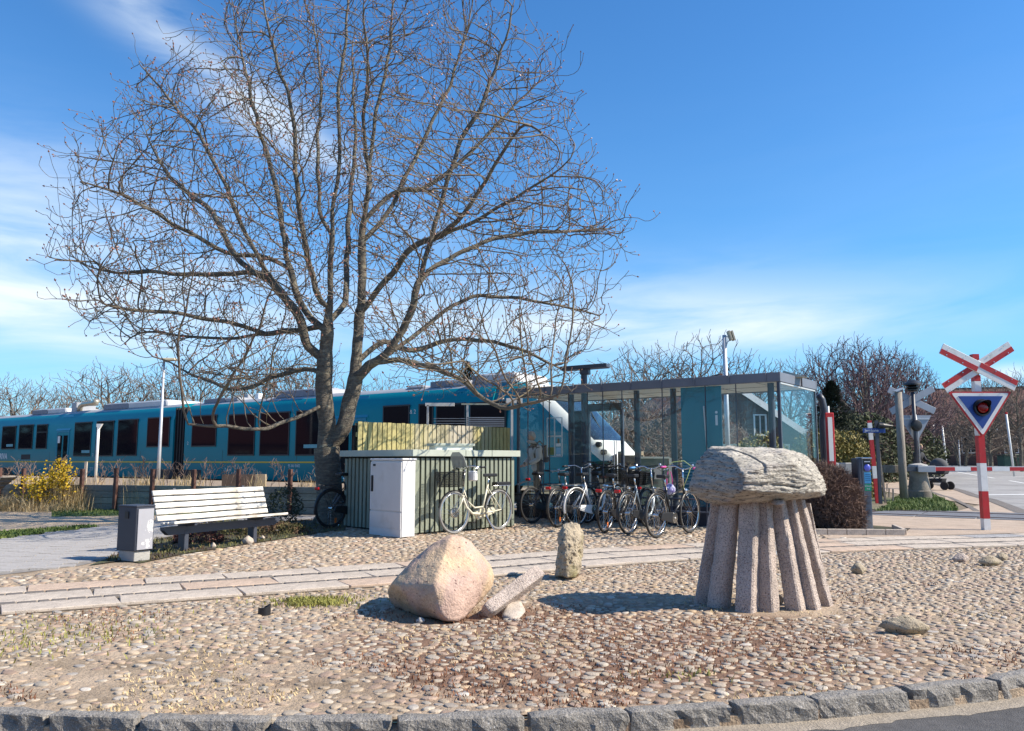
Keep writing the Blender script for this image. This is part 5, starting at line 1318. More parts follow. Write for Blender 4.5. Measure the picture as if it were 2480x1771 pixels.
def make_bike(label, loc, hd, frame_m, style='step', lean=0.03, rim=None, fender=None, bar='city', barm=None, grips=None, basket=False, rear_basket=False, guard=None, light=True, saddle_m=None, group='bicycles parked in the rack by the shelter', steer=0.0, rack=True, ebike=False, refl=False, scale=1.05, tyre=None):
    rim = rim or M['chrome']; fender = fender or M['black']; barm = barm or M['chrome']; grips = grips or M['black']; saddle_m = saddle_m or M['black']
    t = thing('bicycle', label, 'bicycle', (loc[0], loc[1], 0.0), hd, group, rx=lean); t.scale = (scale,) * 3
    hub = 0.045 if ebike else 0.022
    wheel_part(0, t, rim, 0.03, tyre or M['rubber'])
    fw = thing('front_assembly', None, None); fw.parent = t
    bb = Vector((0.44, 0, 0.29)); st = Vector((0.27, 0, 0.78)); hb = Vector((0.905, 0, 0.60)); ht = Vector((0.865, 0, 0.74)); rh = Vector((0, 0, WR)); fh = Vector((FX, 0, WR))
    f = MB()
    f.tube([bb, st], 0.016, 10)
    if style == 'step':
        f.tube([hb + Vector((0.0, 0, 0.02)), (0.80, 0, 0.42), (0.66, 0, 0.31), bb], 0.021, 10)
        f.tube([ht - Vector((0, 0, 0.02)), (0.78, 0, 0.52), (0.60, 0, 0.40), (0.40, 0, 0.41)], 0.014, 10)
    elif style == 'wave':
        f.tube([hb + Vector((0.0, 0, 0.05)), (0.84, 0, 0.42), (0.74, 0, 0.29), (0.60, 0, 0.26), bb], 0.028, 12)
    elif style == 'mixte':
        f.tube([hb, bb], 0.019, 10); f.tube([ht, (0.33, 0, 0.60)], 0.015, 10)
    else:
        f.tube([hb, bb], 0.022, 10); f.tube([ht - Vector((0, 0, .02)), st - Vector((0, 0, 0.05))], 0.018, 10)
    f.tube([hb, ht], 0.022, 10)
    for s in (-1, 1):
        o = Vector((0, 0.055 * s, 0)); i_ = Vector((0, 0.02 * s, 0))
        f.tube([bb + i_, rh + o], 0.010, 8); f.tube([st + i_ - (st - bb) * 0.12, rh + o], 0.0085, 8)
    f.build('frame', frame_m, t, smooth=True)
    # fork, handlebar
    fm = MB()
    for s in (-1, 1):
        fm.tube([hb + Vector((0.005, 0.045 * s, 0.0)), (0.96, 0.05 * s, 0.50), fh + Vector((0, 0.05 * s, 0))], 0.011, 8)
    fm.box(hb + Vector((0.005, 0, 0.0)), (0.035, 0.11, 0.03)); fm.build('fork', frame_m if style != 'mtb' else M['chrome'], t, smooth=True)
    top = Vector((0.825, 0, 1.04 if bar != 'flat' else 0.97)); sm = MB(); sm.tube([ht, top], 0.013, 8)
    if bar == 'city':
        pts = [(0.66, -0.29, 1.07), (0.76, -0.27, 1.075), (0.86, -0.16, 1.09), (0.87, -0.05, 1.05), (0.87, 0.05, 1.05), (0.86, 0.16, 1.09), (0.76, 0.27, 1.075), (0.66, 0.29, 1.07)]
    elif bar == 'high':
        pts = [(0.62, -0.30, 1.16), (0.72, -0.30, 1.17), (0.84, -0.20, 1.15), (0.88, -0.07, 1.06), (0.88, 0.07, 1.06), (0.84, 0.20, 1.15), (0.72, 0.30, 1.17), (0.62, 0.30, 1.16)]
    else:
        pts = [(0.80, -0.30, 0.995), (0.83, -0.15, 0.985), (0.84, 0, 0.98), (0.83, 0.15, 0.985), (0.80, 0.30, 0.995)]
    sm.tube([top, (0.87 if bar != 'flat' else 0.84, 0, pts[len(pts) // 2][2])], 0.014, 8)
    cur = smooth_line([Vector(p) for p in pts], 0.04) if False else [Vector(p) for p in pts]
    # rounded bar
    fine = []
    for i in range(len(cur) - 1):
        p0, p1, p2, p3 = cur[max(i - 1, 0)], cur[i], cur[i + 1], cur[min(i + 2, len(cur) - 1)]
        for k in range(4):
            u = k / 4; fine.append(0.5 * ((2 * p1) + (-p0 + p2) * u + (2 * p0 - 5 * p1 + 4 * p2 - p3) * u * u + (-p0 + 3 * p1 - 3 * p2 + p3) * u ** 3))
    fine.append(cur[-1]); sm.tube(fine, 0.0115, 8)
    hbm = sm.build('handlebar', barm, t, smooth=True)
    for s in (1, -1):
        a, b = (Vector(pts[0]), Vector(pts[1])) if s == 1 else (Vector(pts[-1]), Vector(pts[-2]))
        d = (b - a).normalized(); MB().tube([a - d * 0.02, a + d * 0.10], 0.018, 10).build('grip', grips, hbm, smooth=True)
        c = a + d * 0.12 + Vector((0.04, 0, -0.01)); MB().tube([a + d * 0.13, c + Vector((0.03, 0, -.02)), a + Vector((0.05, 0, -0.05))], 0.005, 6).build('brake_lever', M['chrome'], hbm)
    MB().tube([(0.84, 0.12, 1.04), (0.96, 0.08, 0.98), (0.95, 0.03, 0.75), (0.90, 0.02, 0.62)], 0.004, 5).build('cable', M['black'], hbm)
    MB().lathe([(0.025, 0), (0.03, 0.01), (0.02, 0.03)], Vector(pts[2]) + Vector((0, 0, 0.012)), 10).build('bell', M['chrome'], hbm)
    # saddle
    sd_ = MB(); sd_.prism([(-0.13, -0.075), (-0.10, -0.09), (-0.02, -0.06), (0.10, -0.025), (0.15, -0.012), (0.15, 0.012), (0.10, 0.025), (-0.02, 0.06), (-0.10, 0.09), (-0.13, 0.075)], (0, 0, 0.055), (0.235, 0, 0.91), (1, 0, 0), (0, 1, 0))
    so = sd_.build('saddle', saddle_m, t, bevel=0.018)
    MB().tube([st - Vector((-0.02, 0, .05)), (0.235, 0, 0.92)], 0.0125, 8).build('seat_post', M['chrome'], t, smooth=True)
    # fenders as curved strips
    def fend(cx, a0, a1, m, w=0.042, r=WR + 0.018):
        mb = MB(); n = 16; vs = []
        for i in range(n + 1):
            a = a0 + (a1 - a0) * i / n; c, s_ = math.cos(a), math.sin(a)
            for yy, rr in ((-w / 2, r - 0.010), (-w * .3, r), (w * .3, r), (w / 2, r - 0.010)): vs.append((cx + rr * c, yy, WR + rr * s_))
            for yy, rr in ((w / 2, r - 0.013), (-w / 2, r - 0.013)): vs.append((cx + (rr - 0.0) * c, yy, WR + rr * s_))
        fs = []
        for i in range(n):
            for j in range(6): fs.append((i * 6 + j, i * 6 + (j + 1) % 6, (i + 1) * 6 + (j + 1) % 6, (i + 1) * 6 + j))
        mb.add(vs, fs)
        return mb.build('fender', m, t, smooth=False)
    if fender is not False and style != 'mtb':
        fend(0, math.radians(20), math.radians(195), fender); fend(FX, math.radians(15), math.radians(165), fender)
    elif style == 'mtb':
        mb = MB(); mb.prism([(-0.42, 0.74), (-0.20, 0.80), (0.05, 0.80), (0.05, 0.785), (-0.20, 0.785), (-0.42, 0.72)], (0, 0.06, 0), (0, -0.03, 0)); mb.build('fender', M['black'], t)
    # chain guard, cranks, pedals
    g = MB()
    g.prism([(0.02, 0.30), (0.05, 0.385), (0.40, 0.375), (0.52, 0.33), (0.52, 0.25), (0.44, 0.20), (0.30, 0.225), (0.02, 0.29)], (0, 0.02, 0), (0, -0.075, 0)); g.build('chain_guard', guard or M['black'], t, bevel=0.006)
    ck = MB(); ck.lathe([(0.085, -0.004), (0.085, 0.004)], (0.44, -0.078, 0.29), 20, M3=Matrix.Rotation(PI / 2, 3, 'X')); ck.beam((0.44, -0.085, 0.29), (0.53, -0.085, 0.15), 0.012, 0.02); ck.beam((0.44, 0.085, 0.29), (0.35, 0.085, 0.43), 0.012, 0.02)
    co = ck.build('crank', M['chrome'], t)
    for p in ((0.53, -0.135, 0.15), (0.35, 0.135, 0.43)): MB().box(p, (0.09, 0.09, 0.022)).build('pedal', M['black'], co)
    # rack, light, reflector, kickstand
    if rack:
        r = MB(); z = 0.755
        for y in (-0.06, 0.06): r.tube([(0.16, y * .6, z), (0.08, y, z), (-0.25, y, z), (-0.29, y * .7, z - 0.01)], 0.005, 6); r.tube([(-0.20, y, z), (0, y * 1.05, WR)], 0.004, 6)
        for x in (-0.2, -0.08, 0.05): r.tube([(x, -0.06, z), (x, 0.06, z)], 0.004, 6)
        r.build('luggage_rack', M['black'] if not ebike else M['chrome'], t)
    if light:
        lx_ = -0.32 if rack else -0.10; lz = 0.70 if rack else 0.83
        MB().box((lx_, 0, lz), (0.045, 0.105, 0.05)).build('rear_light', mat('rear_light_red', (0.42, 0.01, 0.012), 0.25, var=0.1) if 'rl' not in M else M['rl'], t, bevel=0.012)
    if refl: MB().box((0.12, 0.018, WR - 0.22), (0.045, 0.01, 0.09)).build('reflector', mat('orange_reflector', (0.7, 0.16, 0.02), 0.3, var=0.1), t, bevel=0.004)
    ks = MB(); ks.tube([(0.36, 0.03, 0.27), (0.30, 0.16, 0.015)], 0.008, 6); ks.build('kickstand', M['chrome'], t)
    hl = MB(); hl.lathe([(0.03, 0), (0.035, 0.04), (0.02, 0.07)], (0.97, 0, 0.70), 12, M3=Matrix.Rotation(-PI / 2, 3, 'Y')); hl.build('front_light', M['chrome'] if not ebike else M['black'], t)
    def mesh_basket(x0, x1, z0, z1, wy, name, parent):
        b = MB(); nx, nz_ = 7, 6; tp = 0.86
        def ring(z, k): return [(x0 + (x1 - x0) * (1 - k) / 2, -wy * k, z), (x1 - (x1 - x0) * (1 - k) / 2, -wy * k, z), (x1 - (x1 - x0) * (1 - k) / 2, wy * k, z), (x0 + (x1 - x0) * (1 - k) / 2, wy * k, z)]
        for i in range(nz_ + 1):
            u = i / nz_; r = ring(z0 + (z1 - z0) * u, tp + (1 - tp) * u); b.tube(r, 0.006 if i == nz_ else 0.0028, 5, closed=True)
        lo_, hi_ = ring(z0, tp), ring(z1, 1.0)
        for e in range(4):
            a0, a1 = Vector(lo_[e]), Vector(lo_[(e + 1) % 4]); c0, c1 = Vector(hi_[e]), Vector(hi_[(e + 1) % 4])
            for i in range(9): b.tube([a0.lerp(a1, i / 9), c0.lerp(c1, i / 9)], 0.0026, 4, cap=False)
        for i in range(1, 7): p = Vector(lo_[0]).lerp(Vector(lo_[1]), i / 7); q_ = Vector(lo_[3]).lerp(Vector(lo_[2]), i / 7); b.tube([p, q_], 0.0026, 4, cap=False)
        bo_ = b.build(name, M['black'], parent)
        # fine mesh film between the wires
        f_ = MB()
        for e in range(4): f_.add([lo_[e], lo_[(e + 1) % 4], hi_[(e + 1) % 4], hi_[e]], [(0, 1, 2, 3)])
        f_.build('mesh_wall', M['meshfilm'], bo_)
        return bo_
    if basket: mesh_basket(1.00, 1.33, 0.76, 1.00, 0.19, 'basket', t)
    if rear_basket: mesh_basket(-0.30, 0.08, 0.77, 0.97, 0.15, 'basket', t)
    if ebike:
        MB().box((-0.07, 0, 0.785), (0.36, 0.13, 0.065)).build('battery', M['black'], t, bevel=0.012)
        MB().lathe([(0.075, -0.04), (0.085, -0.02), (0.085, 0.02), (0.075, 0.04)], (FX, 0, WR), 20, M3=Matrix.Rotation(PI / 2, 3, 'X')).build('hub_motor', M['chrome'], t, auto=0.6)
    # front wheel last so that steering can turn it
    fwz = wheel_part(FX, t, rim, hub, tyre or M['rubber'])
    bpy.data.objects.remove(fw)
    return t
def film_mat():
    m = bpy.data.materials.new('basket_mesh'); m.use_nodes = True; t = m.node_tree; t.nodes.clear()
    o = t.nodes.new('ShaderNodeOutputMaterial'); tr = t.nodes.new('ShaderNodeBsdfTransparent'); df = t.nodes.new('ShaderNodeBsdfDiffuse'); df.inputs[0].default_value = (0.02, 0.02, 0.02, 1)
    mx_ = t.nodes.new('ShaderNodeMixShader'); mx_.inputs[0].default_value = 0.42
    t.links.new(tr.outputs[0], mx_.inputs[1]); t.links.new(df.outputs[0], mx_.inputs[2]); t.links.new(mx_.outputs[0], o.inputs[0]); return m
M['meshfilm'] = film_mat(); M['rl'] = mat('rear_light_red', (0.45, 0.012, 0.014), 0.25, var=0.1)
silver = mat('silver_frame', (0.50, 0.50, 0.50), 0.35, 0.5, var=0.05); dgrey = mat('dark_grey_frame', (0.05, 0.05, 0.055), 0.35, 0.2, var=0.05); cream = mat('cream_frame', (0.68, 0.64, 0.50), 0.35, var=0.04)
whitef = mat('white_frame_paint', (0.78, 0.78, 0.76), 0.3, var=0.03); steelb = mat('steel_blue_frame', (0.20, 0.24, 0.27), 0.35, 0.3, var=0.08); blackf = mat('black_frame', (0.015, 0.015, 0.017), 0.3, var=0.0)
gtyre = mat('grey_tyre', (0.22, 0.215, 0.205), 0.8, var=0.1); bluegrip = mat('blue_grip', (0.08, 0.30, 0.62), 0.6); pink = mat('pink_grip', (0.60, 0.06, 0.28), 0.6)
HD = math.atan2(0.803, 0.595)
def at(px, py): return G(px, py)
make_bike('dark grey mountain bike with a raised black rear fender, nearest the green shed', at(1290, 1268), HD - 0.10, dgrey, 'mtb', bar='flat', rack=False, light=True, lean=-0.04, rim=M['black'])
make_bike('silver city bike with a large red tail light and orange reflector', at(1350, 1277), HD + 0.02, silver, 'diamond', bar='city', lean=0.02, refl=True)
make_bike('white step-through bike with white fenders and a black raised handlebar', at(1397, 1276), HD - 0.10, whitef, 'wave', bar='high', barm=M['black'], fender=M['white'], guard=M['white'], lean=-0.02)
make_bike('black step-through bike with front basket between the white bike and the blue-gripped bike', at(1466, 1291), HD + 0.10, blackf, 'step', bar='city', barm=M['black'], basket=True, lean=0.05, refl=True)
make_bike('steel-blue single-tube bike with bright blue handlebar grips', at(1524, 1296), HD - 0.02, steelb, 'wave', bar='city', grips=bluegrip, lean=-0.03)
make_bike('black bike with silver down tube, pink grips and a floral bag hanging on its bars', at(1590, 1303), HD - 0.06, blackf, 'mixte', bar='city', grips=pink, lean=0.03, light=False)
make_bike('black bike with a wire basket partly hidden behind the white step-through bike', at(1432, 1263), HD + 0.02, dgrey, 'diamond', bar='city', barm=M['black'], basket=True, lean=0.02)
make_bike('black bike mostly hidden behind the steel-blue bike, its rear basket showing', at(1568, 1277), HD + 0.06, blackf, 'step', bar='city', barm=M['black'], rear_basket=True, lean=-0.02)
# silver tube highlight of the sixth bike, floral bag and yellow cable
bgp = Vector(at(1590, 1303)); bd = Vector((math.cos(HD - 0.06), math.sin(HD - 0.06)))
bc = bgp + bd * 0.72 + Vector((-bd.y, bd.x)) * 0.14
bag = thing('handbag', 'small blue and white floral bag hanging from a bicycle handlebar', 'bag', (bc.x, bc.y, 0.70)); 
me = rock_mesh('bag_body', ellip(0, 0, 0.06, 0.12, 0.07, 0.11, 14, 3), M['flower'], sub=4, soft=12, n_amp=0.012, n_scale=12, f_amp=0.003, f_scale=40); link('bag_body', me, bag)
for s in (-1, 1): MB().tube([(0.05 * s, 0.02 * s, 0.14), (0.045 * s, 0, 0.26), (0.02 * s, 0, 0.36)], 0.008, 6).build('strap', pink, bag)
cb_ = MB().tube([tuple(Vector((bgp.x, bgp.y, 0)) + Vector((bd.x * x, bd.y * x, z)) + Vector((-bd.y * y, bd.x * y, 0))) for x, y, z in ((0.70, .25, 1.08), (0.82, 0.12, 1.22), (0.9, -0.05, 1.24), (0.94, -0.16, 1.15), (0.9, -0.10, 0.95), (0.86, -0.03, 0.75))], 0.006, 6).build('cable_lock', mat('lime_cable', (0.50, 0.60, 0.18), 0.5), None, smooth=True)
tag(cb_, 'thin lime coloured cable looped over the bars of the black bike with pink grips', 'cable lock')
# cream e-bike at the shed wall, black bike behind the shed
fwp = Vector(G(1106, 1293)); fd = Vector((-0.66, -0.751)).normalized(); rp_ = fwp - fd * FX * 1.0
eb = make_bike('cream electric bicycle with basket and windscreen leaning by the green shed', (rp_.x, rp_.y), math.atan2(fd.y, fd.x), cream, 'step', bar='city', basket=True, ebike=True, light=False, lean=0.02, group=None, tyre=gtyre, guard=cream, fender=M['rubber'])
MB().prism([(-0.17, 0), (0.17, 0), (0.15, 0.20), (0.08, 0.27), (-0.08, 0.27), (-0.15, 0.20)], (0.015, 0, 0), (0.93, 0, 1.07), (0, 1, 0), (0.35, 0, 0.94)).build('windscreen', M['shade'], eb)
bgw = MB(); bgw.box((0.80, 0.16, 0.93), (0.10, 0.15, 0.17)); bgw = bgw.build('pouch', M['white'], eb, bevel=0.02)
bk = make_bike('black bicycle half hidden behind the left end of the green shed', (0, 0), 0, blackf, 'step', bar='city', barm=M['black'], lean=0.04, group=None, rim=M['black'], refl=True, light=True)
bkp = Vector(G(800, 1279)); bk.location = (bkp.x, bkp.y, 0); bk.rotation_euler = (0.03, 0, math.atan2(UR.y, UR.x) + 0.10)
# low rack rail behind the bikes
rk = thing('bicycle_rack', 'low dark steel bicycle rack rail in front of the shelter plinth', 'bicycle rack', (A0.x, A0.y, 0), math.atan2(SDir.y, SDir.x))
for z in (0.28, 0.52): MB().tube([(0.2, -0.30, z), (SL - 0.3, -0.30, z)], 0.02, 8).build('rail', M['dsteel'], rk, smooth=True)
for k in range(8): MB().tube([(0.3 + k * 0.72, -0.30, 0), (0.3 + k * 0.72, -0.30, 0.54)], 0.018, 8).build('post', M['dsteel'], rk)

# ------------------------------------------------------------------ LEVEL CROSSING SIGN (near)
dS = 14.77
def C5(x, y): return (1980 + x / 3.124, 780 + y / 3.124)
gp = Vector(G(2388, 1284))
cs_ = thing('crossing_sign', 'red and white level crossing post with St Andrew cross and blue triangular warning sign', 'level crossing sign', (gp.x, gp.y, 0))
def L5(x, y, dy=0.0):
    p = P(*C5(x, y), gp.y); return Vector((p.x - gp.x, dy, p.z))
xb = 0.0
for y0, y1, m in ((1575, 1487, 'white'), (1487, 1280, 'red'), (1280, 1068, 'white'), (1068, 860, 'red'), (860, 450, 'white'), (450, 405, 'red'), (290, 245, 'red')):
    z0, z1 = L5(1230, y0).z, L5(1230, y1).z; z0 = max(z0, 0.0)
    MB().box((0, 0, (z0 + z1) / 2), (0.115, 0.115, z1 - z0 - 0.002)).build('post_section', M[m], cs_)
z0, z1 = L5(1230, 405).z, L5(1230, 290).z; MB().box((0, 0.01, (z0 + z1) / 2), (0.10, 0.09, z1 - z0)).build('post_section', M['twhite'], cs_)
ctr = (L5(1205, 347)); cx_ = 0.0; ctr.x = 0.0
def arm(ang, dy, L=1.50, w=0.205):
    a = thing('arm', None, None); a.parent = cs_; a.location = (0, dy, ctr.z); a.rotation_euler = (0, -ang, 0)
    up = 1
    MB().box((0, 0, 0), (L, 0.02, w)).build('arm_plate', M['white'], a, bevel=0.004)
    sg = 1 if ang > 0 else -1
    for sx in (-1, 1): MB().box((sx * (L / 4 + 0.0), -0.012, -sx * sg * w / 4 * 0.98), (L / 2 - 0.012, 0.006, w * 0.47)).build('red_stripe', M['red'], a)
    for sx in (-0.62, -0.3, 0.3, 0.62):
        for z in (-0.07, 0.07): MB().lathe([(0.009, 0), (0.009, 0.008)], (sx * L / 1.5, -0.016, z), 8, M3=Matrix.Rotation(PI / 2, 3, 'X')).build('bolt', M['chrome'], a)
    return a
arm(math.radians(31.5), -0.09); arm(math.radians(-27.5), -0.115)
# triangle, point down
tl_ = [(988, 545), (1448, 545), (1230, 882)]
tz = L5(1230, 530).z; bz = L5(1230, 882).z; hw_ = 0.585
def tri(s, y, m, name, th=0.012, rnd=0.05):
    h = tz - bz; cz_ = tz - h / 3; pts = []
    base = [(-hw_, tz), (hw_, tz), (0, bz)]
    for i, (x, z) in enumerate(base):
        px_, pz = base[i - 1]; nx_, nz2 = base[(i + 1) % 3]
        a = Vector((px_ - x, pz - z)).normalized(); b = Vector((nx_ - x, nz2 - z)).normalized(); P0 = Vector((x, z))
        p1, p2 = P0 + a * rnd, P0 + b * rnd; pm = (p1 + p2 + P0) / 3 * 1.0
        pts += [p1, p1 * 0.35 + p2 * 0.15 + P0 * 0.5, p1 * 0.15 + p2 * 0.35 + P0 * 0.5, p2]
    pts = [((p.x) * s, cz_ + (p.y - cz_) * s) for p in pts]
    return MB().prism(pts, (0, th, 0), (0.0, y, 0)).build(name, m, cs_)
tri(1.0, -0.10, M['red'], 'sign_border'); tri(0.90, -0.108, M['white'], 'sign_band', 0.008); tri(0.70, -0.114, M['bluep'], 'sign_face', 0.006, 0.01)
lz = L5(1235, 652).z
hood = MB(); hood.lathe([(0.155, 0.0), (0.15, 0.05), (0.125, 0.05), (0.115, 0.0)], (0.0, -0.115, lz), 24, M3=Matrix.Rotation(PI / 2, 3, 'X')); hood.build('lamp_hood', M['black'], cs_, auto=0.6)
hd2 = MB(); vs = []; n = 20
for i in range(n + 1):
    a = PI * i / n; vs += [(0.14 * math.cos(a), -0.12, lz + 0.14 * math.sin(a)), (0.13 * math.cos(a), -0.12 - 0.20 * math.sin(a) - 0.02, lz + 0.14 * math.sin(a) - 0.01)]
hd2.add(vs, [(2 * i, 2 * i + 2, 2 * i + 3, 2 * i + 1) for i in range(n)]); hd2.build('lamp_visor', M['black'], cs_)
ln_ = MB(); ln_.lathe([(0.10, 0), (0.085, 0.012), (0.05, 0.022), (0.01, 0.026)], (0, -0.165, lz), 24, M3=Matrix.Rotation(PI / 2, 3, 'X')); ln_.build('lamp_lens', M['lens_r'], cs_, smooth=True)

# far side: crossing seen from behind with bell, concrete base and barrier arm
bq = Vector(G(2226, 1211))
fs_ = thing('rear_crossing_sign', 'back of a grey level crossing sign with cross, triangle and bell on a concrete base', 'level crossing sign', (bq.x, bq.y, 0))
def LB(x, y): p = P(*C5(x, y), bq.y); return Vector((p.x - bq.x, 0, p.z))
MB().tube([(0, 0, 0.9), (0, 0, LB(765, 530).z)], 0.055, 12).build('pole', M['dsteel'], fs_, smooth=True)
MB().tube([(0.10, 0.0, 0.9), (0.09, 0.0, LB(790, 820).z), (0.05, 0, LB(770, 700).z)], 0.018, 8).build('cable_pipe', M['steel'], fs_, smooth=True)
bell = MB(); z0 = LB(765, 525).z; s_ = 1 / 3.124 / F * bq.y
bell.lathe([(30 * s_, 0), (42 * s_, 8 * s_), (42 * s_, 14 * s_), (30 * s_, 20 * s_), (50 * s_, 26 * s_), (50 * s_, 30 * s_), (24 * s_, 40 * s_), (66 * s_, 46 * s_), (64 * s_, 56 * s_), (30 * s_, 82 * s_), (6 * s_, 88 * s_)], (0, 0, z0), 20); bell.build('bell', M['black'], fs_, auto=0.7)
cz0 = LB(765, 590).z
for k, an in enumerate((math.radians(28), math.radians(-26))):
    o = MB().box((0, 0, 0), (1.62, 0.02, 0.215)).build('cross_arm', M['sback'], fs_, bevel=0.004); o.location = (0, 0.08 + 0.025 * k, cz0); o.rotation_euler = (0, -an, 0)
w_ = 0.54; z1 = LB(795, 705).z; z2 = LB(795, 905).z
MB().prism([(-w_, z1), (w_, z1), (0.03, z2), (-0.03, z2)], (0, 0.02, 0), (0.05, 0.07, 0)).build('triangle_back', M['sback'], fs_)
MB().box((0.05, 0.055, z1 - 0.12), (w_ * 1.7, 0.02, 0.03)).build('stiffener', M['steel'], fs_)
MB().lathe([(0.17, 0), (0.19, 0.05), (0.15, 0.12), (0.06, 0.14)], (0.04, 0.02, LB(770, 785).z), 16, M3=Matrix.Rotation(PI / 2, 3, 'X')).build('lamp_back', M['black'], fs_, auto=0.6)
cbm = MB(); rb0, rt0 = 0.34, 0.25; n = 4
cbm.lathe([(0.36, 0), (0.355, 0.28), (0.33, 0.30), (0.25, 0.92), (0.22, 0.94)], (0.03, 0.0, 0), 16); cbm.build('concrete_base', M['conc_d'], fs_, auto=0.5)
ba_ = thing('barrier', 'lowered red and white level crossing barrier arm with grey counterweight', 'barrier', (bq.x, bq.y, 0))
zb_ = P(2300, 1136, bq.y).z; hh = 0.165
def BX(px): return P(px, 1136, bq.y).x - bq.x
MB().box(((BX(2208) + BX(2250)) / 2, -0.30, zb_), (BX(2250) - BX(2208), 0.22, 0.20)).build('pivot_housing', M['sback'], ba_, bevel=0.01)
MB().lathe([(0.30, 0), (0.28, 0.07), (0.10, 0.12)], (0.02, 0, zb_ + 0.06), 16).build('pivot_cap', M['conc'], ba_)
MB().box(((BX(2160) + BX(2208)) / 2, -0.30, zb_), (BX(2208) - BX(2160), 0.10, 0.14)).build('rear_arm', M['dsteel'], ba_)
MB().box(((BX(2128) + BX(2163)) / 2, -0.30, zb_), (BX(2163) - BX(2128), 0.16, 0.24)).build('counterweight', M['conc_d'], ba_, bevel=0.008)
edges = [2250, 2299, 2337, 2388, 2430, 2479, 2520, 2562, 2604]
for i, (a, b) in enumerate(zip(edges, edges[1:])):
    MB().box(((BX(a) + BX(b)) / 2, -0.30, zb_), (BX(b) - BX(a) - 0.004, 0.07, 0.115)).build('arm_section', M['red'] if i % 2 == 0 else M['white'], ba_)
MB().box(((BX(2250) + BX(2604)) / 2, -0.30, zb_ + 0.072), (BX(2604) - BX(2250), 0.05, 0.026)).build('arm_rail', M['twhite'], ba_)
for i, px in enumerate((2258, 2136)):
    pass
wp = Vector(G(2190, 1213))
wpo = thing('wooden_pole', 'weathered grey wooden pole with slanted metal cap left of the concrete base', 'pole', (wp.x, wp.y, 0))
zt_ = P(2186, 950, wp.y).z
MB().tube([(0, 0, 0), (0.0, 0, 1.2), (0, 0, zt_)], [0.125, 0.12, 0.108], 14).build('trunk', M['oldpole'], wpo, smooth=True)
MB().prism([(-0.12, 0), (0.15, 0.10), (0.13, 0.14), (-0.13, 0.04)], (0, 0.24, 0), (0, -0.12, zt_)).build('cap', M['steel'], wpo)
# slim red white marker with street name sign and signal head behind it
sp_ = Vector((P(2134, 1150, 23.5).x, 23.5))
so_ = thing('street_sign_post', 'thin post carrying a blue Jernbane street name sign', 'street sign', (sp_.x, sp_.y, 0))
def LP(px, py, dy=0.0): p = P(px, py, sp_.y); return Vector((p.x - sp_.x, dy, p.z))
MB().box((LP(2128, 1130).x, 0, 1.2), (0.09, 0.06, 2.4)).build('post', M['dsteel'], so_)
a, b = LP(2088, 1043), LP(2142, 1041)
pl_ = MB().box(((a.x + b.x) / 2, -0.05, a.z), (b.x - a.x, 0.015, 0.135)).build('sign_plate', M['bluep'], so_); text('Jernbane', 0.115, pl_, M['white'], (a.x + 0.25, -0.06, a.z), (PI / 2, 0, 0))
MB().lathe([(0.085, 0), (0.085, 0.12), (0.02, 0.42)], (LP(2123, 1032).x, -0.12, LP(2130, 1031).z), 14, M3=Matrix.Rotation(PI / 2 + 0.05, 3, 'Y')).build('signal_head', M['black'], so_)
rw = thing('marker_post', 'slim red and white slanted marker post behind the barrier counterweight', 'marker post', (LP(2137, 1150).x + sp_.x, 23.9, 0))
for z0, z1, m in ((0.0, 0.72, 'red'), (0.72, 1.08, 'white'), (1.08, 1.85, 'red'), (1.85, 2.35, 'white'), (2.35, 2.42, 'red')):
    MB().beam((-0.05 * z0 - 0.0, 0, z0), (-0.05 * z1, 0, z1), 0.05, 0.12).build('section', M[m], rw)
for dx in (0.22,): MB().beam((dx + 0.10, 0.2, 0), (dx - 0.06, 0.2, 2.2), 0.05, 0.05).build('stake', M['oldpole'], rw)

# check-in post
ck = Vector(G(2098, 1281)); cko = thing('check_in_post', 'dark grey check in post with blue disc, cyan label and green label', 'ticket post', (ck.x, ck.y, 0), 0.10)
MB().box((0.0, 0, 0.64), (0.165, 0.20, 1.28)).build('body', mat('post_grey', (0.16, 0.17, 0.19), 0.45, 0.2, var=0.06), cko, bevel=0.012)
MB().box((-0.12, 0.02, 0.64), (0.075, 0.26, 1.30)).build('side_wing', M['dsteel'], cko, bevel=0.02)
MB().box((0.01, -0.02, 1.29), (0.20, 0.24, 0.03)).build('top', M['steel'], cko, bevel=0.01)
MB().box((0.02, -0.104, 1.17), (0.14, 0.008, 0.22)).build('head_panel', M['black'], cko)
MB().box((0.02, -0.11, 1.225), (0.11, 0.006, 0.018)).build('slot', M['white'], cko)
dd = MB(); dd.lathe([(0.066, 0), (0.06, 0.01), (0.02, 0.016)], (0.02, -0.104, 1.115), 24, M3=Matrix.Rotation(PI / 2, 3, 'X')); 
o = dd.build('disc', mat('blue_disc', (0.13, 0.15, 0.62), 0.3, var=0.04), cko, smooth=True); o.scale = (1, 1, 1)
MB().box((0.02, -0.103, 0.93), (0.13, 0.006, 0.20)).build('cyan_label', M['lblue'], cko)
ll = MB()
for k in range(4): ll.box((0.02, -0.108, 0.99 - k * 0.035), (0.10, 0.004, 0.008))
ll.build('label_lines', M['bluep'], cko)
gl_ = MB().box((0.02, -0.103, 0.755), (0.13, 0.006, 0.125)).build('green_label', M['lgreen'], cko); text('Check', 0.052, gl_, M['white'], (0.02, -0.108, 0.78), (PI / 2, 0, 0)); text('ind', 0.052, gl_, M['white'], (0.02, -0.108, 0.73), (PI / 2, 0, 0))
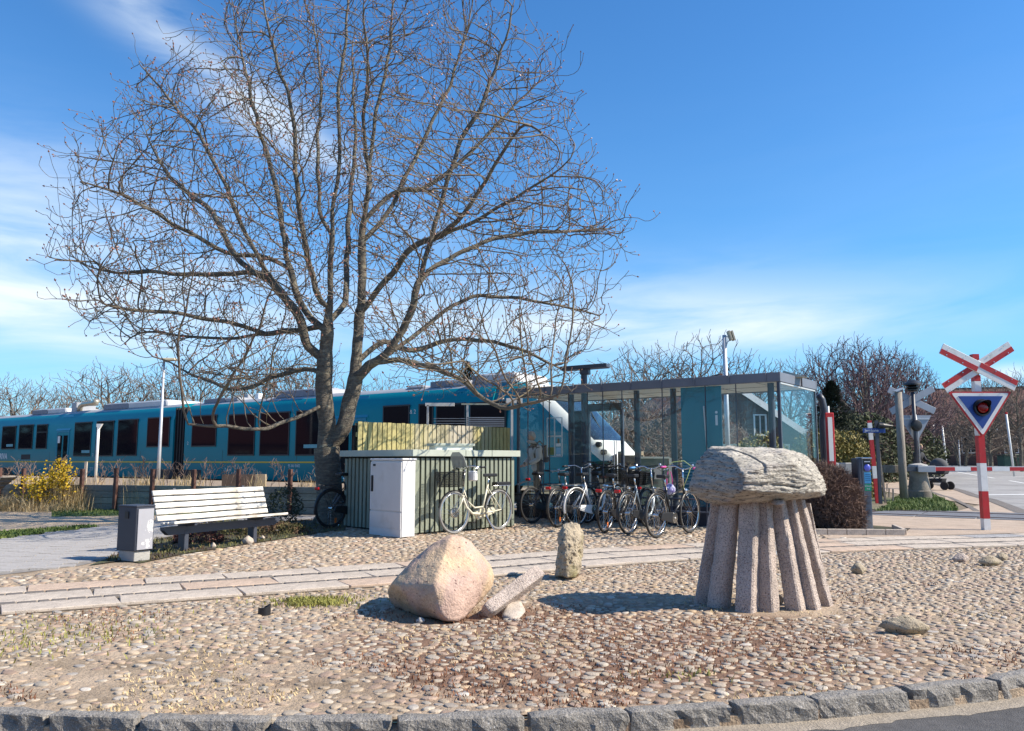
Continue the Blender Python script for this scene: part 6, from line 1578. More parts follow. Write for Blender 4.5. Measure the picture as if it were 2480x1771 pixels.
# raised bed curb under the bush
cbp = [G(*p) for p in ((1960, 1311), (2190, 1293), (2196, 1283))]
crb = thing('bed_kerb', 'low concrete edging kerb along the brown bush bed', 'edging', (0, 0, 0))
def edging(a, b, n):
    a, b = Vector(a), Vector(b)
    for i in range(n):
        p, q_ = a.lerp(b, i / n), a.lerp(b, (i + 1) / n); d = (q_ - p); L = d.length
        o = MB().box((0, 0, 0), (L - 0.008, 0.07, 0.16)).build('edging_stone', M['granite'], crb, bevel=0.006); o.location = ((p.x + q_.x) / 2, (p.y + q_.y) / 2, 0.02); o.rotation_euler = (0, 0, math.atan2(d.y, d.x))
edging((5.0, 13.85), G(2191, 1297), 5); edging(G(2191, 1296), G(2165, 1284), 1)
sheet('bush_bed', [(4.95, 13.9), G(2188, 1295), (7.3, 15.0), (6.6, 16.2), (5.2, 15.8)], 0.012, M['bed'])
sheet('bed_paving', [G(2090, 1297), G(2188, 1295), G(2170, 1285), G(2100, 1283)], 0.016, M['granite_g'])
# red framed board with white face on a white pole
rd = P(2013, 1140, 16.6)
rbo = thing('red_framed_board', 'tall narrow white board with a red border on a white pole', 'sign', (rd.x, rd.y, 0))
def LR_(px, py): p = P(px, py, rd.y); return Vector((p.x - rd.x, 0, p.z))
MB().tube([(0, 0, 0), (0, 0, LR_(2010, 984).z)], 0.02, 10).build('pole', M['white'], rbo, smooth=True)
z0, z1 = LR_(2013, 1128).z, LR_(2013, 1000).z
fr_ = MB().box((0, -0.04, (z0 + z1) / 2), (0.175, 0.025, z1 - z0)).build('border', M['red'], rbo, bevel=0.012); MB().box((0, -0.056, (z0 + z1) / 2), (0.09, 0.008, (z1 - z0) * 0.83)).build('face', M['white'], rbo)
# curved dark post beside the shelter
cp = P(1995, 1130, 16.9)
cv = thing('curved_post', 'dark curved steel post rising beside the glass shelter corner', 'post', (cp.x, cp.y, 0))
def LC(px, py): p = P(px, py, cp.y); return (p.x - cp.x, 0, p.z)
x_, _, z_ = LC(1997, 1010)
MB().tube([(0.02, 0, 0), (0.02, 0, z_ - 0.1), (x_, 0, z_ + 0.12), LC(1990, 968), LC(1981, 956)], 0.075, 12).build('tube', M['dsteel'], cv, smooth=True)
# concrete blocks
for i, (px0, px1, lab) in enumerate(((1985, 2036, 'grey concrete barrier block directly behind the red framed board'), (2046, 2078, 'grey concrete barrier block behind the check in post'))):
    a, b = P(px0, 1165, 21.5), P(px1, 1165, 21.5); w = b.x - a.x; zt_ = P(px0, 1121, 21.5).z
    o = MB().prism([(-w / 2 - 0.05, 0), (w / 2 + 0.05, 0), (w / 2 - 0.03, zt_), (-w / 2 + 0.03, zt_)], (0, 0.5, 0), (0, 0, 0)).build('concrete_block', M['conc'], None, bevel=0.02)
    o.location = ((a.x + b.x) / 2, 21.5, 0); tag(o, lab, 'concrete block', 'concrete blocks by the crossing')
# small stakes on the verge
for i, (px, py, h, lab) in enumerate(((2153, 1205, 0.30, 'short dark wooden stake on the verge left of the wooden pole'), (2163, 1219, 0.42, 'thin leaning stake nearest the rails on the verge'), (2148, 1190, 0.35, 'small stake farthest back on the verge'))):
    x, y = G(px, py); o = MB().beam((0, 0, 0), (0.02, 0, h), 0.035, 0.035).build('stake', M['oldpole']); o.location = (x, y, 0); tag(o, lab, 'stake', 'stakes on the verge')
# street lamp and poles
def pole_lamp(px, pyb, pyt, z0, D, label, w, head):
    p = P(px, pyb, D); t = thing('street_lamp', label, 'street lamp', (p.x, D, z0)); zt = P(px, pyt, D).z - z0
    MB().tube([(0, 0, 0), (0, 0, 1.0), (0.0, 0, zt)], [0.065, 0.06, 0.04], 12).build('pole', M['steel'], t, smooth=True)
    return t, zt
t, zt = pole_lamp(383, 1160, 872, 0.55, 29.0, 'tall pale street lamp with a flat yellowish head in front of the train', 0.06, True)
hd_ = MB(); hd_.box((0.20, 0, zt + 0.02), (0.52, 0.26, 0.09), taper=0.85); hd_.build('lamp_head', mat('lamp_head_yellow', (0.60, 0.50, 0.32), 0.5, var=0.1), t, bevel=0.02)
MB().box((0.08, 0, zt - 0.04), (0.18, 0.06, 0.05)).build('lamp_bracket', M['steel'], t)
p = P(231, 1165, 27.0); t = thing('sign_pole', 'shorter white pole with a pale bracket head standing before the train windows', 'pole', (p.x, 27, 0.55)); zt = P(235, 1034, 27).z - 0.55
MB().tube([(0, 0, 0), (0.0, 0, zt)], 0.045, 10).build('pole', M['white'], t, smooth=True)
MB().prism([(-0.05, 0), (0.03, -0.08), (0.13, 0.10), (-0.05, 0.10)], (0, 0.1, 0), (0, -0.05, zt)).build('bracket', M['white'], t)
p = P(206, 1165, 24.0); o = MB().box((0, 0, 0.33), (0.07, 0.05, 0.66)).build('white_stake', M['granite']); o.location = (p.x, 24, 0.55); tag(o, 'short pale wooden stake rising above the timber wall beside a brown post', 'stake')
p = P(1757, 905, 27.0); t = thing('floodlight_mast', 'tall grey mast with two small tilted floodlights behind the shelter roof', 'floodlight', (p.x, 27, 0)); zt = P(1757, 812, 27).z
MB().tube([(0, 0, 0), (0, 0, zt)], [0.09, 0.07], 12).build('mast', M['steel'], t, smooth=True)
MB().beam((0, 0, zt - 0.03), (0.22, 0, zt - 0.08), 0.03, 0.03).build('bracket', M['steel'], t); MB().beam((0, 0, zt - 0.35), (0.22, 0, zt - 0.12), 0.03, 0.03).build('bracket', M['steel'], t)
for dx in (0.18, 0.28):
    o = MB().box((0, 0, 0), (0.07, 0.26, 0.34)).build('floodlight_head', mat('lamp_beige', (0.42, 0.38, 0.28), 0.5) if dx == .18 else fm_, t, bevel=0.01); fm_ = o.data.materials[0]; o.location = (dx, 0, zt - 0.02); o.rotation_euler = (0, -0.28, 0)
# concrete planter beyond the wall
p0 = P(537, 1178, 21.8); t = thing('planter_box', 'square concrete planter with a brown front above the timber wall', 'planter', (p0.x, 21.8, 0.50))
w = P(617, 1178, 21.8).x - p0.x; h = P(537, 1149, 21.8).z - 0.50
MB().box((w / 2, 0, h / 2), (w, 0.03, h)).build('front', mat('brown_panel', (0.13, 0.095, 0.075), 0.85, var=0.25), t)
MB().box((w + 0.14, 0.05, h / 2), (0.27, 0.12, h)).build('side', mat('beige_stone', (0.42, 0.34, 0.23), 0.85, var=0.15), t)
MB().box((w / 2, 0.4, h * .4), (w, 0.75, h * .8)).build('body', M['conc_d'], t)
# grey slatted lounger at the far left
gb = G(-30, 1232); t = thing('slatted_lounger', 'grey slatted lounge bench with a white edge at the left of the wall', 'bench', (gb[0], gb[1] - 0.35, 0), 0.05)
x0 = P(-30, 1200, gb[1]).x
pr = [(-1.4, 0.32), (0.10, 0.32), (0.62, 0.76)]
for k in range(9):
    u = k / 8; 
    if u < 0.55: x = -1.3 + 1.35 * u / 0.55; z = 0.34; tt_ = 0
    else: v = (u - 0.55) / 0.45; x = 0.15 + 0.5 * v; z = 0.38 + 0.40 * v; tt_ = -0.70
    o = MB().box((0, 0, 0), (0.145, 0.75, 0.03)).build('slat', M['oldpole'], t, bevel=0.004); o.location = (x, 0, z); o.rotation_euler = (0, tt_, 0)
MB().prism([(-1.4, 0.27), (0.10, 0.27), (0.68, 0.76), (0.66, 0.83), (0.08, 0.34), (-1.4, 0.34)], (0, 0.04, 0), (0, -0.42, 0)).build('side_board', M['white'], t)
for x in (-0.1, -1.2): MB().box((x, 0, 0.14), (0.08, 0.6, 0.28)).build('leg', M['tdark'], t)
# ------------------------------------------------------------------ THE BIG BARE TREE
TY = 16.3
def T5(x, y): return (100 + x / 1.568, y / 1.568)
limbs = [  # (parent limb, list of (crop x, crop y), depth offset at the end)
    ('T1', None, [(1095, 1750), (1085, 1600), (1072, 1460), (1085, 1300), (1095, 1200), (1100, 1000), (1105, 800), (1130, 600), (1125, 400), (1150, 200), (1160, 20), (1165, -120)], -0.6),
    ('T2', None, [(1125, 1750), (1150, 1620), (1175, 1520), (1190, 1440), (1200, 1300), (1215, 1100), (1220, 900), (1245, 700), (1260, 500), (1300, 300), (1330, 100), (1345, -100)], 0.7),
    ('L3', 'T2', [(1195, 1440), (1250, 1390), (1300, 1350), (1390, 1220), (1430, 1080), (1490, 880), (1570, 600), (1680, 380), (1760, 150), (1800, 0)], -1.2),
    ('L4', 'L3', [(1310, 1345), (1400, 1290), (1470, 1230), (1560, 1160), (1700, 1120), (1900, 1150), (2100, 1190)], 1.6),
    ('L5', 'T2', [(1250, 1180), (1330, 1040), (1430, 930), (1560, 880), (1750, 780), (1900, 690), (2010, 600)], -1.5),
    ('L6', 'L3', [(1435, 1090), (1500, 1010), (1650, 930), (1800, 890), (2000, 880), (2150, 870)], 1.0),
    ('L7', 'T2', [(1235, 900), (1320, 800), (1400, 640), (1480, 480), (1560, 300), (1620, 100), (1650, -40)], 1.8),
    ('L8', 'T1', [(1085, 1260), (1000, 1180), (950, 1050), (920, 900), (890, 700), (830, 500), (780, 300), (740, 100), (720, 20)], 1.2),
    ('L9', 'T1', [(1080, 1370), (1010, 1320), (980, 1200), (900, 1100), (780, 900), (700, 700), (600, 520), (480, 370), (380, 250)], -0.8),
    ('L10', 'L8', [(940, 1010), (860, 980), (700, 960), (560, 880), (400, 790), (300, 740), (180, 700)], -1.6),
    ('L11', 'L9', [(960, 1160), (900, 1090), (800, 1040), (600, 1040), (400, 1030), (250, 1030), (100, 970)], 1.4),
    ('L12', 'T1', [(1090, 1240), (1050, 1245), (900, 1260), (700, 1290), (500, 1270), (400, 1260), (300, 1310)], 0.4),
    ('L13', 'T1', [(1095, 1180), (1040, 1100), (1000, 900), (970, 700), (950, 400), (900, 250), (850, 60), (840, -60)], -1.6),
    ('L14', 'T1', [(1102, 900), (1060, 800), (1050, 550), (1060, 330), (1040, 100), (1035, -60)], 2.0),
    ('L15', 'T2', [(1222, 860), (1240, 700), (1225, 450), (1240, 250), (1220, 60), (1225, -80)], -2.0),
    ('L16', 'T1', [(1072, 1530), (1000, 1575), (900, 1615), (830, 1628), (700, 1620), (560, 1610)], -2.4),
    ('L17', 'L3', [(1240, 1395), (1340, 1370), (1480, 1400), (1580, 1440), (1700, 1530), (1765, 1556), (1850, 1535), (1960, 1500)], -1.8),
    ('L18', 'T1', [(1078, 1440), (1000, 1400), (880, 1430), (760, 1480), (640, 1450), (520, 1400)], 1.6),
    ('L19', 'T2', [(1198, 1380), (1300, 1300), (1400, 1330), (1600, 1290), (1800, 1320), (1950, 1390)], 2.0),
    ('L20', 'T1', [(1095, 1230), (1150, 1150), (1160, 1000), (1170, 800), (1190, 500), (1180, 200), (1200, 0)], 2.2),
    ('L21', 'L9', [(870, 1050), (760, 1000), (640, 800), (520, 700), (420, 560), (380, 440)], 2.0),
    ('L22', 'T2', [(1228, 820), (1330, 740), (1480, 700), (1650, 560), (1820, 380), (1960, 260)], 1.2),
    ('L23', 'L5', [(1500, 900), (1620, 800), (1740, 600), (1820, 480), (1900, 500)], -2.6),
    ('L24', 'L12', [(860, 1262), (700, 1220), (560, 1200), (380, 1180), (240, 1160)], -1.6),
]
base_xy = (P(805, 1200, TY).x, TY)
nodes = []; parent = []; limb_nodes = {}
def add_node(p, par): nodes.append(Vector(p)); parent.append(par); return len(nodes) - 1
r0 = add_node((base_xy[0], TY, -0.05), -1); prev = r0
z_fork = P(*T5(1105, 1700), TY).z
trunk_ids = [r0]
for k in range(1, 8):
    prev = add_node((base_xy[0] - 0.02 * k, TY, -0.05 + (z_fork + 0.05) * k / 7), prev); trunk_ids.append(prev)
rt = random.Random(33)
for name, par, pts, dep in limbs:
    w3 = []
    n = len(pts)
    if par is None: start = trunk_ids[-1]; d0 = 0.0
    else:
        tgt = P(*T5(*pts[0]), TY); cand = limb_nodes[par]
        start = min(cand, key=lambda i: (nodes[i].x - tgt.x * nodes[i].y / TY) ** 2 + (nodes[i].z - tgt.z) ** 2); d0 = nodes[start].y - TY
    for i, p in enumerate(pts):
        t = i / (n - 1); w3.append(P(*T5(*p), TY + d0 + (dep - d0) * t))
    line = smooth_line([nodes[start]] + w3[(1 if par else 1):], 0.16)
    ids = []; prev = start
    for i, p in enumerate(line[1:]):
        j = Vector((noise.noise(p * 2.1 + Vector((7, 0, 0))), noise.noise(p * 2.1 + Vector((0, 9, 0))), noise.noise(p * 2.1))) * 0.05
        prev = add_node(p + j, prev); ids.append(prev)
    limb_nodes[name] = ids
n_seed = len(nodes)
# crown envelope in the tree's own vertical plane, filled with growth targets
env_px = [(95, 760), (60, 700), (140, 570), (240, 540), (340, 500), (370, 230), (470, 215), (560, 190), (640, 90), (740, -20), (800, -150), (1600, -150), (1700, 0), (1800, 60), (1870, 200), (1990, 200), (1980, 330), (2000, 420), (2040, 600), (2070, 740), (2190, 800), (2200, 900), (2150, 1000), (2080, 1000), (2160, 1130), (2120, 1240), (2080, 1370), (1980, 1460), (1860, 1560), (1700, 1500), (1500, 1490), (1330, 1440), (1180, 1250), (1120, 1200), (1040, 1420), (850, 1560), (700, 1500), (520, 1440), (440, 1340), (300, 1310), (230, 1250), (180, 1160), (80, 980), (100, 900), (230, 860)]
env = [(P(*T5(x, y), TY).x, P(*T5(x, y), TY).z) for x, y in env_px]
ecx = base_xy[0] + 0.1; ex0, ex1 = min(e[0] for e in env) - .5, max(e[0] for e in env) + .5; ez0, ez1 = min(e[1] for e in env), max(e[1] for e in env)
ra = np.random.RandomState(5); att = []
while len(att) < 8500:
    x = ra.uniform(ex0, ex1); z = ra.uniform(ez0, ez1); u = ra.uniform(-1, 1)
    ecz = 4.9; rr = math.hypot((x - ecx) / 5.9, (z - ecz) / 6.4)
    dm = 4.4 * math.sqrt(max(0.02, 1 - min(1, rr) ** 2)) 
    y = TY + u * dm; s = y / TY
    # envelope seen from the standpoint keeps its outline at every depth
    ok = inpoly(x, z, env)
    if not ok and ra.rand() < 0.12: ok = inpoly(x + (ecx - x) * 0.07, z + (5.0 - z) * 0.07, env)
    if ok and z > 1.9: att.append((x * (1 + (s - 1) * 0.6), y, H + (z - H) * (1 + (s - 1) * 0.6)))
def colonize(N_, parent, A, step, kill, infl, ra, wander=0.16, up=0.10, keep=0.35, protect=8, iters=70):
    near = np.zeros(len(A), int); nd = np.full(len(A), 1e9)
    for c in range(0, len(N_), 400):
        d = np.linalg.norm(A[:, None] - N_[None, c:c + 400], axis=2); i = d.argmin(1); m = d[np.arange(len(A)), i]; b = m < nd; nd[b] = m[b]; near[b] = i[b] + c
    alive = nd > kill; childs = {}
    for it in range(iters):
        act = alive & (nd < infl)
        if not act.any(): break
        ia = np.nonzero(act)[0]; dirs = A[ia] - N_[near[ia]]; dirs /= np.linalg.norm(dirs, axis=1)[:, None]
        acc = {}
        for k, nn in enumerate(near[ia]):
            if nn in acc: acc[nn] += dirs[k]
            else: acc[nn] = dirs[k].copy()
        new = []
        for nn, v in acc.items():
            if nn < protect or childs.get(nn, 0) > 2: continue
            L = np.linalg.norm(v)
            if L < 0.25: v = v + ra.normal(0, 0.6, 3); L = np.linalg.norm(v)
            v = v / L + ra.normal(0, wander, 3) + np.array([0, 0, up])
            if parent[nn] >= 0:
                pv = N_[nn] - N_[parent[nn]]; v = v + pv / (np.linalg.norm(pv) + 1e-9) * keep
            v /= np.linalg.norm(v)
            if v[2] < -0.15: v[2] *= 0.3; v /= np.linalg.norm(v)
            childs[nn] = childs.get(nn, 0) + 1; new.append((N_[nn] + v * step, nn))
        if not new: break
        o = len(N_); NPn = np.array([p for p, _ in new]); N_ = np.vstack([N_, NPn]); parent += [int(q_) for _, q_ in new]
        al = np.nonzero(alive)[0]; Aa = A[al]
        for c in range(0, len(NPn), 300):
            d = np.linalg.norm(Aa[:, None] - NPn[None, c:c + 300], axis=2); i = d.argmin(1); m = d[np.arange(len(al)), i]; b = m < nd[al]
            nd[al[b]] = m[b]; near[al[b]] = i[b] + c + o
        alive &= nd > kill
    return N_, parent
N_ = np.array([n[:] for n in nodes])
N_, parent = colonize(N_, parent, np.array(att), 0.15, 0.26, 2.2, ra, wander=0.12, up=0.22, keep=0.60)
def add_twigs(N_, parent, prob, L, seed, upk=0.20, start=0, sub=0.5, seg=0.09):
    """short shoots that leave the finer limbs at an angle and curve upwards"""
    rnd = random.Random(seed); n0 = len(N_); cnt = np.zeros(n0, int)
    for i in range(n0 - 1, 0, -1):
        cnt[i] += 1
        if parent[i] >= 0: cnt[parent[i]] += cnt[i]
    out = []; par = list(parent)
    def shoot(p, d, L_, pi, lvl):
        n = max(2, int(L_ / seg)); last = pi; q = p
        side = Vector((rnd.gauss(0, 1), rnd.gauss(0, 1), rnd.gauss(0, 1))) * 0.10
        for k in range(n):
            d = (d + side + Vector((rnd.gauss(0, .13), rnd.gauss(0, .13), rnd.gauss(0, .13) + upk))).normalized(); q = q + d * (L_ / n); out.append((q.x, q.y, q.z)); par.append(last); last = n0 + len(out) - 1
            if lvl < 2 and rnd.random() < sub * (0.7 if lvl else 1.0) and k > 0:
                a = d.orthogonal().normalized(); a.rotate(Matrix.Rotation(rnd.uniform(0, 6.28), 3, d)); an = rnd.uniform(0.5, 0.95)
                shoot(q, (d * math.cos(an) + a * math.sin(an)).normalized(), L_ * rnd.uniform(0.35, 0.6), last, lvl + 1)
    for i in range(start, n0):
        if parent[i] < 0: continue
        tip = cnt[i] == 1
        if not tip and (cnt[i] > 60 or rnd.random() > prob): continue
        d = Vector((N_[i] - N_[parent[i]]).tolist()).normalized()
        if not tip:
            a = d.orthogonal().normalized(); a.rotate(Matrix.Rotation(rnd.uniform(0, 6.28), 3, d)); an = rnd.uniform(0.6, 1.1); d = (d * math.cos(an) + a * math.sin(an)).normalized()
            if d.z < -0.3: d.z = abs(d.z) * 0.4; d.normalize()
        shoot(Vector(N_[i].tolist()), d, L * rnd.uniform(0.5, 1.25), i, 0)
    return np.vstack([N_, np.array(out)]), par
N_, parent = add_twigs(N_, parent, 0.19, 0.38, 3)
for _i in range(n_seed, len(N_)):
    pass
NN = len(N_); print('tree nodes', NN)
kids = [[] for _ in range(NN)]
for i, p in enumerate(parent):
    if p >= 0: kids[p].append(i)
# pipe model radii
order = list(range(NN))[::-1]; val = np.zeros(NN); e_ = 2.62; rtip = 0.0054
for i in order:
    if not kids[i]: val[i] = rtip ** e_
    if parent[i] >= 0: val[parent[i]] += val[i]
    if val[i] == 0: val[i] = rtip ** e_
rad = val ** (1 / e_); kk = 0.235 / rad[trunk_ids[-1]] if rad[trunk_ids[-1]] > 0 else 1
print('trunk radius', rad[0], 'tips', sum(1 for k in kids if not k))
rm = rad[trunk_ids[-1]]; rad = np.where(rad > 0.02, rad * (1 + (kk - 1) * np.clip((rad - 0.02) / (rm - 0.02), 0, 1) ** 1.1), rad)
for k, i in enumerate(trunk_ids): rad[i] = 0.30 - 0.045 * min(1, k / 3) + (0.06 if k == 0 else 0)
def skeleton_mesh(pos, parent, rad, kids, sel, sides, base_z=(0, 0, 0)):
    """tube segments for the chosen nodes (each node drawn as the segment from its parent)"""
    V = []; Fq = []; off = 0; ringof = {}
    P_ = pos - np.array(base_z)
    for i in sel:
        p = parent[i]
        if p < 0: continue
        d = P_[i] - P_[p]; L = np.linalg.norm(d)
        if L < 1e-6: continue
        d /= L; k = sides(rad[i])
        a = np.array([0, 0, 1.0]) if abs(d[2]) < 0.9 else np.array([1.0, 0, 0]); u = np.cross(d, a); u /= np.linalg.norm(u); w = np.cross(d, u)
        an = np.arange(k) * 2 * PI / k; cir = np.cos(an)[:, None] * u + np.sin(an)[:, None] * w
        r1 = rad[i]; r0_ = rad[p] if (rad[p] < rad[i] * 1.45) else rad[i] * 1.15
        if p in ringof and ringof[p][1] == k and rad[p] < rad[i] * 1.45: 
            b0, _ , first = ringof[p]
            # connect to the parent ring, matching the closest start vertex
            V.append(P_[i] + cir * r1); me_off = off; off += k
            pr = first; sh = int(np.argmin(np.linalg.norm((pr - P_[p]) / max(rad[p], 1e-6) - cir[0], axis=1)))
            for j in range(k): Fq.append((b0 + (j + sh) % k, b0 + (j + 1 + sh) % k, me_off + (j + 1) % k, me_off + j))
            ringof[i] = (me_off, k, P_[i] + cir * r1)
        else:
            V.append(P_[p] + cir * r0_); V.append(P_[i] + cir * r1); a0 = off; off += 2 * k
            for j in range(k): Fq.append((a0 + j, a0 + (j + 1) % k, a0 + k + (j + 1) % k, a0 + k + j))
            ringof[i] = (a0 + k, k, P_[i] + cir * r1)
    return np.concatenate(V) if V else np.zeros((0, 3)), Fq
tree = thing('bare_tree', 'large bare spreading deciduous tree with many stems and reddish buds behind the green shed', 'tree', (base_xy[0], TY, 0))
bz = (base_xy[0], TY, 0)
thick = [i for i in range(NN) if rad[i] >= 0.03]; thin = [i for i in range(NN) if rad[i] < 0.03]
V, Fq = skeleton_mesh(N_, parent, rad, kids, thick, lambda r: 14 if r > 0.1 else 9 if r > 0.05 else 6, bz)
V = np.array([Vector(v) + (Vector(v) - Vector(v)) for v in V.tolist()])
me = bpy.data.meshes.new('trunk'); me.from_pydata(V.tolist(), [], Fq); me.materials.append(M['bark']); link('trunk', me, tree, smooth=True)
V, Fq = skeleton_mesh(N_, parent, rad, kids, thin, lambda r: 5 if r > 0.016 else 4 if r > 0.009 else 3, bz)
me = bpy.data.meshes.new('crown'); me.from_pydata(V.tolist(), [], Fq); me.materials.append(M['twig']); link('crown', me, tree, smooth=True)
# root flare
fl_ = MB()
for k in range(6):
    a = k * 1.05 + 0.3; fl_.tube([(0, 0, 0.42), (0.14 * math.cos(a), 0.14 * math.sin(a), 0.2), (0.40 * math.cos(a), 0.40 * math.sin(a), -0.06)], [0.17, 0.13, 0.05], 9)
fl_.build('root_flare', M['bark'], tree, smooth=True)
# buds on the twig ends
bv = []; bf = []
for i in range(NN):
    if kids[i] or parent[i] < 0: continue
    p = Vector((N_[i] - np.array(bz)).tolist()); d = Vector((N_[i] - N_[parent[i]]).tolist()).normalized(); r = ra.uniform(0.012, 0.024); u = d.orthogonal().normalized(); w = d.cross(u); o = len(bv)
    bv += [tuple(p)] + [tuple(p + d * r * 1.0 + (u * math.cos(a) + w * math.sin(a)) * r) for a in (0, PI / 2, PI, 3 * PI / 2)] + [tuple(p + d * r * 2.8)]
    bf += [(o, o + 1 + j, o + 1 + (j + 1) % 4) for j in range(4)] + [(o + 5, o + 1 + (j + 1) % 4, o + 1 + j) for j in range(4)]
me = bpy.data.meshes.new('buds'); me.from_pydata(bv, [], bf); me.materials.append(M['bud']); link('buds', me, tree, kind='stuff')

# ------------------------------------------------------------------ BACKGROUND BARE TREES
def gen_tree(seed, h=9.0, spread=0.55, trunk_h=0.22, levels=5, nb=5, thin=0.022, up=0.15, wig=0.18, rbase=0.16, multi=1):
    rnd = random.Random(seed); pos = []; par = []; rr = []
    def grow(p, d, L, r, lvl, pa):
        n = max(3, int(L / 0.45)); q = p.copy(); dd = d.copy()
        last = pa; spots = []
        for i in range(n):
            dd = (dd + Vector((rnd.gauss(0, wig), rnd.gauss(0, wig), rnd.gauss(0, wig) + up)) * 0.5).normalized(); q = q + dd * (L / n)
            pos.append(q.copy()); par.append(last); rr.append(max(thin * 0.55, r * (1 - 0.75 * (i + 1) / n))); last = len(pos) - 1; spots.append((last, q.copy(), dd.copy(), rr[-1], (i + 1) / n))
        if lvl >= levels: return
        k = nb if lvl else nb + 3
        for b in range(k):
            t = (b + rnd.random()) / k; t = (trunk_h if lvl == 0 else 0.15) + (1 - (trunk_h if lvl == 0 else 0.15)) * t
            s = spots[min(n - 1, int(t * n))]
            side = s[2].orthogonal().normalized(); side.rotate(Matrix.Rotation(rnd.uniform(0, 2 * PI), 3, s[2])); an = spread * rnd.uniform(0.7, 1.35)
            nd_ = (s[2] * math.cos(an) + side * math.sin(an)).normalized()
            grow(s[1], nd_, L * (0.62 if lvl else 0.66) * rnd.uniform(0.6, 1.1) * (1 - 0.35 * s[4] * (lvl == 0)), max(thin * 0.7, s[3] * 0.62), lvl + 1, s[0])
    for m_ in range(multi):
        pos.append(Vector((rnd.uniform(-.3, .3) * (multi > 1), rnd.uniform(-.3, .3) * (multi > 1), -0.1))); par.append(-1); rr.append(rbase)
        a = rnd.uniform(0, 2 * PI); ti = 0.35 if multi > 1 else 0.04
        grow(pos[-1].copy(), Vector((math.cos(a) * ti, math.sin(a) * ti, 1)).normalized(), h * 0.62, rbase, 0, len(pos) - 1)
    return np.array([p[:] for p in pos]), par, np.array(rr)
def pipe_radii(N_, parent, rtip, e_, rmax):
    n = len(N_); val = np.zeros(n); has = np.zeros(n, bool)
    for p in parent:
        if p >= 0: has[p] = True
    for i in range(n - 1, -1, -1):
        if not has[i]: val[i] = rtip ** e_
        if parent[i] >= 0: val[parent[i]] += val[i]
    return np.minimum(val ** (1 / e_), rmax)
def grown_tree(mt, seed, h=9.0, r=4.0, z0=1.0, shape='round', n=2600, stems=1, step=0.26, rtip=0.015, kill=0.32, wander=0.13, up=0.2, tw=(0.22, 1.0)):
    ra_ = np.random.RandomState(seed); att = []
    while len(att) < n:
        x, y, u = ra_.uniform(-1, 1, 3); z = (u + 1) / 2
        if shape == 'round': w = math.sqrt(max(0, 1 - (2 * z - 0.9) ** 2 / 1.25))
        elif shape == 'vase': w = 0.25 + 0.9 * z ** 0.7 if z < 0.75 else math.sqrt(max(0, 1 - ((z - 0.6) / 0.4) ** 2)) * 1.05
        else: w = math.sqrt(max(0, 1 - (1.1 * z - 0.25) ** 2 * 1.4))
        an = math.atan2(y, x); w *= 0.86 + 0.22 * noise.noise(Vector((math.cos(an) * 1.5 + seed, math.sin(an) * 1.5, z * 3)))
        if math.hypot(x, y) < w: att.append((x * r, y * r, z0 + z * (h - z0)))
    nodes = []; par = []
    for s_ in range(stems):
        a = 2 * PI * s_ / stems + 0.5; b = Vector((math.cos(a) * .25, math.sin(a) * .25, -0.1)) if stems > 1 else Vector((0, 0, -0.1)); prev = -1; d = Vector((math.cos(a) * 0.28, math.sin(a) * 0.28, 1)) if stems > 1 else Vector((0.02, 0, 1))
        d.normalize(); k = int((h * (0.5 if stems == 1 else 0.42)) / step)
        for i in range(k): nodes.append(b + d * step * i + Vector((noise.noise(Vector((i * .2, seed, s_))) * .15, noise.noise(Vector((i * .2, seed, s_ + 5))) * .15, 0))); par.append(prev); prev = len(nodes) - 1
    P0 = np.array([q_[:] for q_ in nodes]); P0, par = colonize(P0, par, np.array(att), step, kill, 3.5, ra_, wander=wander, up=up, keep=0.6, protect=2 if stems == 1 else 0)
    P0, par = add_twigs(P0, par, tw[0], tw[1], seed + 50, upk=0.22, sub=0.45, seg=tw[1] / 4)
    rr = pipe_radii(P0, par, rtip, 2.35, 0.22)
    big = [i for i in range(len(rr)) if rr[i] >= 0.05]; sml = [i for i in range(len(rr)) if rr[i] < 0.05]
    V, Fq = skeleton_mesh(P0, par, rr, None, big, lambda r: 7); a = bpy.data.meshes.new('trunk'); a.from_pydata(V.tolist(), [], Fq); a.materials.append(M['bark'])
    V, Fq = skeleton_mesh(P0, par, rr, None, sml, lambda r: 3); b = bpy.data.meshes.new('crown'); b.from_pydata(V.tolist(), [], Fq); b.materials.append(mt)
    return a, b, len(sml)
protos = dict(
    vase=grown_tree(M['ftwig'], 1, shape='vase', r=4.2, z0=2.0, n=1500, kill=0.5, step=0.3),
    round=grown_tree(M['ftwig'], 2, shape='round', r=4.8, z0=1.6, n=1700, kill=0.5, step=0.3),
    multi=grown_tree(M['ftwig'], 3, shape='round', r=3.8, z0=0.8, n=1500, stems=4, kill=0.5, step=0.3),
    purple=grown_tree(M['ptwig'], 4, shape='round', r=4.6, z0=1.2, n=3600, stems=3, step=0.25, kill=0.33, rtip=0.013, up=0.3, tw=(0.6, 0.75)),
    bush=grown_tree(M['ftwig'], 6, h=5.0, r=3.2, z0=0.1, shape='dome', n=1800, stems=9, step=0.2, kill=0.3, rtip=0.008, up=0.2, tw=(0.35, 0.5)))
for k_, v_ in protos.items(): print(k_, v_[2])
tree_n = [0]
def bg_tree(kind, px, top, D, label, w=1.0, rot=0.0, z0=None, group='bare trees beyond the railway'):
    p = P(px, 1115, D); z0 = rise(p.x, D) if z0 is None else z0; h = P(px, top, D).z - z0
    t = thing('far_bare_tree', label, 'tree', (p.x, D, z0), rot, group); hh = 9.0 if kind != 'bush' else 5.0
    a, b, _ = protos[kind]
    zmax = max(v.co.z for v in b.vertices); s = h / zmax; t.scale = (s * w, s * w, s)
    link('trunk', a, t); link('crown', b, t); return t
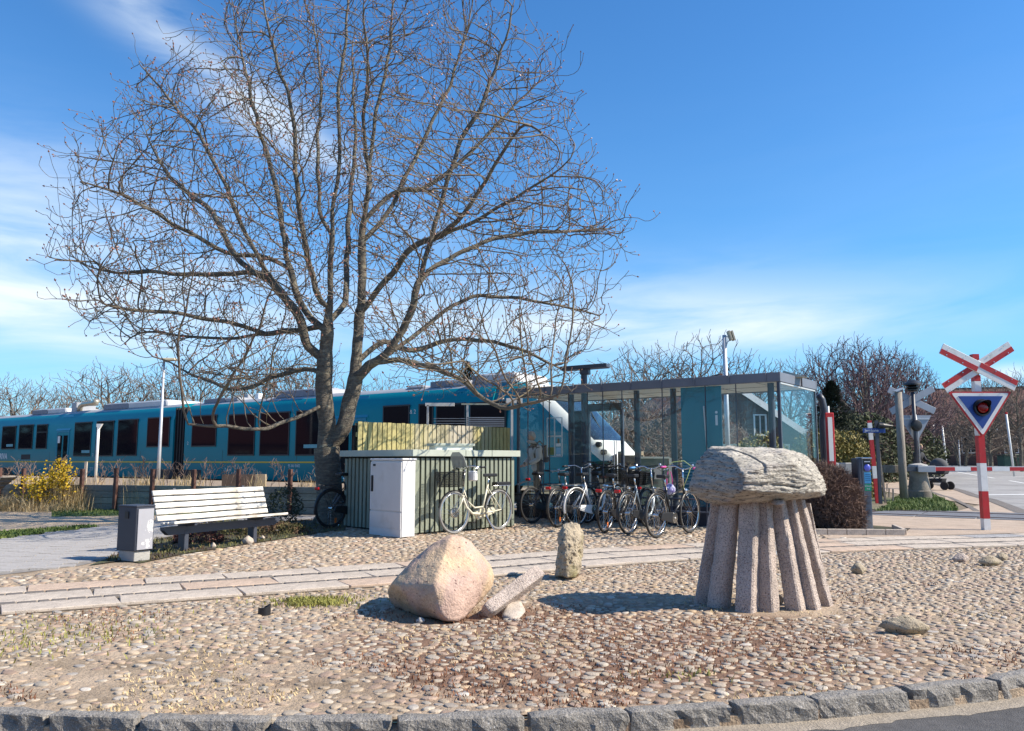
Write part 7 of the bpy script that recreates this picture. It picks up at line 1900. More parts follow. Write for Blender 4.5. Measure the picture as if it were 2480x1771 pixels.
L_ = [('vase', 20, 898, 60, 1.2, 0.3, 'bare tree farthest left, behind the train end with the roof cooler'), ('multi', 112, 905, 66, 1.2, 1.0, 'small bare tree between the far left tree and the tall vase-shaped one'), ('vase', 268, 868, 58, 1.35, 2.0, 'tall vase-shaped bare tree behind the long roof unit of the train'),
      ('multi', 190, 925, 70, 1.2, 2.4, 'low bare tree left of the tall vase-shaped tree behind the train'), ('round', 350, 905, 64, 1.2, 0.5, 'bare tree right behind the pale street lamp'), ('vase', 470, 858, 60, 1.25, 4.0, 'bare tree behind the train bellows, right of the street lamp'), ('multi', 575, 880, 66, 1.3, 5.0, 'bare tree seen through the lower left twigs of the big tree'),
      ('multi', 650, 815, 48, 1.0, 1.6, 'dense bare tree just left of the big tree trunk, behind the train roof'), ('round', 745, 850, 56, 1.0, 3.0, 'bare tree behind the fork of the big tree'), ('round', 930, 905, 60, 1.2, 0.9, 'low bare tree right of the big trunk above the train roof'),
      ('round', 1560, 828, 52, 1.15, 0.2, 'wide rounded bare tree behind the left part of the shelter roof'), ('multi', 1470, 880, 56, 1.1, 2.2, 'bare tree right of the T shaped lamp'), ('round', 1690, 802, 54, 1.15, 1.2, 'tallest bare tree around the floodlight mast'), ('vase', 1800, 880, 58, 1.0, 3.3, 'low bare tree right of the floodlight mast'),
      ('vase', 1920, 850, 56, 0.9, 2.7, 'thin bare tree above the shelter corner'), ('purple', 2080, 800, 44, 1.0, 0.0, 'large dense purplish bare tree right of the shelter'), ('purple', 2165, 835, 48, 1.0, 2.0, 'purplish tree standing right against the largest purple tree'),
      ('bush', 1500, 955, 36, 1.6, 0.4, 'bare thicket seen through the shelter beside the train nose'), ('bush', 1585, 935, 38, 1.8, 1.5, 'bare thicket in the middle of the shelter glass'), ('bush', 1650, 950, 36, 1.6, 2.8, 'bare thicket left of the teal panel'), ('multi', 1530, 930, 44, 1.1, 2.0, 'taller bare tree behind the thicket in the shelter glass'),
      ('multi', 2330, 905, 62, 1.0, 1.2, 'bare street tree left of the red and white sign post'), ('multi', 2290, 960, 70, 0.9, 0.1, 'slim bare tree above the barrier arm'), ('round', 2390, 930, 66, 0.9, 0.7, 'bare tree behind the triangular sign'), ('multi', 2465, 925, 60, 1.1, 3.3, 'bare tree at the right edge before the brick house'),
      ('vase', 2430, 900, 74, 1.1, 5.3, 'tall bare tree above the brick house at the right'), ('round', 2400, 905, 56, 1.0, 2.9, 'spreading bare tree half hidden by the blue triangular sign'), ('vase', 2475, 880, 54, 0.9, 1.9, 'bare tree cut by the right photo edge, nearest of its row'), ('bush', 2250, 1010, 80, 1.3, 1.3, 'low bare bush before the far brick house'), ('round', 2225, 985, 90, 1.0, 2.3, 'distant bare tree behind the bell'), ('multi', 2150, 1015, 110, 1.2, 0.6, 'far bare tree at the end of the street')]
for kind, px, top_, D, w, rot, lab in L_: bg_tree(kind, px, top_, D, lab, w, rot, z0=0.0 if px < 2100 else None)

# ------------------------------------------------------------------ SHRUBS, HEDGES, GRASSES
def leaf_cloud(name, label, cat, center, radii, n, size, m, seed, core=None, flat=0.0, group=None, upright=0.0, corecol=None):
    rnd = random.Random(seed); vs = []; fs = []
    for _ in range(n):
        while True:
            x, y, z = rnd.uniform(-1, 1), rnd.uniform(-1, 1), rnd.uniform(-1, 1); d = x * x + y * y + z * z
            if 0.45 < d < 1.0 + 0.12 * noise.noise(Vector((x * 3 + seed, y * 3, z * 3))): break
        k = 1 + 0.16 * noise.noise(Vector((x * 2.5 + seed, y * 2.5, z * 2.5)))
        c = Vector((x * radii[0] * k, y * radii[1] * k, z * radii[2] * k)); 
        if c.z + center[2] < 0: continue
        d1 = Vector((rnd.gauss(0, 1), rnd.gauss(0, 1), rnd.gauss(0, 1) + upright)).normalized(); d2 = d1.orthogonal().normalized(); d2.rotate(Matrix.Rotation(rnd.uniform(0, 6.28), 3, d1)); s = size * rnd.uniform(0.6, 1.4)
        o = len(vs); vs += [tuple(c - d2 * s * .3), tuple(c + d1 * s), tuple(c + d2 * s * .3), tuple(c - d1 * s * .6)]; fs.append((o, o + 1, o + 2, o + 3))
    me = bpy.data.meshes.new(name); me.from_pydata(vs, [], fs); me.materials.append(m)
    t = thing(name, label, cat, center, 0, group); link('foliage', me, t)
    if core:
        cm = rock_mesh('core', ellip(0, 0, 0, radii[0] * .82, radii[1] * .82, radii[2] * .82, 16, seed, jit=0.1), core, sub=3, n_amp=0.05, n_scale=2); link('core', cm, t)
    return t
def twig_bush(name, label, center, radii, n, L, m, seed, core, r=0.004, droop=0.0):
    rnd = random.Random(seed); mb_v = []; mb_f = []
    for _ in range(n):
        a = rnd.uniform(0, 2 * PI); u = rnd.uniform(-0.45, 1); s = math.sqrt(max(0, 1 - u * u)); k = rnd.uniform(0.78, 1.0) * (1 + 0.08 * noise.noise(Vector((math.cos(a) * 2 + seed, math.sin(a) * 2, u * 2))))
        c = Vector((radii[0] * s * math.cos(a) * k, radii[1] * s * math.sin(a) * k, radii[2] * u * k)); nrm = Vector((c.x / radii[0] ** 2, c.y / radii[1] ** 2, c.z / radii[2] ** 2)).normalized()
        d = (nrm * 0.75 + Vector((rnd.gauss(0, .6), rnd.gauss(0, .6), rnd.gauss(0, .6)))).normalized(); p0 = c - d * L * 0.5; p2 = c + d * L * 0.5; p1 = c + Vector((rnd.gauss(0, .3), rnd.gauss(0, .3), rnd.gauss(0, .3))) * L * 0.35
        q = d.orthogonal().normalized(); q.rotate(Matrix.Rotation(rnd.uniform(0, 6.28), 3, d)); w = d.cross(q); o = len(mb_v)
        for p, rr_ in ((p0, r), (p1, r * .9), (p2, r * .4)):
            for an in (0, 2.09, 4.19): mb_v.append(tuple(p + (q * math.cos(an) + w * math.sin(an)) * rr_))
        for lv in (0, 3):
            for j in range(3): mb_f.append((o + lv + j, o + lv + (j + 1) % 3, o + lv + 3 + (j + 1) % 3, o + lv + 3 + j))
    me = bpy.data.meshes.new(name); me.from_pydata(mb_v, [], mb_f); me.materials.append(m)
    t = thing(name, label, 'shrub', center); link('twigs', me, t)
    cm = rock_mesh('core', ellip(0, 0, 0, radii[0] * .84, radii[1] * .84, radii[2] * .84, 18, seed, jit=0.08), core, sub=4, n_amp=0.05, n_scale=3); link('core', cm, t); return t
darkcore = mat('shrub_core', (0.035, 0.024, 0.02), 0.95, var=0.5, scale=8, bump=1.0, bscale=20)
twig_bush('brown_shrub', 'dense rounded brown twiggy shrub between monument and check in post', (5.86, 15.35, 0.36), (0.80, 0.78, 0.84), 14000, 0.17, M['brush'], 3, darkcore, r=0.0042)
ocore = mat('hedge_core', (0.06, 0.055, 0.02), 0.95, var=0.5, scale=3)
a = P(2085, 1100, 28.0)
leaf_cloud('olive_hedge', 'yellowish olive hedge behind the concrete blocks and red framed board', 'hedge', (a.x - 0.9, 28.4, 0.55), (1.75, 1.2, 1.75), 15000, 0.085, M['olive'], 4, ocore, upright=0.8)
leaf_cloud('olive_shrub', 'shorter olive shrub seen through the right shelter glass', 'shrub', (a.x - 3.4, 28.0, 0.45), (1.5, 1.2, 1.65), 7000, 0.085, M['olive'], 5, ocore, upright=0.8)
a = P(2018, 1040, 36.0)
def conifer(x, y, h, r, label, seed, n=9000):
    rnd = random.Random(seed); vs = []; fs = []
    for _ in range(n):
        t = rnd.random() ** 0.8; z = h * t; rr = r * (1 - t) ** 0.8 * rnd.uniform(0.5, 1.05) * (1 + 0.25 * math.sin(z * 6)); an = rnd.uniform(0, 6.28); c = Vector((rr * math.cos(an), rr * math.sin(an), z))
        d1 = (Vector((math.cos(an), math.sin(an), 0.25)) + Vector((rnd.gauss(0, .3), rnd.gauss(0, .3), rnd.gauss(0, .3)))).normalized(); d2 = d1.cross(Vector((0, 0, 1))).normalized(); s = rnd.uniform(.10, .24)
        o = len(vs); vs += [tuple(c - d2 * s * .22), tuple(c + d1 * s), tuple(c + d2 * s * .22)]; fs.append((o, o + 1, o + 2))
    me = bpy.data.meshes.new('foliage'); me.from_pydata(vs, [], fs); me.materials.append(M['conif']); t = thing('conifer', label, 'conifer', (x, y, 0)); link('foliage', me, t); MB().tube([(0, 0, 0), (0, 0, h * .95)], [0.12, 0.02], 8).build('trunk', M['bark'], t)
conifer(a.x, 36, P(2015, 925, 36).z, 1.9, 'dark conifer between the shelter corner and the purplish tree', 1)
a = P(1133, 905, 40.0); conifer(a.x, 40, P(1133, 878, 40).z, 1.3, 'dark conifer top peeping over the train roof', 2, 5000)
# low growth under the dense tree group beyond: evergreen ivy mass right of the shelter
for px, top_, D, rx, rz, n, lab in ((2070, 980, 40, 2.6, 2.4, 9000, 'dark green ivy mass under the purplish tree'), (2180, 1010, 46, 2.6, 2.0, 7000, 'dark shrubbery behind the wooden pole')):
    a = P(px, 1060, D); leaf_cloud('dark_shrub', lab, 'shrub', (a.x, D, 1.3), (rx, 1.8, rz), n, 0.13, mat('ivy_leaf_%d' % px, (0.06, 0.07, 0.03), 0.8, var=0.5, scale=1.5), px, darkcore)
# forsythia
fx, fy = G(108, 1228); fy -= 0.2
fo = thing('forsythia', 'yellow flowering forsythia shrub in front of the timber wall', 'shrub', (P(108, 1200, 20.6).x, 20.6, 0))
rf2 = random.Random(8); stems = MB(); fv = []; ff = []
def petal(c, s):
    d1 = Vector((rf2.gauss(0, 1), rf2.gauss(0, 1), rf2.gauss(0, 1))).normalized(); d2 = d1.orthogonal().normalized(); o = len(fv)
    fv.extend([tuple(c - d1 * s), tuple(c - d2 * s), tuple(c + d1 * s), tuple(c + d2 * s)]); ff.append((o, o + 1, o + 2, o + 3))
for k in range(150):
    a = rf2.uniform(0, 6.28); sp_r = rf2.uniform(0.1, 0.72); hgt = rf2.uniform(0.35, 0.95)
    if rf2.random() < 0.20: a = rf2.uniform(-0.5, 0.5); hgt = rf2.uniform(1.0, 1.35); sp_r = rf2.uniform(.25, .6)
    base = Vector((rf2.uniform(-.3, .3), rf2.uniform(-.2, .2), 0)); tip = base + Vector((math.cos(a) * sp_r, math.sin(a) * sp_r * .6, hgt)); mid = (base + tip) / 2 + Vector((math.cos(a) * .1, math.sin(a) * .1, 0.1))
    stems.tube([base, mid, tip], [0.006, 0.005, 0.003], 3)
    low = rf2.random() < 0.5
    for q_ in range(34):
        t = rf2.random() ** 0.7; c = (base.lerp(mid, t * 2) if t < .5 else mid.lerp(tip, t * 2 - 1)) + Vector((rf2.gauss(0, .025), rf2.gauss(0, .025), rf2.gauss(0, .025)))
        if c.z < 0.55 and rf2.random() < 0.55: continue
        petal(c, rf2.uniform(0.014, 0.030))
stems.build('stems', M['brush'], fo); me = bpy.data.meshes.new('flowers'); me.from_pydata(fv, [], ff); me.materials.append(M['forsy']); link('flowers', me, fo, kind='stuff')
# dry grass tufts
def tuft(px, py, D, n, h, lean, label, w=0.012, sx=0.28):
    a = P(px, py, D); t = thing('dry_grass_tuft', label, 'ornamental grass', (a.x, D, 0)); rnd = random.Random(px); sp = [(rnd.gauss(0, sx), rnd.gauss(0, sx * .6), 0, rnd.uniform(.5, 1)) for _ in range(n)]
    blades(sp, h, w, lean, M['dry'], 'blades', px, curve=0.35, parent=t); return t
tuft(160, 1225, 20.7, 900, 0.85, 0.9, 'tall straw coloured grass tuft right of the forsythia'); tuft(60, 1235, 20.4, 800, 0.45, 1.3, 'low straw coloured grass tuft left of the forsythia', sx=0.4); tuft(8, 1238, 20.4, 500, 0.40, 1.4, 'straw grass at the left edge under the lounger', sx=0.3)
tuft(345, 1215, 20.6, 260, 0.95, 0.5, 'upright dry grass stalks beside the wall, behind the bench back', w=0.008); tuft(115, 1240, 20.2, 500, 0.25, 1.6, 'matted dry grass at the foot of the forsythia', sx=0.5)
# saplings of the hedge on the raised ground
pos_, par_, rr_ = gen_tree(seed=9, h=1.0, spread=0.6, levels=2, nb=3, thin=0.007, up=0.15, wig=0.3, rbase=0.010)
saps = []
for sd_k in range(4):
    pos_, par_, rr_ = gen_tree(seed=20 + sd_k, h=1.0, spread=0.6, levels=2, nb=3, thin=0.009, up=0.15, wig=0.3, rbase=0.011)
    V, Fq = skeleton_mesh(pos_, par_, rr_, None, range(len(rr_)), lambda r: 4); me = bpy.data.meshes.new('sapling'); me.from_pydata(V.tolist(), [], Fq); me.materials.append(mat('sapling_bark', (0.22, 0.15, 0.115), 0.85, var=0.2)); saps.append(me)
rs = random.Random(77); sl = (WB - WA).length
for k in range(46):
    s = -1.5 + (sl + 1.5) * (k + rs.uniform(0.1, 0.9)) / 46; p = WA + WD * s + Vector((rs.uniform(-.05, .1), rs.uniform(0.4, 0.9)))
    o = bpy.data.objects.new('sapling', saps[k % 4]); C.objects.link(o); o.location = (p.x, p.y, 0.55); sc_ = rs.uniform(0.65, 1.15); o.scale = (sc_, sc_, sc_ * 0.9); o.rotation_euler = (0, 0, rs.uniform(0, 6))
    tag(o, 'bare hedge sapling growing on the railway side of the timber wall', 'sapling', 'saplings planted along the timber wall')
sp = []
for _ in range(1600):
    s = rs.uniform(-1, sl); p = WA + WD * s + Vector((0, rs.uniform(0.2, 1.6))); 
    if noise.noise(Vector((s * 0.8, 3, 0))) > 0.05: sp.append((p.x, p.y, 0.55, rs.uniform(.4, 1)))
blades(sp, 0.42, 0.012, 0.5, M['dry'], 'verge_dry_grass', 12)
# ground cover under and behind the bench, dark plant beside the trunk
a = Vector(G(560, 1300)); leaf_cloud('ground_juniper', 'low spreading brown green ground shrub behind the bench', 'shrub', (a.x + 0.05, a.y + 0.7, 0.05), (1.05, 0.5, 0.17), 5200, 0.035, M['junip'], 6, upright=0.5)
a = Vector(G(470, 1320)); leaf_cloud('reddish_shrub', 'small reddish low shrub under the bench seat', 'shrub', (a.x - 0.1, a.y + 0.4, 0.05), (0.4, 0.3, 0.15), 1800, 0.03, mat('reddish_leaf', (0.13, 0.05, 0.04), 0.8, var=0.4, scale=6), 7, upright=0.5)
a = P(690, 1250, 16.2); leaf_cloud('dark_evergreen', 'dark small leaved shrub between bench end and trunk', 'shrub', (a.x, 16.2, 0.34), (0.36, 0.3, 0.42), 1500, 0.035, mat('small_dark_leaf', (0.035, 0.05, 0.02), 0.7, var=0.4, scale=4), 8, upright=0.6)
sp = []
for _ in range(5000):
    x, y = G(rs.uniform(220, 840), rs.uniform(1255, 1360))
    if inpoly(x, y, bedp) : sp.append((x, y, 0.004, rs.uniform(.3, 1)))
blades(sp, 0.06, 0.018, 1.4, M['junip'], 'bed_litter', 13)

# ------------------------------------------------------------------ HOUSES
def house(name, label, x, y, rz, w, d, eave, ridge, wall_m, roof_m, wins=(), z0=0.0, chimney=True, over=0.35, group=None, gable_trim=False, barge=0.10):
    """local x along the ridge, front wall at y=-d/2"""
    t = thing(name, label, 'house', (x, y, z0), rz, group)
    mb = MB(); mb.prism([(-d / 2, 0), (d / 2, 0), (d / 2, eave), (0, ridge), (-d / 2, eave)], (w, 0, 0), (-w / 2, 0, 0), (0, 1, 0), (0, 0, 1)); mb.build('wall', wall_m, t)
    sl_ = math.hypot(d / 2, ridge - eave); ux_, uz = (d / 2) / sl_, (ridge - eave) / sl_
    rf = MB()
    for s in (-1, 1):
        a = (0, ridge + 0.10); b = (s * (d / 2 + over * ux_), eave - over * uz + 0.10)
        rf.prism([a, b, (b[0], b[1] + 0.12), (a[0], a[1] + 0.12)], (w + 0.5, 0, 0), (-w / 2 - 0.25, 0, 0), (0, 1, 0), (0, 0, 1))
    ro = rf.build('roof', roof_m, t)
    rd_ = MB().box((0, 0, ridge + 0.22), (w + 0.5, 0.22, 0.12)).build('ridge_cap', roof_m, ro)
    for s in (-1, 1):
        for e in (-1, 1):
            bb_ = MB(); p0 = Vector((e * (w / 2 + 0.26), 0, ridge + 0.12)); p1 = Vector((e * (w / 2 + 0.26), s * (d / 2 + over * ux_), eave - over * uz + 0.12)); bb_.beam(p0, p1, 0.04, barge + 0.08, up=(1, 0, 0) if False else (0, 0, 1))
            bb_.build('barge_board', M['white'] if gable_trim and s == 1 else M['dsteel'], ro)
    if chimney: MB().box((w * 0.2, 0.1, ridge + 0.45), (0.6, 0.5, 1.0)).build('chimney', wall_m, ro)
    for (face, u, zc_, ww, wh) in wins:
        f = MB(); tt_ = 0.07
        for a, b, c, dd_ in ((0, wh / 2, ww + tt_, tt_), (0, -wh / 2, ww + tt_, tt_), (-ww / 2, 0, tt_, wh), (ww / 2, 0, tt_, wh), (0, 0, tt_ * .7, wh)): f.box((a, 0, b), (c, 0.10, dd_))
        o = f.build('window', M['white'], t); MB().box((0, 0.03, 0), (ww - 0.02, 0.02, wh - 0.02)).build('pane', M['wglass'], o)
        if face == 'f': o.location = (u, -d / 2 - 0.02, zc_)
        elif face == 'g': o.location = (w / 2 + 0.02, u, zc_); o.rotation_euler = (0, 0, PI / 2)
        else: o.location = (-w / 2 - 0.02, u, zc_); o.rotation_euler = (0, 0, -PI / 2)
    return t
# gabled house seen through the shelter
a = P(1800, 1040, 36.0)
hz1 = house('brick_house', 'brick house with steep gable and white barge boards seen through the shelter glass', 9.9, 44.5, math.radians(-84), 9.0, 8.4, 2.5, 5.25, M['brick'], M['tiles'], wins=(('g', 2.0, 3.0, 0.6, 1.0), ('g', -1.4, 1.4, 1.4, 1.1)), gable_trim=True, barge=0.22, chimney=False)
# flat garage roof in front of it and shed doors
g = thing('garage', 'low flat roofed garage with a pale fascia seen through the shelter', 'garage', (P(1815, 1100, 30).x, 30.5, 0), -0.05)
MB().box((0, 0, 0.9), (2.2 * 1.0, 2.5, 1.8)).build('wall', M['brick2'], g); MB().box((0, -0.02, 1.68), (2.5, 2.8, 0.30)).build('roof_fascia', mat('pale_green_trim', (0.52, 0.56, 0.48), 0.6), g)
g = thing('green_hut', 'low dark green trackside hut with a pale corner post seen through the shelter', 'hut', (P(1588, 1120, 21).x, 21.6, 0), -0.05)
MB().box((0, 0, 0.65), (0.75, 0.8, 1.3)).build('wall', mat('hut_green', (0.10, 0.14, 0.11), 0.7), g); MB().box((0, 0, 1.32), (0.82, 0.86, 0.05)).build('roof', M['trim'], g); MB().box((0.46, -0.38, 0.66), (0.12, 0.06, 1.3)).build('corner_post', M['trim'], g); MB().box((0.1, -0.41, 0.9), (0.2, 0.012, 0.28)).build('notice', M['conc'], g)
bf_ = thing('buffer_stop', 'brown timber buffer stop beyond the train nose', 'buffer stop', (P(1530, 1120, 22.6).x, 22.9, 0), -0.5)
bw = mat('buffer_wood', (0.22, 0.17, 0.11), 0.9, var=0.3)
for x in (-0.3, 0.3): MB().box((x, 0, 0.75), (0.14, 0.2, 1.5)).build('post', bw, bf_)
for z in (0.9, 1.3): MB().box((0, -0.12, z), (0.9, 0.08, 0.18)).build('beam', bw, bf_)
hr = thing('hand_rail', 'thin steel hand rail between shelter door and train nose', 'railing', (P(1492, 1120, 20.6).x, 20.6, 0))
MB().tube([(-0.04, 0, 0), (-0.04, 0, P(1490, 1068, 20.6).z), (0.03, 0, P(1490, 1068, 20.6).z), (0.03, 0, 0)], 0.016, 8).build('rail', M['steel'], hr, smooth=True)
# brick houses right
a = P(2280, 1060, 84); house('far_brick_house', 'dark brick house with tiled roof left of the triangular sign', a.x + 1.0, 84, -0.25, 13, 9, 3.2, 6.0, M['brick2'], M['tiles'], wins=(('f', -3, 1.7, 1.4, 1.2), ('f', 1, 1.7, 1.4, 1.2), ('f', 4, 1.7, 1.2, 1.2)), z0=rise(a.x, 84))
a = P(2445, 1050, 68); house('large_brick_house', 'large dark brick house with a tall roof at the right edge', a.x + 2.5, 72, -0.35, 12, 10, 3.4, 6.7, M['brick2'], M['tiles'], wins=(('f', -4, 1.7, 1.3, 1.3), ('f', -1, 1.7, 1.0, 1.3), ('f', 2.5, 1.7, 1.4, 1.3), ('f', -2.5, 3.4, 1.1, 1.0), ('b', 0, 3.8, 1.2, 1.2), ('b', -2, 1.6, 1.2, 1.2)), z0=rise(a.x, 70))
a = P(2180, 1080, 140); house('distant_house', 'distant house with a brown roof at the end of the street', a.x, 142, 0.1, 14, 9, 3.0, 6.2, M['brick'], M['tiles'], wins=(('f', -3, 1.6, 1.6, 1.2), ('f', 2, 1.6, 1.6, 1.2)), z0=rise(a.x, 140))
a = P(2110, 1080, 120); house('grey_roof_house', 'grey roofed bungalow far behind the street name sign', a.x, 120, -0.1, 15, 9, 2.7, 5.3, M['conc'], M['tiles_g'], wins=(('f', -3, 1.5, 1.6, 1.2), ('f', 2, 1.5, 1.6, 1.2)), z0=rise(a.x, 120), chimney=False)
a = P(2235, 1080, 110); house('dark_roof_house', 'dark roofed low house behind the far barrier pole', a.x + 1, 108, 0.2, 12, 9, 2.8, 5.6, M['brick'], M['tiles_g'], wins=(('f', -3, 1.5, 1.6, 1.2),), z0=rise(a.x, 108))
# surroundings outside the frame that stand in the reflections of train windows and shelter glass
house('street_house', 'brick house with a red roof beside the railway, at the far left', -66, 33, 1.45, 16, 9, 3.0, 7.0, M['brick'], mat('red_tiles', (0.16, 0.05, 0.035), 0.8, var=0.2), wins=(('f', -5, 1.5, 1.8, 1.2), ('f', -1.5, 1.5, 1.2, 1.2), ('f', 2, 1.5, 1.8, 1.2), ('f', 5.5, 1.5, 1.2, 1.2)), z0=-0.02)
house('street_house', 'pale rendered house with a dark roof at the far left', -60, 12, 1.6, 14, 9, 3.0, 6.8, M['conc'], M['tiles_g'], wins=(('f', -4, 1.5, 1.5, 1.2), ('f', 0, 1.5, 1.5, 1.2), ('f', 4, 1.5, 1.5, 1.2), ('g', 0, 1.5, 1.5, 1.2)), z0=-0.02)
house('street_house', 'long brown brick house across the lower street, opposite the monument', 2, -24, -0.08, 24, 9, 3.0, 6.6, M['brick2'], M['tiles'], z0=-0.02)
house('street_house', 'red brick house across the lower street, opposite the bench', -34, -20, 0.3, 18, 9, 3.0, 7.0, M['brick'], M['tiles'], z0=-0.02)
leaf_cloud('left_reflection_hedge', 'tall dark hedge added out of view at the left to darken the train window reflections', 'hedge', (-74, 30, 3.5), (1.5, 48, 5.0), 14000, 0.6, M['conif'], 61, darkcore)  # unseen dark row, added so the train windows reflect less bright horizon
leaf_cloud('rear_reflection_hedge', 'dark hedge added out of view behind the street houses to darken the glass reflections', 'hedge', (-8, -32, 2.0), (48, 0.9, 4.0), 12000, 0.5, M['conif'], 62, darkcore)  # unseen too, added behind the standpoint to darken what the glass reflects
# fence and garden walls along the far pavement, white poles, bins, cars
def far_pole(px, pyb, pyt, D, label, m=M['white'], r=0.06, topred=False, lean=0.0):
    p = P(px, pyb, D); z0 = rise(p.x, D); zt = P(px, pyt, D).z - z0
    t = thing('white_pole', label, 'pole', (p.x, D, z0), 0, 'pale poles along the main road', ry=lean); MB().tube([(0, 0, 0), (0, 0, zt)], r, 8).build('pole', m, t, smooth=True)
    if topred: MB().tube([(0, 0, zt), (0, 0, zt + 0.12)], r * 1.1, 8).build('cap', M['red'], t)
far_pole(2293, 1122, 1032, 52, 'pale road pole right of the pram, above the barrier arm', lean=-0.05); far_pole(2455, 1130, 1003, 46, 'white pole with a red top at the right edge', topred=True, lean=-0.06)
far_pole(2202, 1100, 1044, 70, 'thin pale pole right beside the wooden pole', r=0.05); far_pole(2266, 1118, 1022, 64, 'tall thin pale pole behind the triangle back plate', r=0.05); far_pole(2153, 1102, 1010, 90, 'distant pole left of the street vanishing point', r=0.06); far_pole(2158, 1100, 1040, 100, 'farthest thin pole beside the street end', r=0.06); far_pole(2325, 1118, 1065, 60, 'thin pole under the left edge of the triangle', r=0.04)
for i, (px, lab) in enumerate(((2434, 'dark green wheelie bin left of the white pole'), (2457, 'second dark green wheelie bin behind the white pole'))):
    p = P(px, 1125, 60); t = thing('wheelie_bin', lab, 'wheelie bin', (p.x, 60 + 0.3 * i, rise(p.x, 60)), 0.1, 'green wheelie bins at the roadside')
    MB().box((0, 0, 0.5), (0.62, 0.7, 0.95), taper=1.12).build('body', M['binlid'], t, bevel=0.03); MB().box((0, -0.02, 1.02), (0.76, 0.84, 0.08)).build('lid', M['binlid'], t, bevel=0.03)
    for s in (-1, 1): MB().lathe([(0.11, 0), (0.11, 0.06)], (0.28 * s, 0.36, 0.11), 12, M3=Matrix.Rotation(PI / 2, 3, 'Y')).build('wheel', M['black'], t)
def car(px, D, m, label, rz):
    p = P(px, 1100, D); t = thing('parked_car', label, 'car', (p.x, D, rise(p.x, D)), rz, 'cars parked far down the street')
    pr = [(-2.1, .35), (2.1, .35), (2.15, .7), (1.5, .9), (0.9, 1.38), (-0.9, 1.42), (-1.7, .95), (-2.12, .85)]
    MB().prism(pr, (0, 1.7, 0), (0, -.85, 0)).build('body', m, t, bevel=0.08)
    MB().prism([(-1.45, .95), (1.35, .93), (0.85, 1.32), (-0.85, 1.35)], (0, 1.73, 0), (0, -.865, 0)).build('window', M['wglass'], t)
    for x in (-1.3, 1.3):
        for y in (-.82, .66): MB().lathe([(0.31, 0), (0.31, .16)], (x, y + .16, .31), 14, M3=Matrix.Rotation(PI / 2, 3, 'X')).build('wheel', M['rubber'], t)
car(2102, 92, M['white'], 'white car parked far behind the street name sign', 1.3); car(2172, 118, M['twhite'], 'silver car far down the street near the vanishing point', 1.5); car(2113, 104, M['white'], 'second white car just behind the first one', 1.2)
ga = thing('garden_wall', 'low dark garden fence with pale posts along the far pavement', 'fence', (P(2275, 1110, 72).x, 72, rise(40, 72)), -0.22)
for k in range(12):
    MB().box((k * 1.1, 0, 0.5), (0.12, 0.12, 1.0)).build('post', M['conc'], ga); MB().box((k * 1.1 + 0.55, 0.03, 0.55), (1.0, 0.05, 0.8)).build('panel', M['tdark'], ga)

# ------------------------------------------------------------------ PEOPLE
def skin_body(name, joints, edges, m, parent, loc=(0, 0, 0), sub=2):
    me = bpy.data.meshes.new(name); me.from_pydata([j[:3] for j in joints], edges, []); o = bpy.data.objects.new(name, me); C.objects.link(o)
    md = o.modifiers.new('skin', 'SKIN'); md.use_smooth_shade = True
    for i, j in enumerate(joints): me.skin_vertices[0].data[i].radius = (j[3], j[4] if len(j) > 4 else j[3])
    me.skin_vertices[0].data[0].use_root = True
    s_ = o.modifiers.new('sub', 'SUBSURF'); s_.levels = sub; s_.render_levels = sub
    dg = bpy.context.evaluated_depsgraph_get(); m2 = bpy.data.meshes.new_from_object(o.evaluated_get(dg)); bpy.data.objects.remove(o)
    m2.materials.clear(); m2.materials.append(m); m2.polygons.foreach_set('use_smooth', [True] * len(m2.polygons))
    o = bpy.data.objects.new(name, m2); C.objects.link(o); o.parent = parent; o.location = loc; return o
def hand(parent, wrist, d, side, s=1.0):
    """five separate fingers, slightly curled, growing out of a palm"""
    w = Vector(wrist); d = Vector(d).normalized(); sv = Vector(side).normalized(); nv = d.cross(sv)
    J = [(*w, 0.026 * s, 0.018 * s)]; E_ = []; k = w + d * 0.045 * s; J.append((*k, 0.036 * s, 0.014 * s)); E_.append((0, 1)); 
    k2 = w + d * 0.085 * s; J.append((*k2, 0.038 * s, 0.013 * s)); E_.append((1, 2))
    for i, ln in enumerate((0.060, 0.070, 0.066, 0.052)):
        b = w + d * 0.085 * s + sv * (-0.028 + 0.019 * i) * s; m1 = b + d * ln * 0.5 * s + nv * 0.008 * s; e = b + d * ln * 0.85 * s + nv * 0.03 * s
        n = len(J); J += [(*b, .0095 * s), (*m1, .0088 * s), (*e, .007 * s)]; E_ += [(2, n), (n, n + 1), (n + 1, n + 2)]
    b = w + d * 0.03 * s - sv * 0.030 * s; e = b + d * 0.045 * s - sv * 0.022 * s + nv * .01 * s; n = len(J); J += [(*b, .011 * s), (*e, .009 * s)]; E_ += [(1, n), (n, n + 1)]
    return skin_body('hand', J, E_, M['skin'], parent, sub=1)
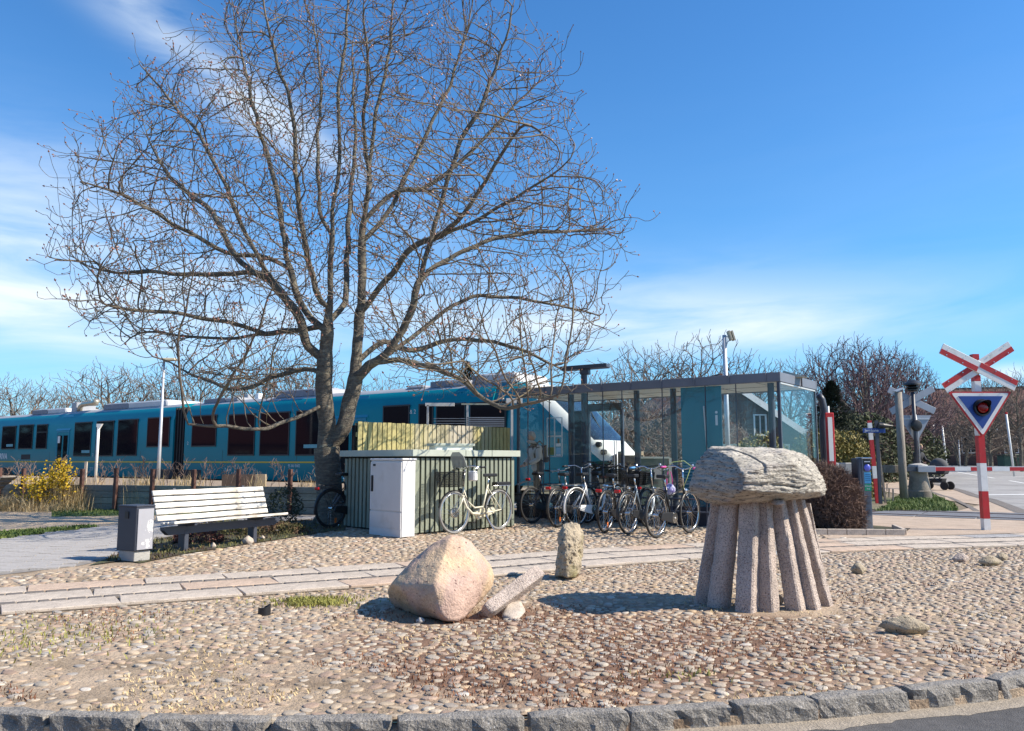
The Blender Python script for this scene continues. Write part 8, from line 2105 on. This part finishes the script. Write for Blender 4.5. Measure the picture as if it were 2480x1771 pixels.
def head(parent, c, look, hair_m, hood=None):
    """head with eye sockets, nose, mouth and ears, facing +x before rotation"""
    bm = bmesh.new(); bmesh.ops.create_icosphere(bm, subdivisions=4, radius=1.0)
    for v in bm.verts:
        x, y, z = v.co; X = x * 0.098; Y = y * 0.076 * (1 - 0.12 * max(0, -z)); Z = z * 0.118
        if x > 0.3: 
            X += 0.022 * math.exp(-(y / 0.16) ** 2 - ((z + 0.12) / 0.20) ** 2) + 0.007 * math.exp(-(y / .3) ** 2 - ((z + .50) / .10) ** 2) + 0.008 * math.exp(-(y / .3) ** 2 - ((z + .85) / .16) ** 2)
            X -= 0.010 * (math.exp(-((y - 0.36) / 0.16) ** 2 - ((z - 0.10) / 0.13) ** 2) + math.exp(-((y + 0.36) / 0.16) ** 2 - ((z - 0.10) / 0.13) ** 2)); X -= 0.004 * math.exp(-(y / .26) ** 2 - ((z + .60) / .04) ** 2)
        Y += 0.012 * math.copysign(1, y) * math.exp(-((abs(y) - 1) / .2) ** 2 - ((x + .05) / .12) ** 2 - ((z) / .2) ** 2)
        if z < -0.5: X *= 0.92
        v.co = (X, Y, Z)
    me = bpy.data.meshes.new('head'); bm.to_mesh(me); bm.free(); me.materials.append(M['skin']); o = link('head', me, parent, smooth=True); o.location = c; o.rotation_euler = (0, 0.22, look)
    for s in (-1, 1):
        e = bmesh.new(); bmesh.ops.create_uvsphere(e, u_segments=10, v_segments=8, radius=0.0115); m_ = bpy.data.meshes.new('eye'); e.to_mesh(m_); e.free(); m_.materials.append(M['black']); q_ = link('eye', m_, o, smooth=True); q_.location = (0.080, 0.028 * s, 0.012)
    h = bmesh.new(); bmesh.ops.create_icosphere(h, subdivisions=4, radius=1.0)
    for v in h.verts:
        x, y, z = v.co; k = 1.0 + 0.05 * noise.noise(Vector((x, y, z)) * 4); cut = z - 0.95 * x
        if cut < -0.25: k *= 0.80
        v.co = (x * 0.108 * k - 0.008, y * 0.088 * k, z * 0.128 * k + 0.006)
    m_ = bpy.data.meshes.new('hair'); h.to_mesh(m_); h.free(); m_.materials.append(hair_m); link('hair', m_, o, smooth=True)
    return o
def person(label, loc, rz, coat, trous, hair_m, s=1.0, pose='stand', arms='down', hood=True, stoop=0.12):
    t = thing('person', label, 'person', loc, rz); t.scale = (s, s, s)
    # pelvis root; x forward
    hipz = 0.92; st = stoop
    if pose == 'stride': fl, fr_ = (0.30, 0.10, 0.07), (-0.34, -0.10, 0.12); kl_, kr_ = (0.20, 0.10, 0.52), (0.02, -0.10, 0.50)
    else: fl, fr_ = (0.03, 0.11, 0.07), (-0.04, -0.11, 0.07); kl_, kr_ = (0.04, 0.11, 0.50), (0.01, -0.11, 0.50)
    sh = 1.42
    # one continuous body
    J = [(0, 0, hipz, .15, .12), (0.01, 0, 1.10, .145, .11), (0.05 + st * .4, 0, 1.27, .165, .12), (0.03 + st * .7, 0, 1.40, .15, .09), (0.05 + st, 0, 1.49, .06, .06), (0.07 + st, 0, 1.56, .055, .055)]
    E_ = [(0, 1), (1, 2), (2, 3), (3, 4), (4, 5)]
    for hp, kn, ft in (((0, 0.095, 0.86), kl_, fl), ((0, -0.095, 0.86), kr_, fr_)):
        n = len(J); J += [(*hp, .09, .09), (*kn, .062, .062), (ft[0] - 0.02, ft[1], ft[2] + 0.02, .048, .045), (ft[0] + 0.13, ft[1], ft[2] - 0.035, .045, .032)]; E_ += [(0, n), (n, n + 1), (n + 1, n + 2), (n + 2, n + 3)]
    for sy in (1, -1):
        n = len(J); x0 = 0.03 + st * .7
        if arms == 'push': el_, wr = (x0 + 0.10, 0.24 * sy, 1.14), (x0 + 0.38, 0.20 * sy, 1.06)
        elif arms == 'front': el_, wr = (x0 + 0.02, 0.25 * sy, 1.12), (x0 + 0.24, 0.12 * sy, 1.00)
        else: el_, wr = (x0 - 0.02, 0.26 * sy, 1.12), (x0 + 0.08, 0.27 * sy, 0.88)
        J += [(x0, 0.19 * sy, 1.38, .07, .065), (*el_, .052, .05), (*wr, .034, .032)]; E_ += [(3, n), (n, n + 1), (n + 1, n + 2)]
        d = (Vector(wr) - Vector(el_)); hand(t, Vector(wr) + d.normalized() * 0.01, d, (0, 0, 1) if arms == 'push' else (1, 0, 0.2))
    body_ = skin_body('body', J, E_, trous, t)
    # coat as a separate garment over the trunk and arms
    CJ = [(0, 0, 0.80, .19, .16), (0.0, 0, 0.98, .175, .145), (0.01, 0, 1.12, .168, .135), (0.05 + st * .4, 0, 1.27, .185, .14), (0.03 + st * .7, 0, 1.40, .17, .11), (0.04 + st * .9, 0, 1.47, .085, .08)]; CE = [(0, 1), (1, 2), (2, 3), (3, 4), (4, 5)]
    for sy in (1, -1):
        n = len(CJ); x0 = 0.03 + st * .7
        if arms == 'push': el_, wr = (x0 + 0.10, 0.24 * sy, 1.14), (x0 + 0.35, 0.205 * sy, 1.07)
        elif arms == 'front': el_, wr = (x0 + 0.02, 0.25 * sy, 1.12), (x0 + 0.22, 0.13 * sy, 1.01)
        else: el_, wr = (x0 - 0.02, 0.26 * sy, 1.12), (x0 + 0.07, 0.27 * sy, 0.91)
        CJ += [(x0, 0.19 * sy, 1.38, .088, .08), (*el_, .068, .065), (*wr, .052, .05)]; CE += [(4, n), (n, n + 1), (n + 1, n + 2)]
    skin_body('coat', CJ, CE, coat, t)
    head(t, (0.10 + st, 0, 1.66), 0.0, hair_m)
    if hood:
        MB().tube([(0.10 + st * 0.9 + 0.085 * math.cos(a), 0.085 * math.sin(a), 1.52 + 0.02 * math.cos(a)) for a in [2 * PI * k / 16 for k in range(16)]], 0.035, 8, closed=True).build('collar', coat, t, smooth=True)
    for sy, ft in ((1, fl), (-1, fr_)):
        sh_ = MB(); sh_.box((ft[0] + 0.05, ft[1], ft[2] - 0.025), (0.29, 0.10, 0.085), taper=0.82); sh_.build('shoe', M['black'], t, bevel=0.02)
    return t
a = P(1303, 1100, 19.6)
pz = 0.16
p1 = person('person in a pale coat with a backpack standing behind the shelter glass', (a.x, 19.6, pz), math.radians(205), M['coat'], M['trouser'], M['hair'], s=1.0, pose='stand', arms='front', stoop=0.08)
MB().box((-0.17, 0, 1.25), (0.16, 0.30, 0.42), taper=0.8).build('backpack', mat('grey_backpack', (0.09, 0.09, 0.095), 0.8), p1, bevel=0.04)
for s in (-1, 1): MB().tube([(-0.12, 0.12 * s, 1.42), (0.02, 0.13 * s, 1.55), (0.20, 0.11 * s, 1.40), (0.15, 0.13 * s, 1.15), (-0.1, 0.13 * s, 1.06)], 0.016, 6).build('strap', M['black'], p1)
sheet('platform', [tuple(A0 + SN * 0.5 - SDir * 1.5), tuple(A0 + SN * 0.5 + SDir * 4.2), tuple(A0 + SN * 3.5 + SDir * 4.2), tuple(A0 + SN * 3.5 - SDir * 1.5)], 0.155, M['conc'])
D_ = 33.0; a = P(2246, 1187, D_)
p2 = person('person in dark clothes with a white top pushing a pram along the far pavement', (a.x, D_ + 0.7, rise(a.x, D_)), math.radians(-70), M['dcoat'], M['trouser'], mat('blond_hair', (0.40, 0.28, 0.15), 0.8), pose='stride', arms='push', hood=True, stoop=0.10, s=1.03)
pr_ = thing('pram', 'black pram with a grey hood pushed by a person beside the concrete base', 'pram', (a.x + 0.12, D_ - 0.45, rise(a.x, D_)), math.radians(-50))
hb_ = MB(); n = 10; vs = []; fs = []
for i in range(n + 1):
    an = PI * i / n
    for j in range(9):
        ph = PI * j / 8; vs.append((0.16 + 0.42 * math.cos(an) * math.sin(ph) * 0.9, 0.27 * math.cos(ph), 0.86 + 0.40 * math.sin(an) * math.sin(ph) ** 0.7))
for i in range(n):
    for j in range(8): fs.append((i * 9 + j, i * 9 + j + 1, (i + 1) * 9 + j + 1, (i + 1) * 9 + j))
hb_.add(vs, fs); hb_.build('hood', mat('pram_hood', (0.075, 0.075, 0.08), 0.85), pr_, smooth=True)
MB().prism([(-0.42, 0.88), (0.52, 0.88), (0.42, 0.62), (-0.30, 0.60)], (0, 0.50, 0), (0, -0.25, 0)).build('carrycot', M['dcoat'], pr_, bevel=0.04)
MB().prism([(-0.2, 0.45), (0.35, 0.45), (0.3, 0.28), (-0.15, 0.28)], (0, 0.42, 0), (0, -0.21, 0)).build('shopping_basket', M['black'], pr_)
ch = MB()
for y in (-0.24, 0.24): ch.tube([(-0.62, y, 1.05), (-0.35, y, 0.78), (0.42, y, 0.20)], 0.014, 6); ch.tube([(0.30, y, 0.62), (-0.34, y, 0.20)], 0.014, 6)
ch.tube([(-0.62, -0.24, 1.05), (-0.62, 0.24, 1.05)], 0.016, 8); ch.build('chassis', M['dsteel'], pr_)
for x in (-0.36, 0.44):
    for y in (-0.28, 0.28): MB().lathe([(0.03, -0.03), (0.15, -0.03), (0.17, 0), (0.15, 0.03), (0.03, 0.03)], (x, y, 0.17), 18, M3=Matrix.Rotation(PI / 2, 3, 'X')).build('wheel', M['rubber'], pr_, auto=0.7)
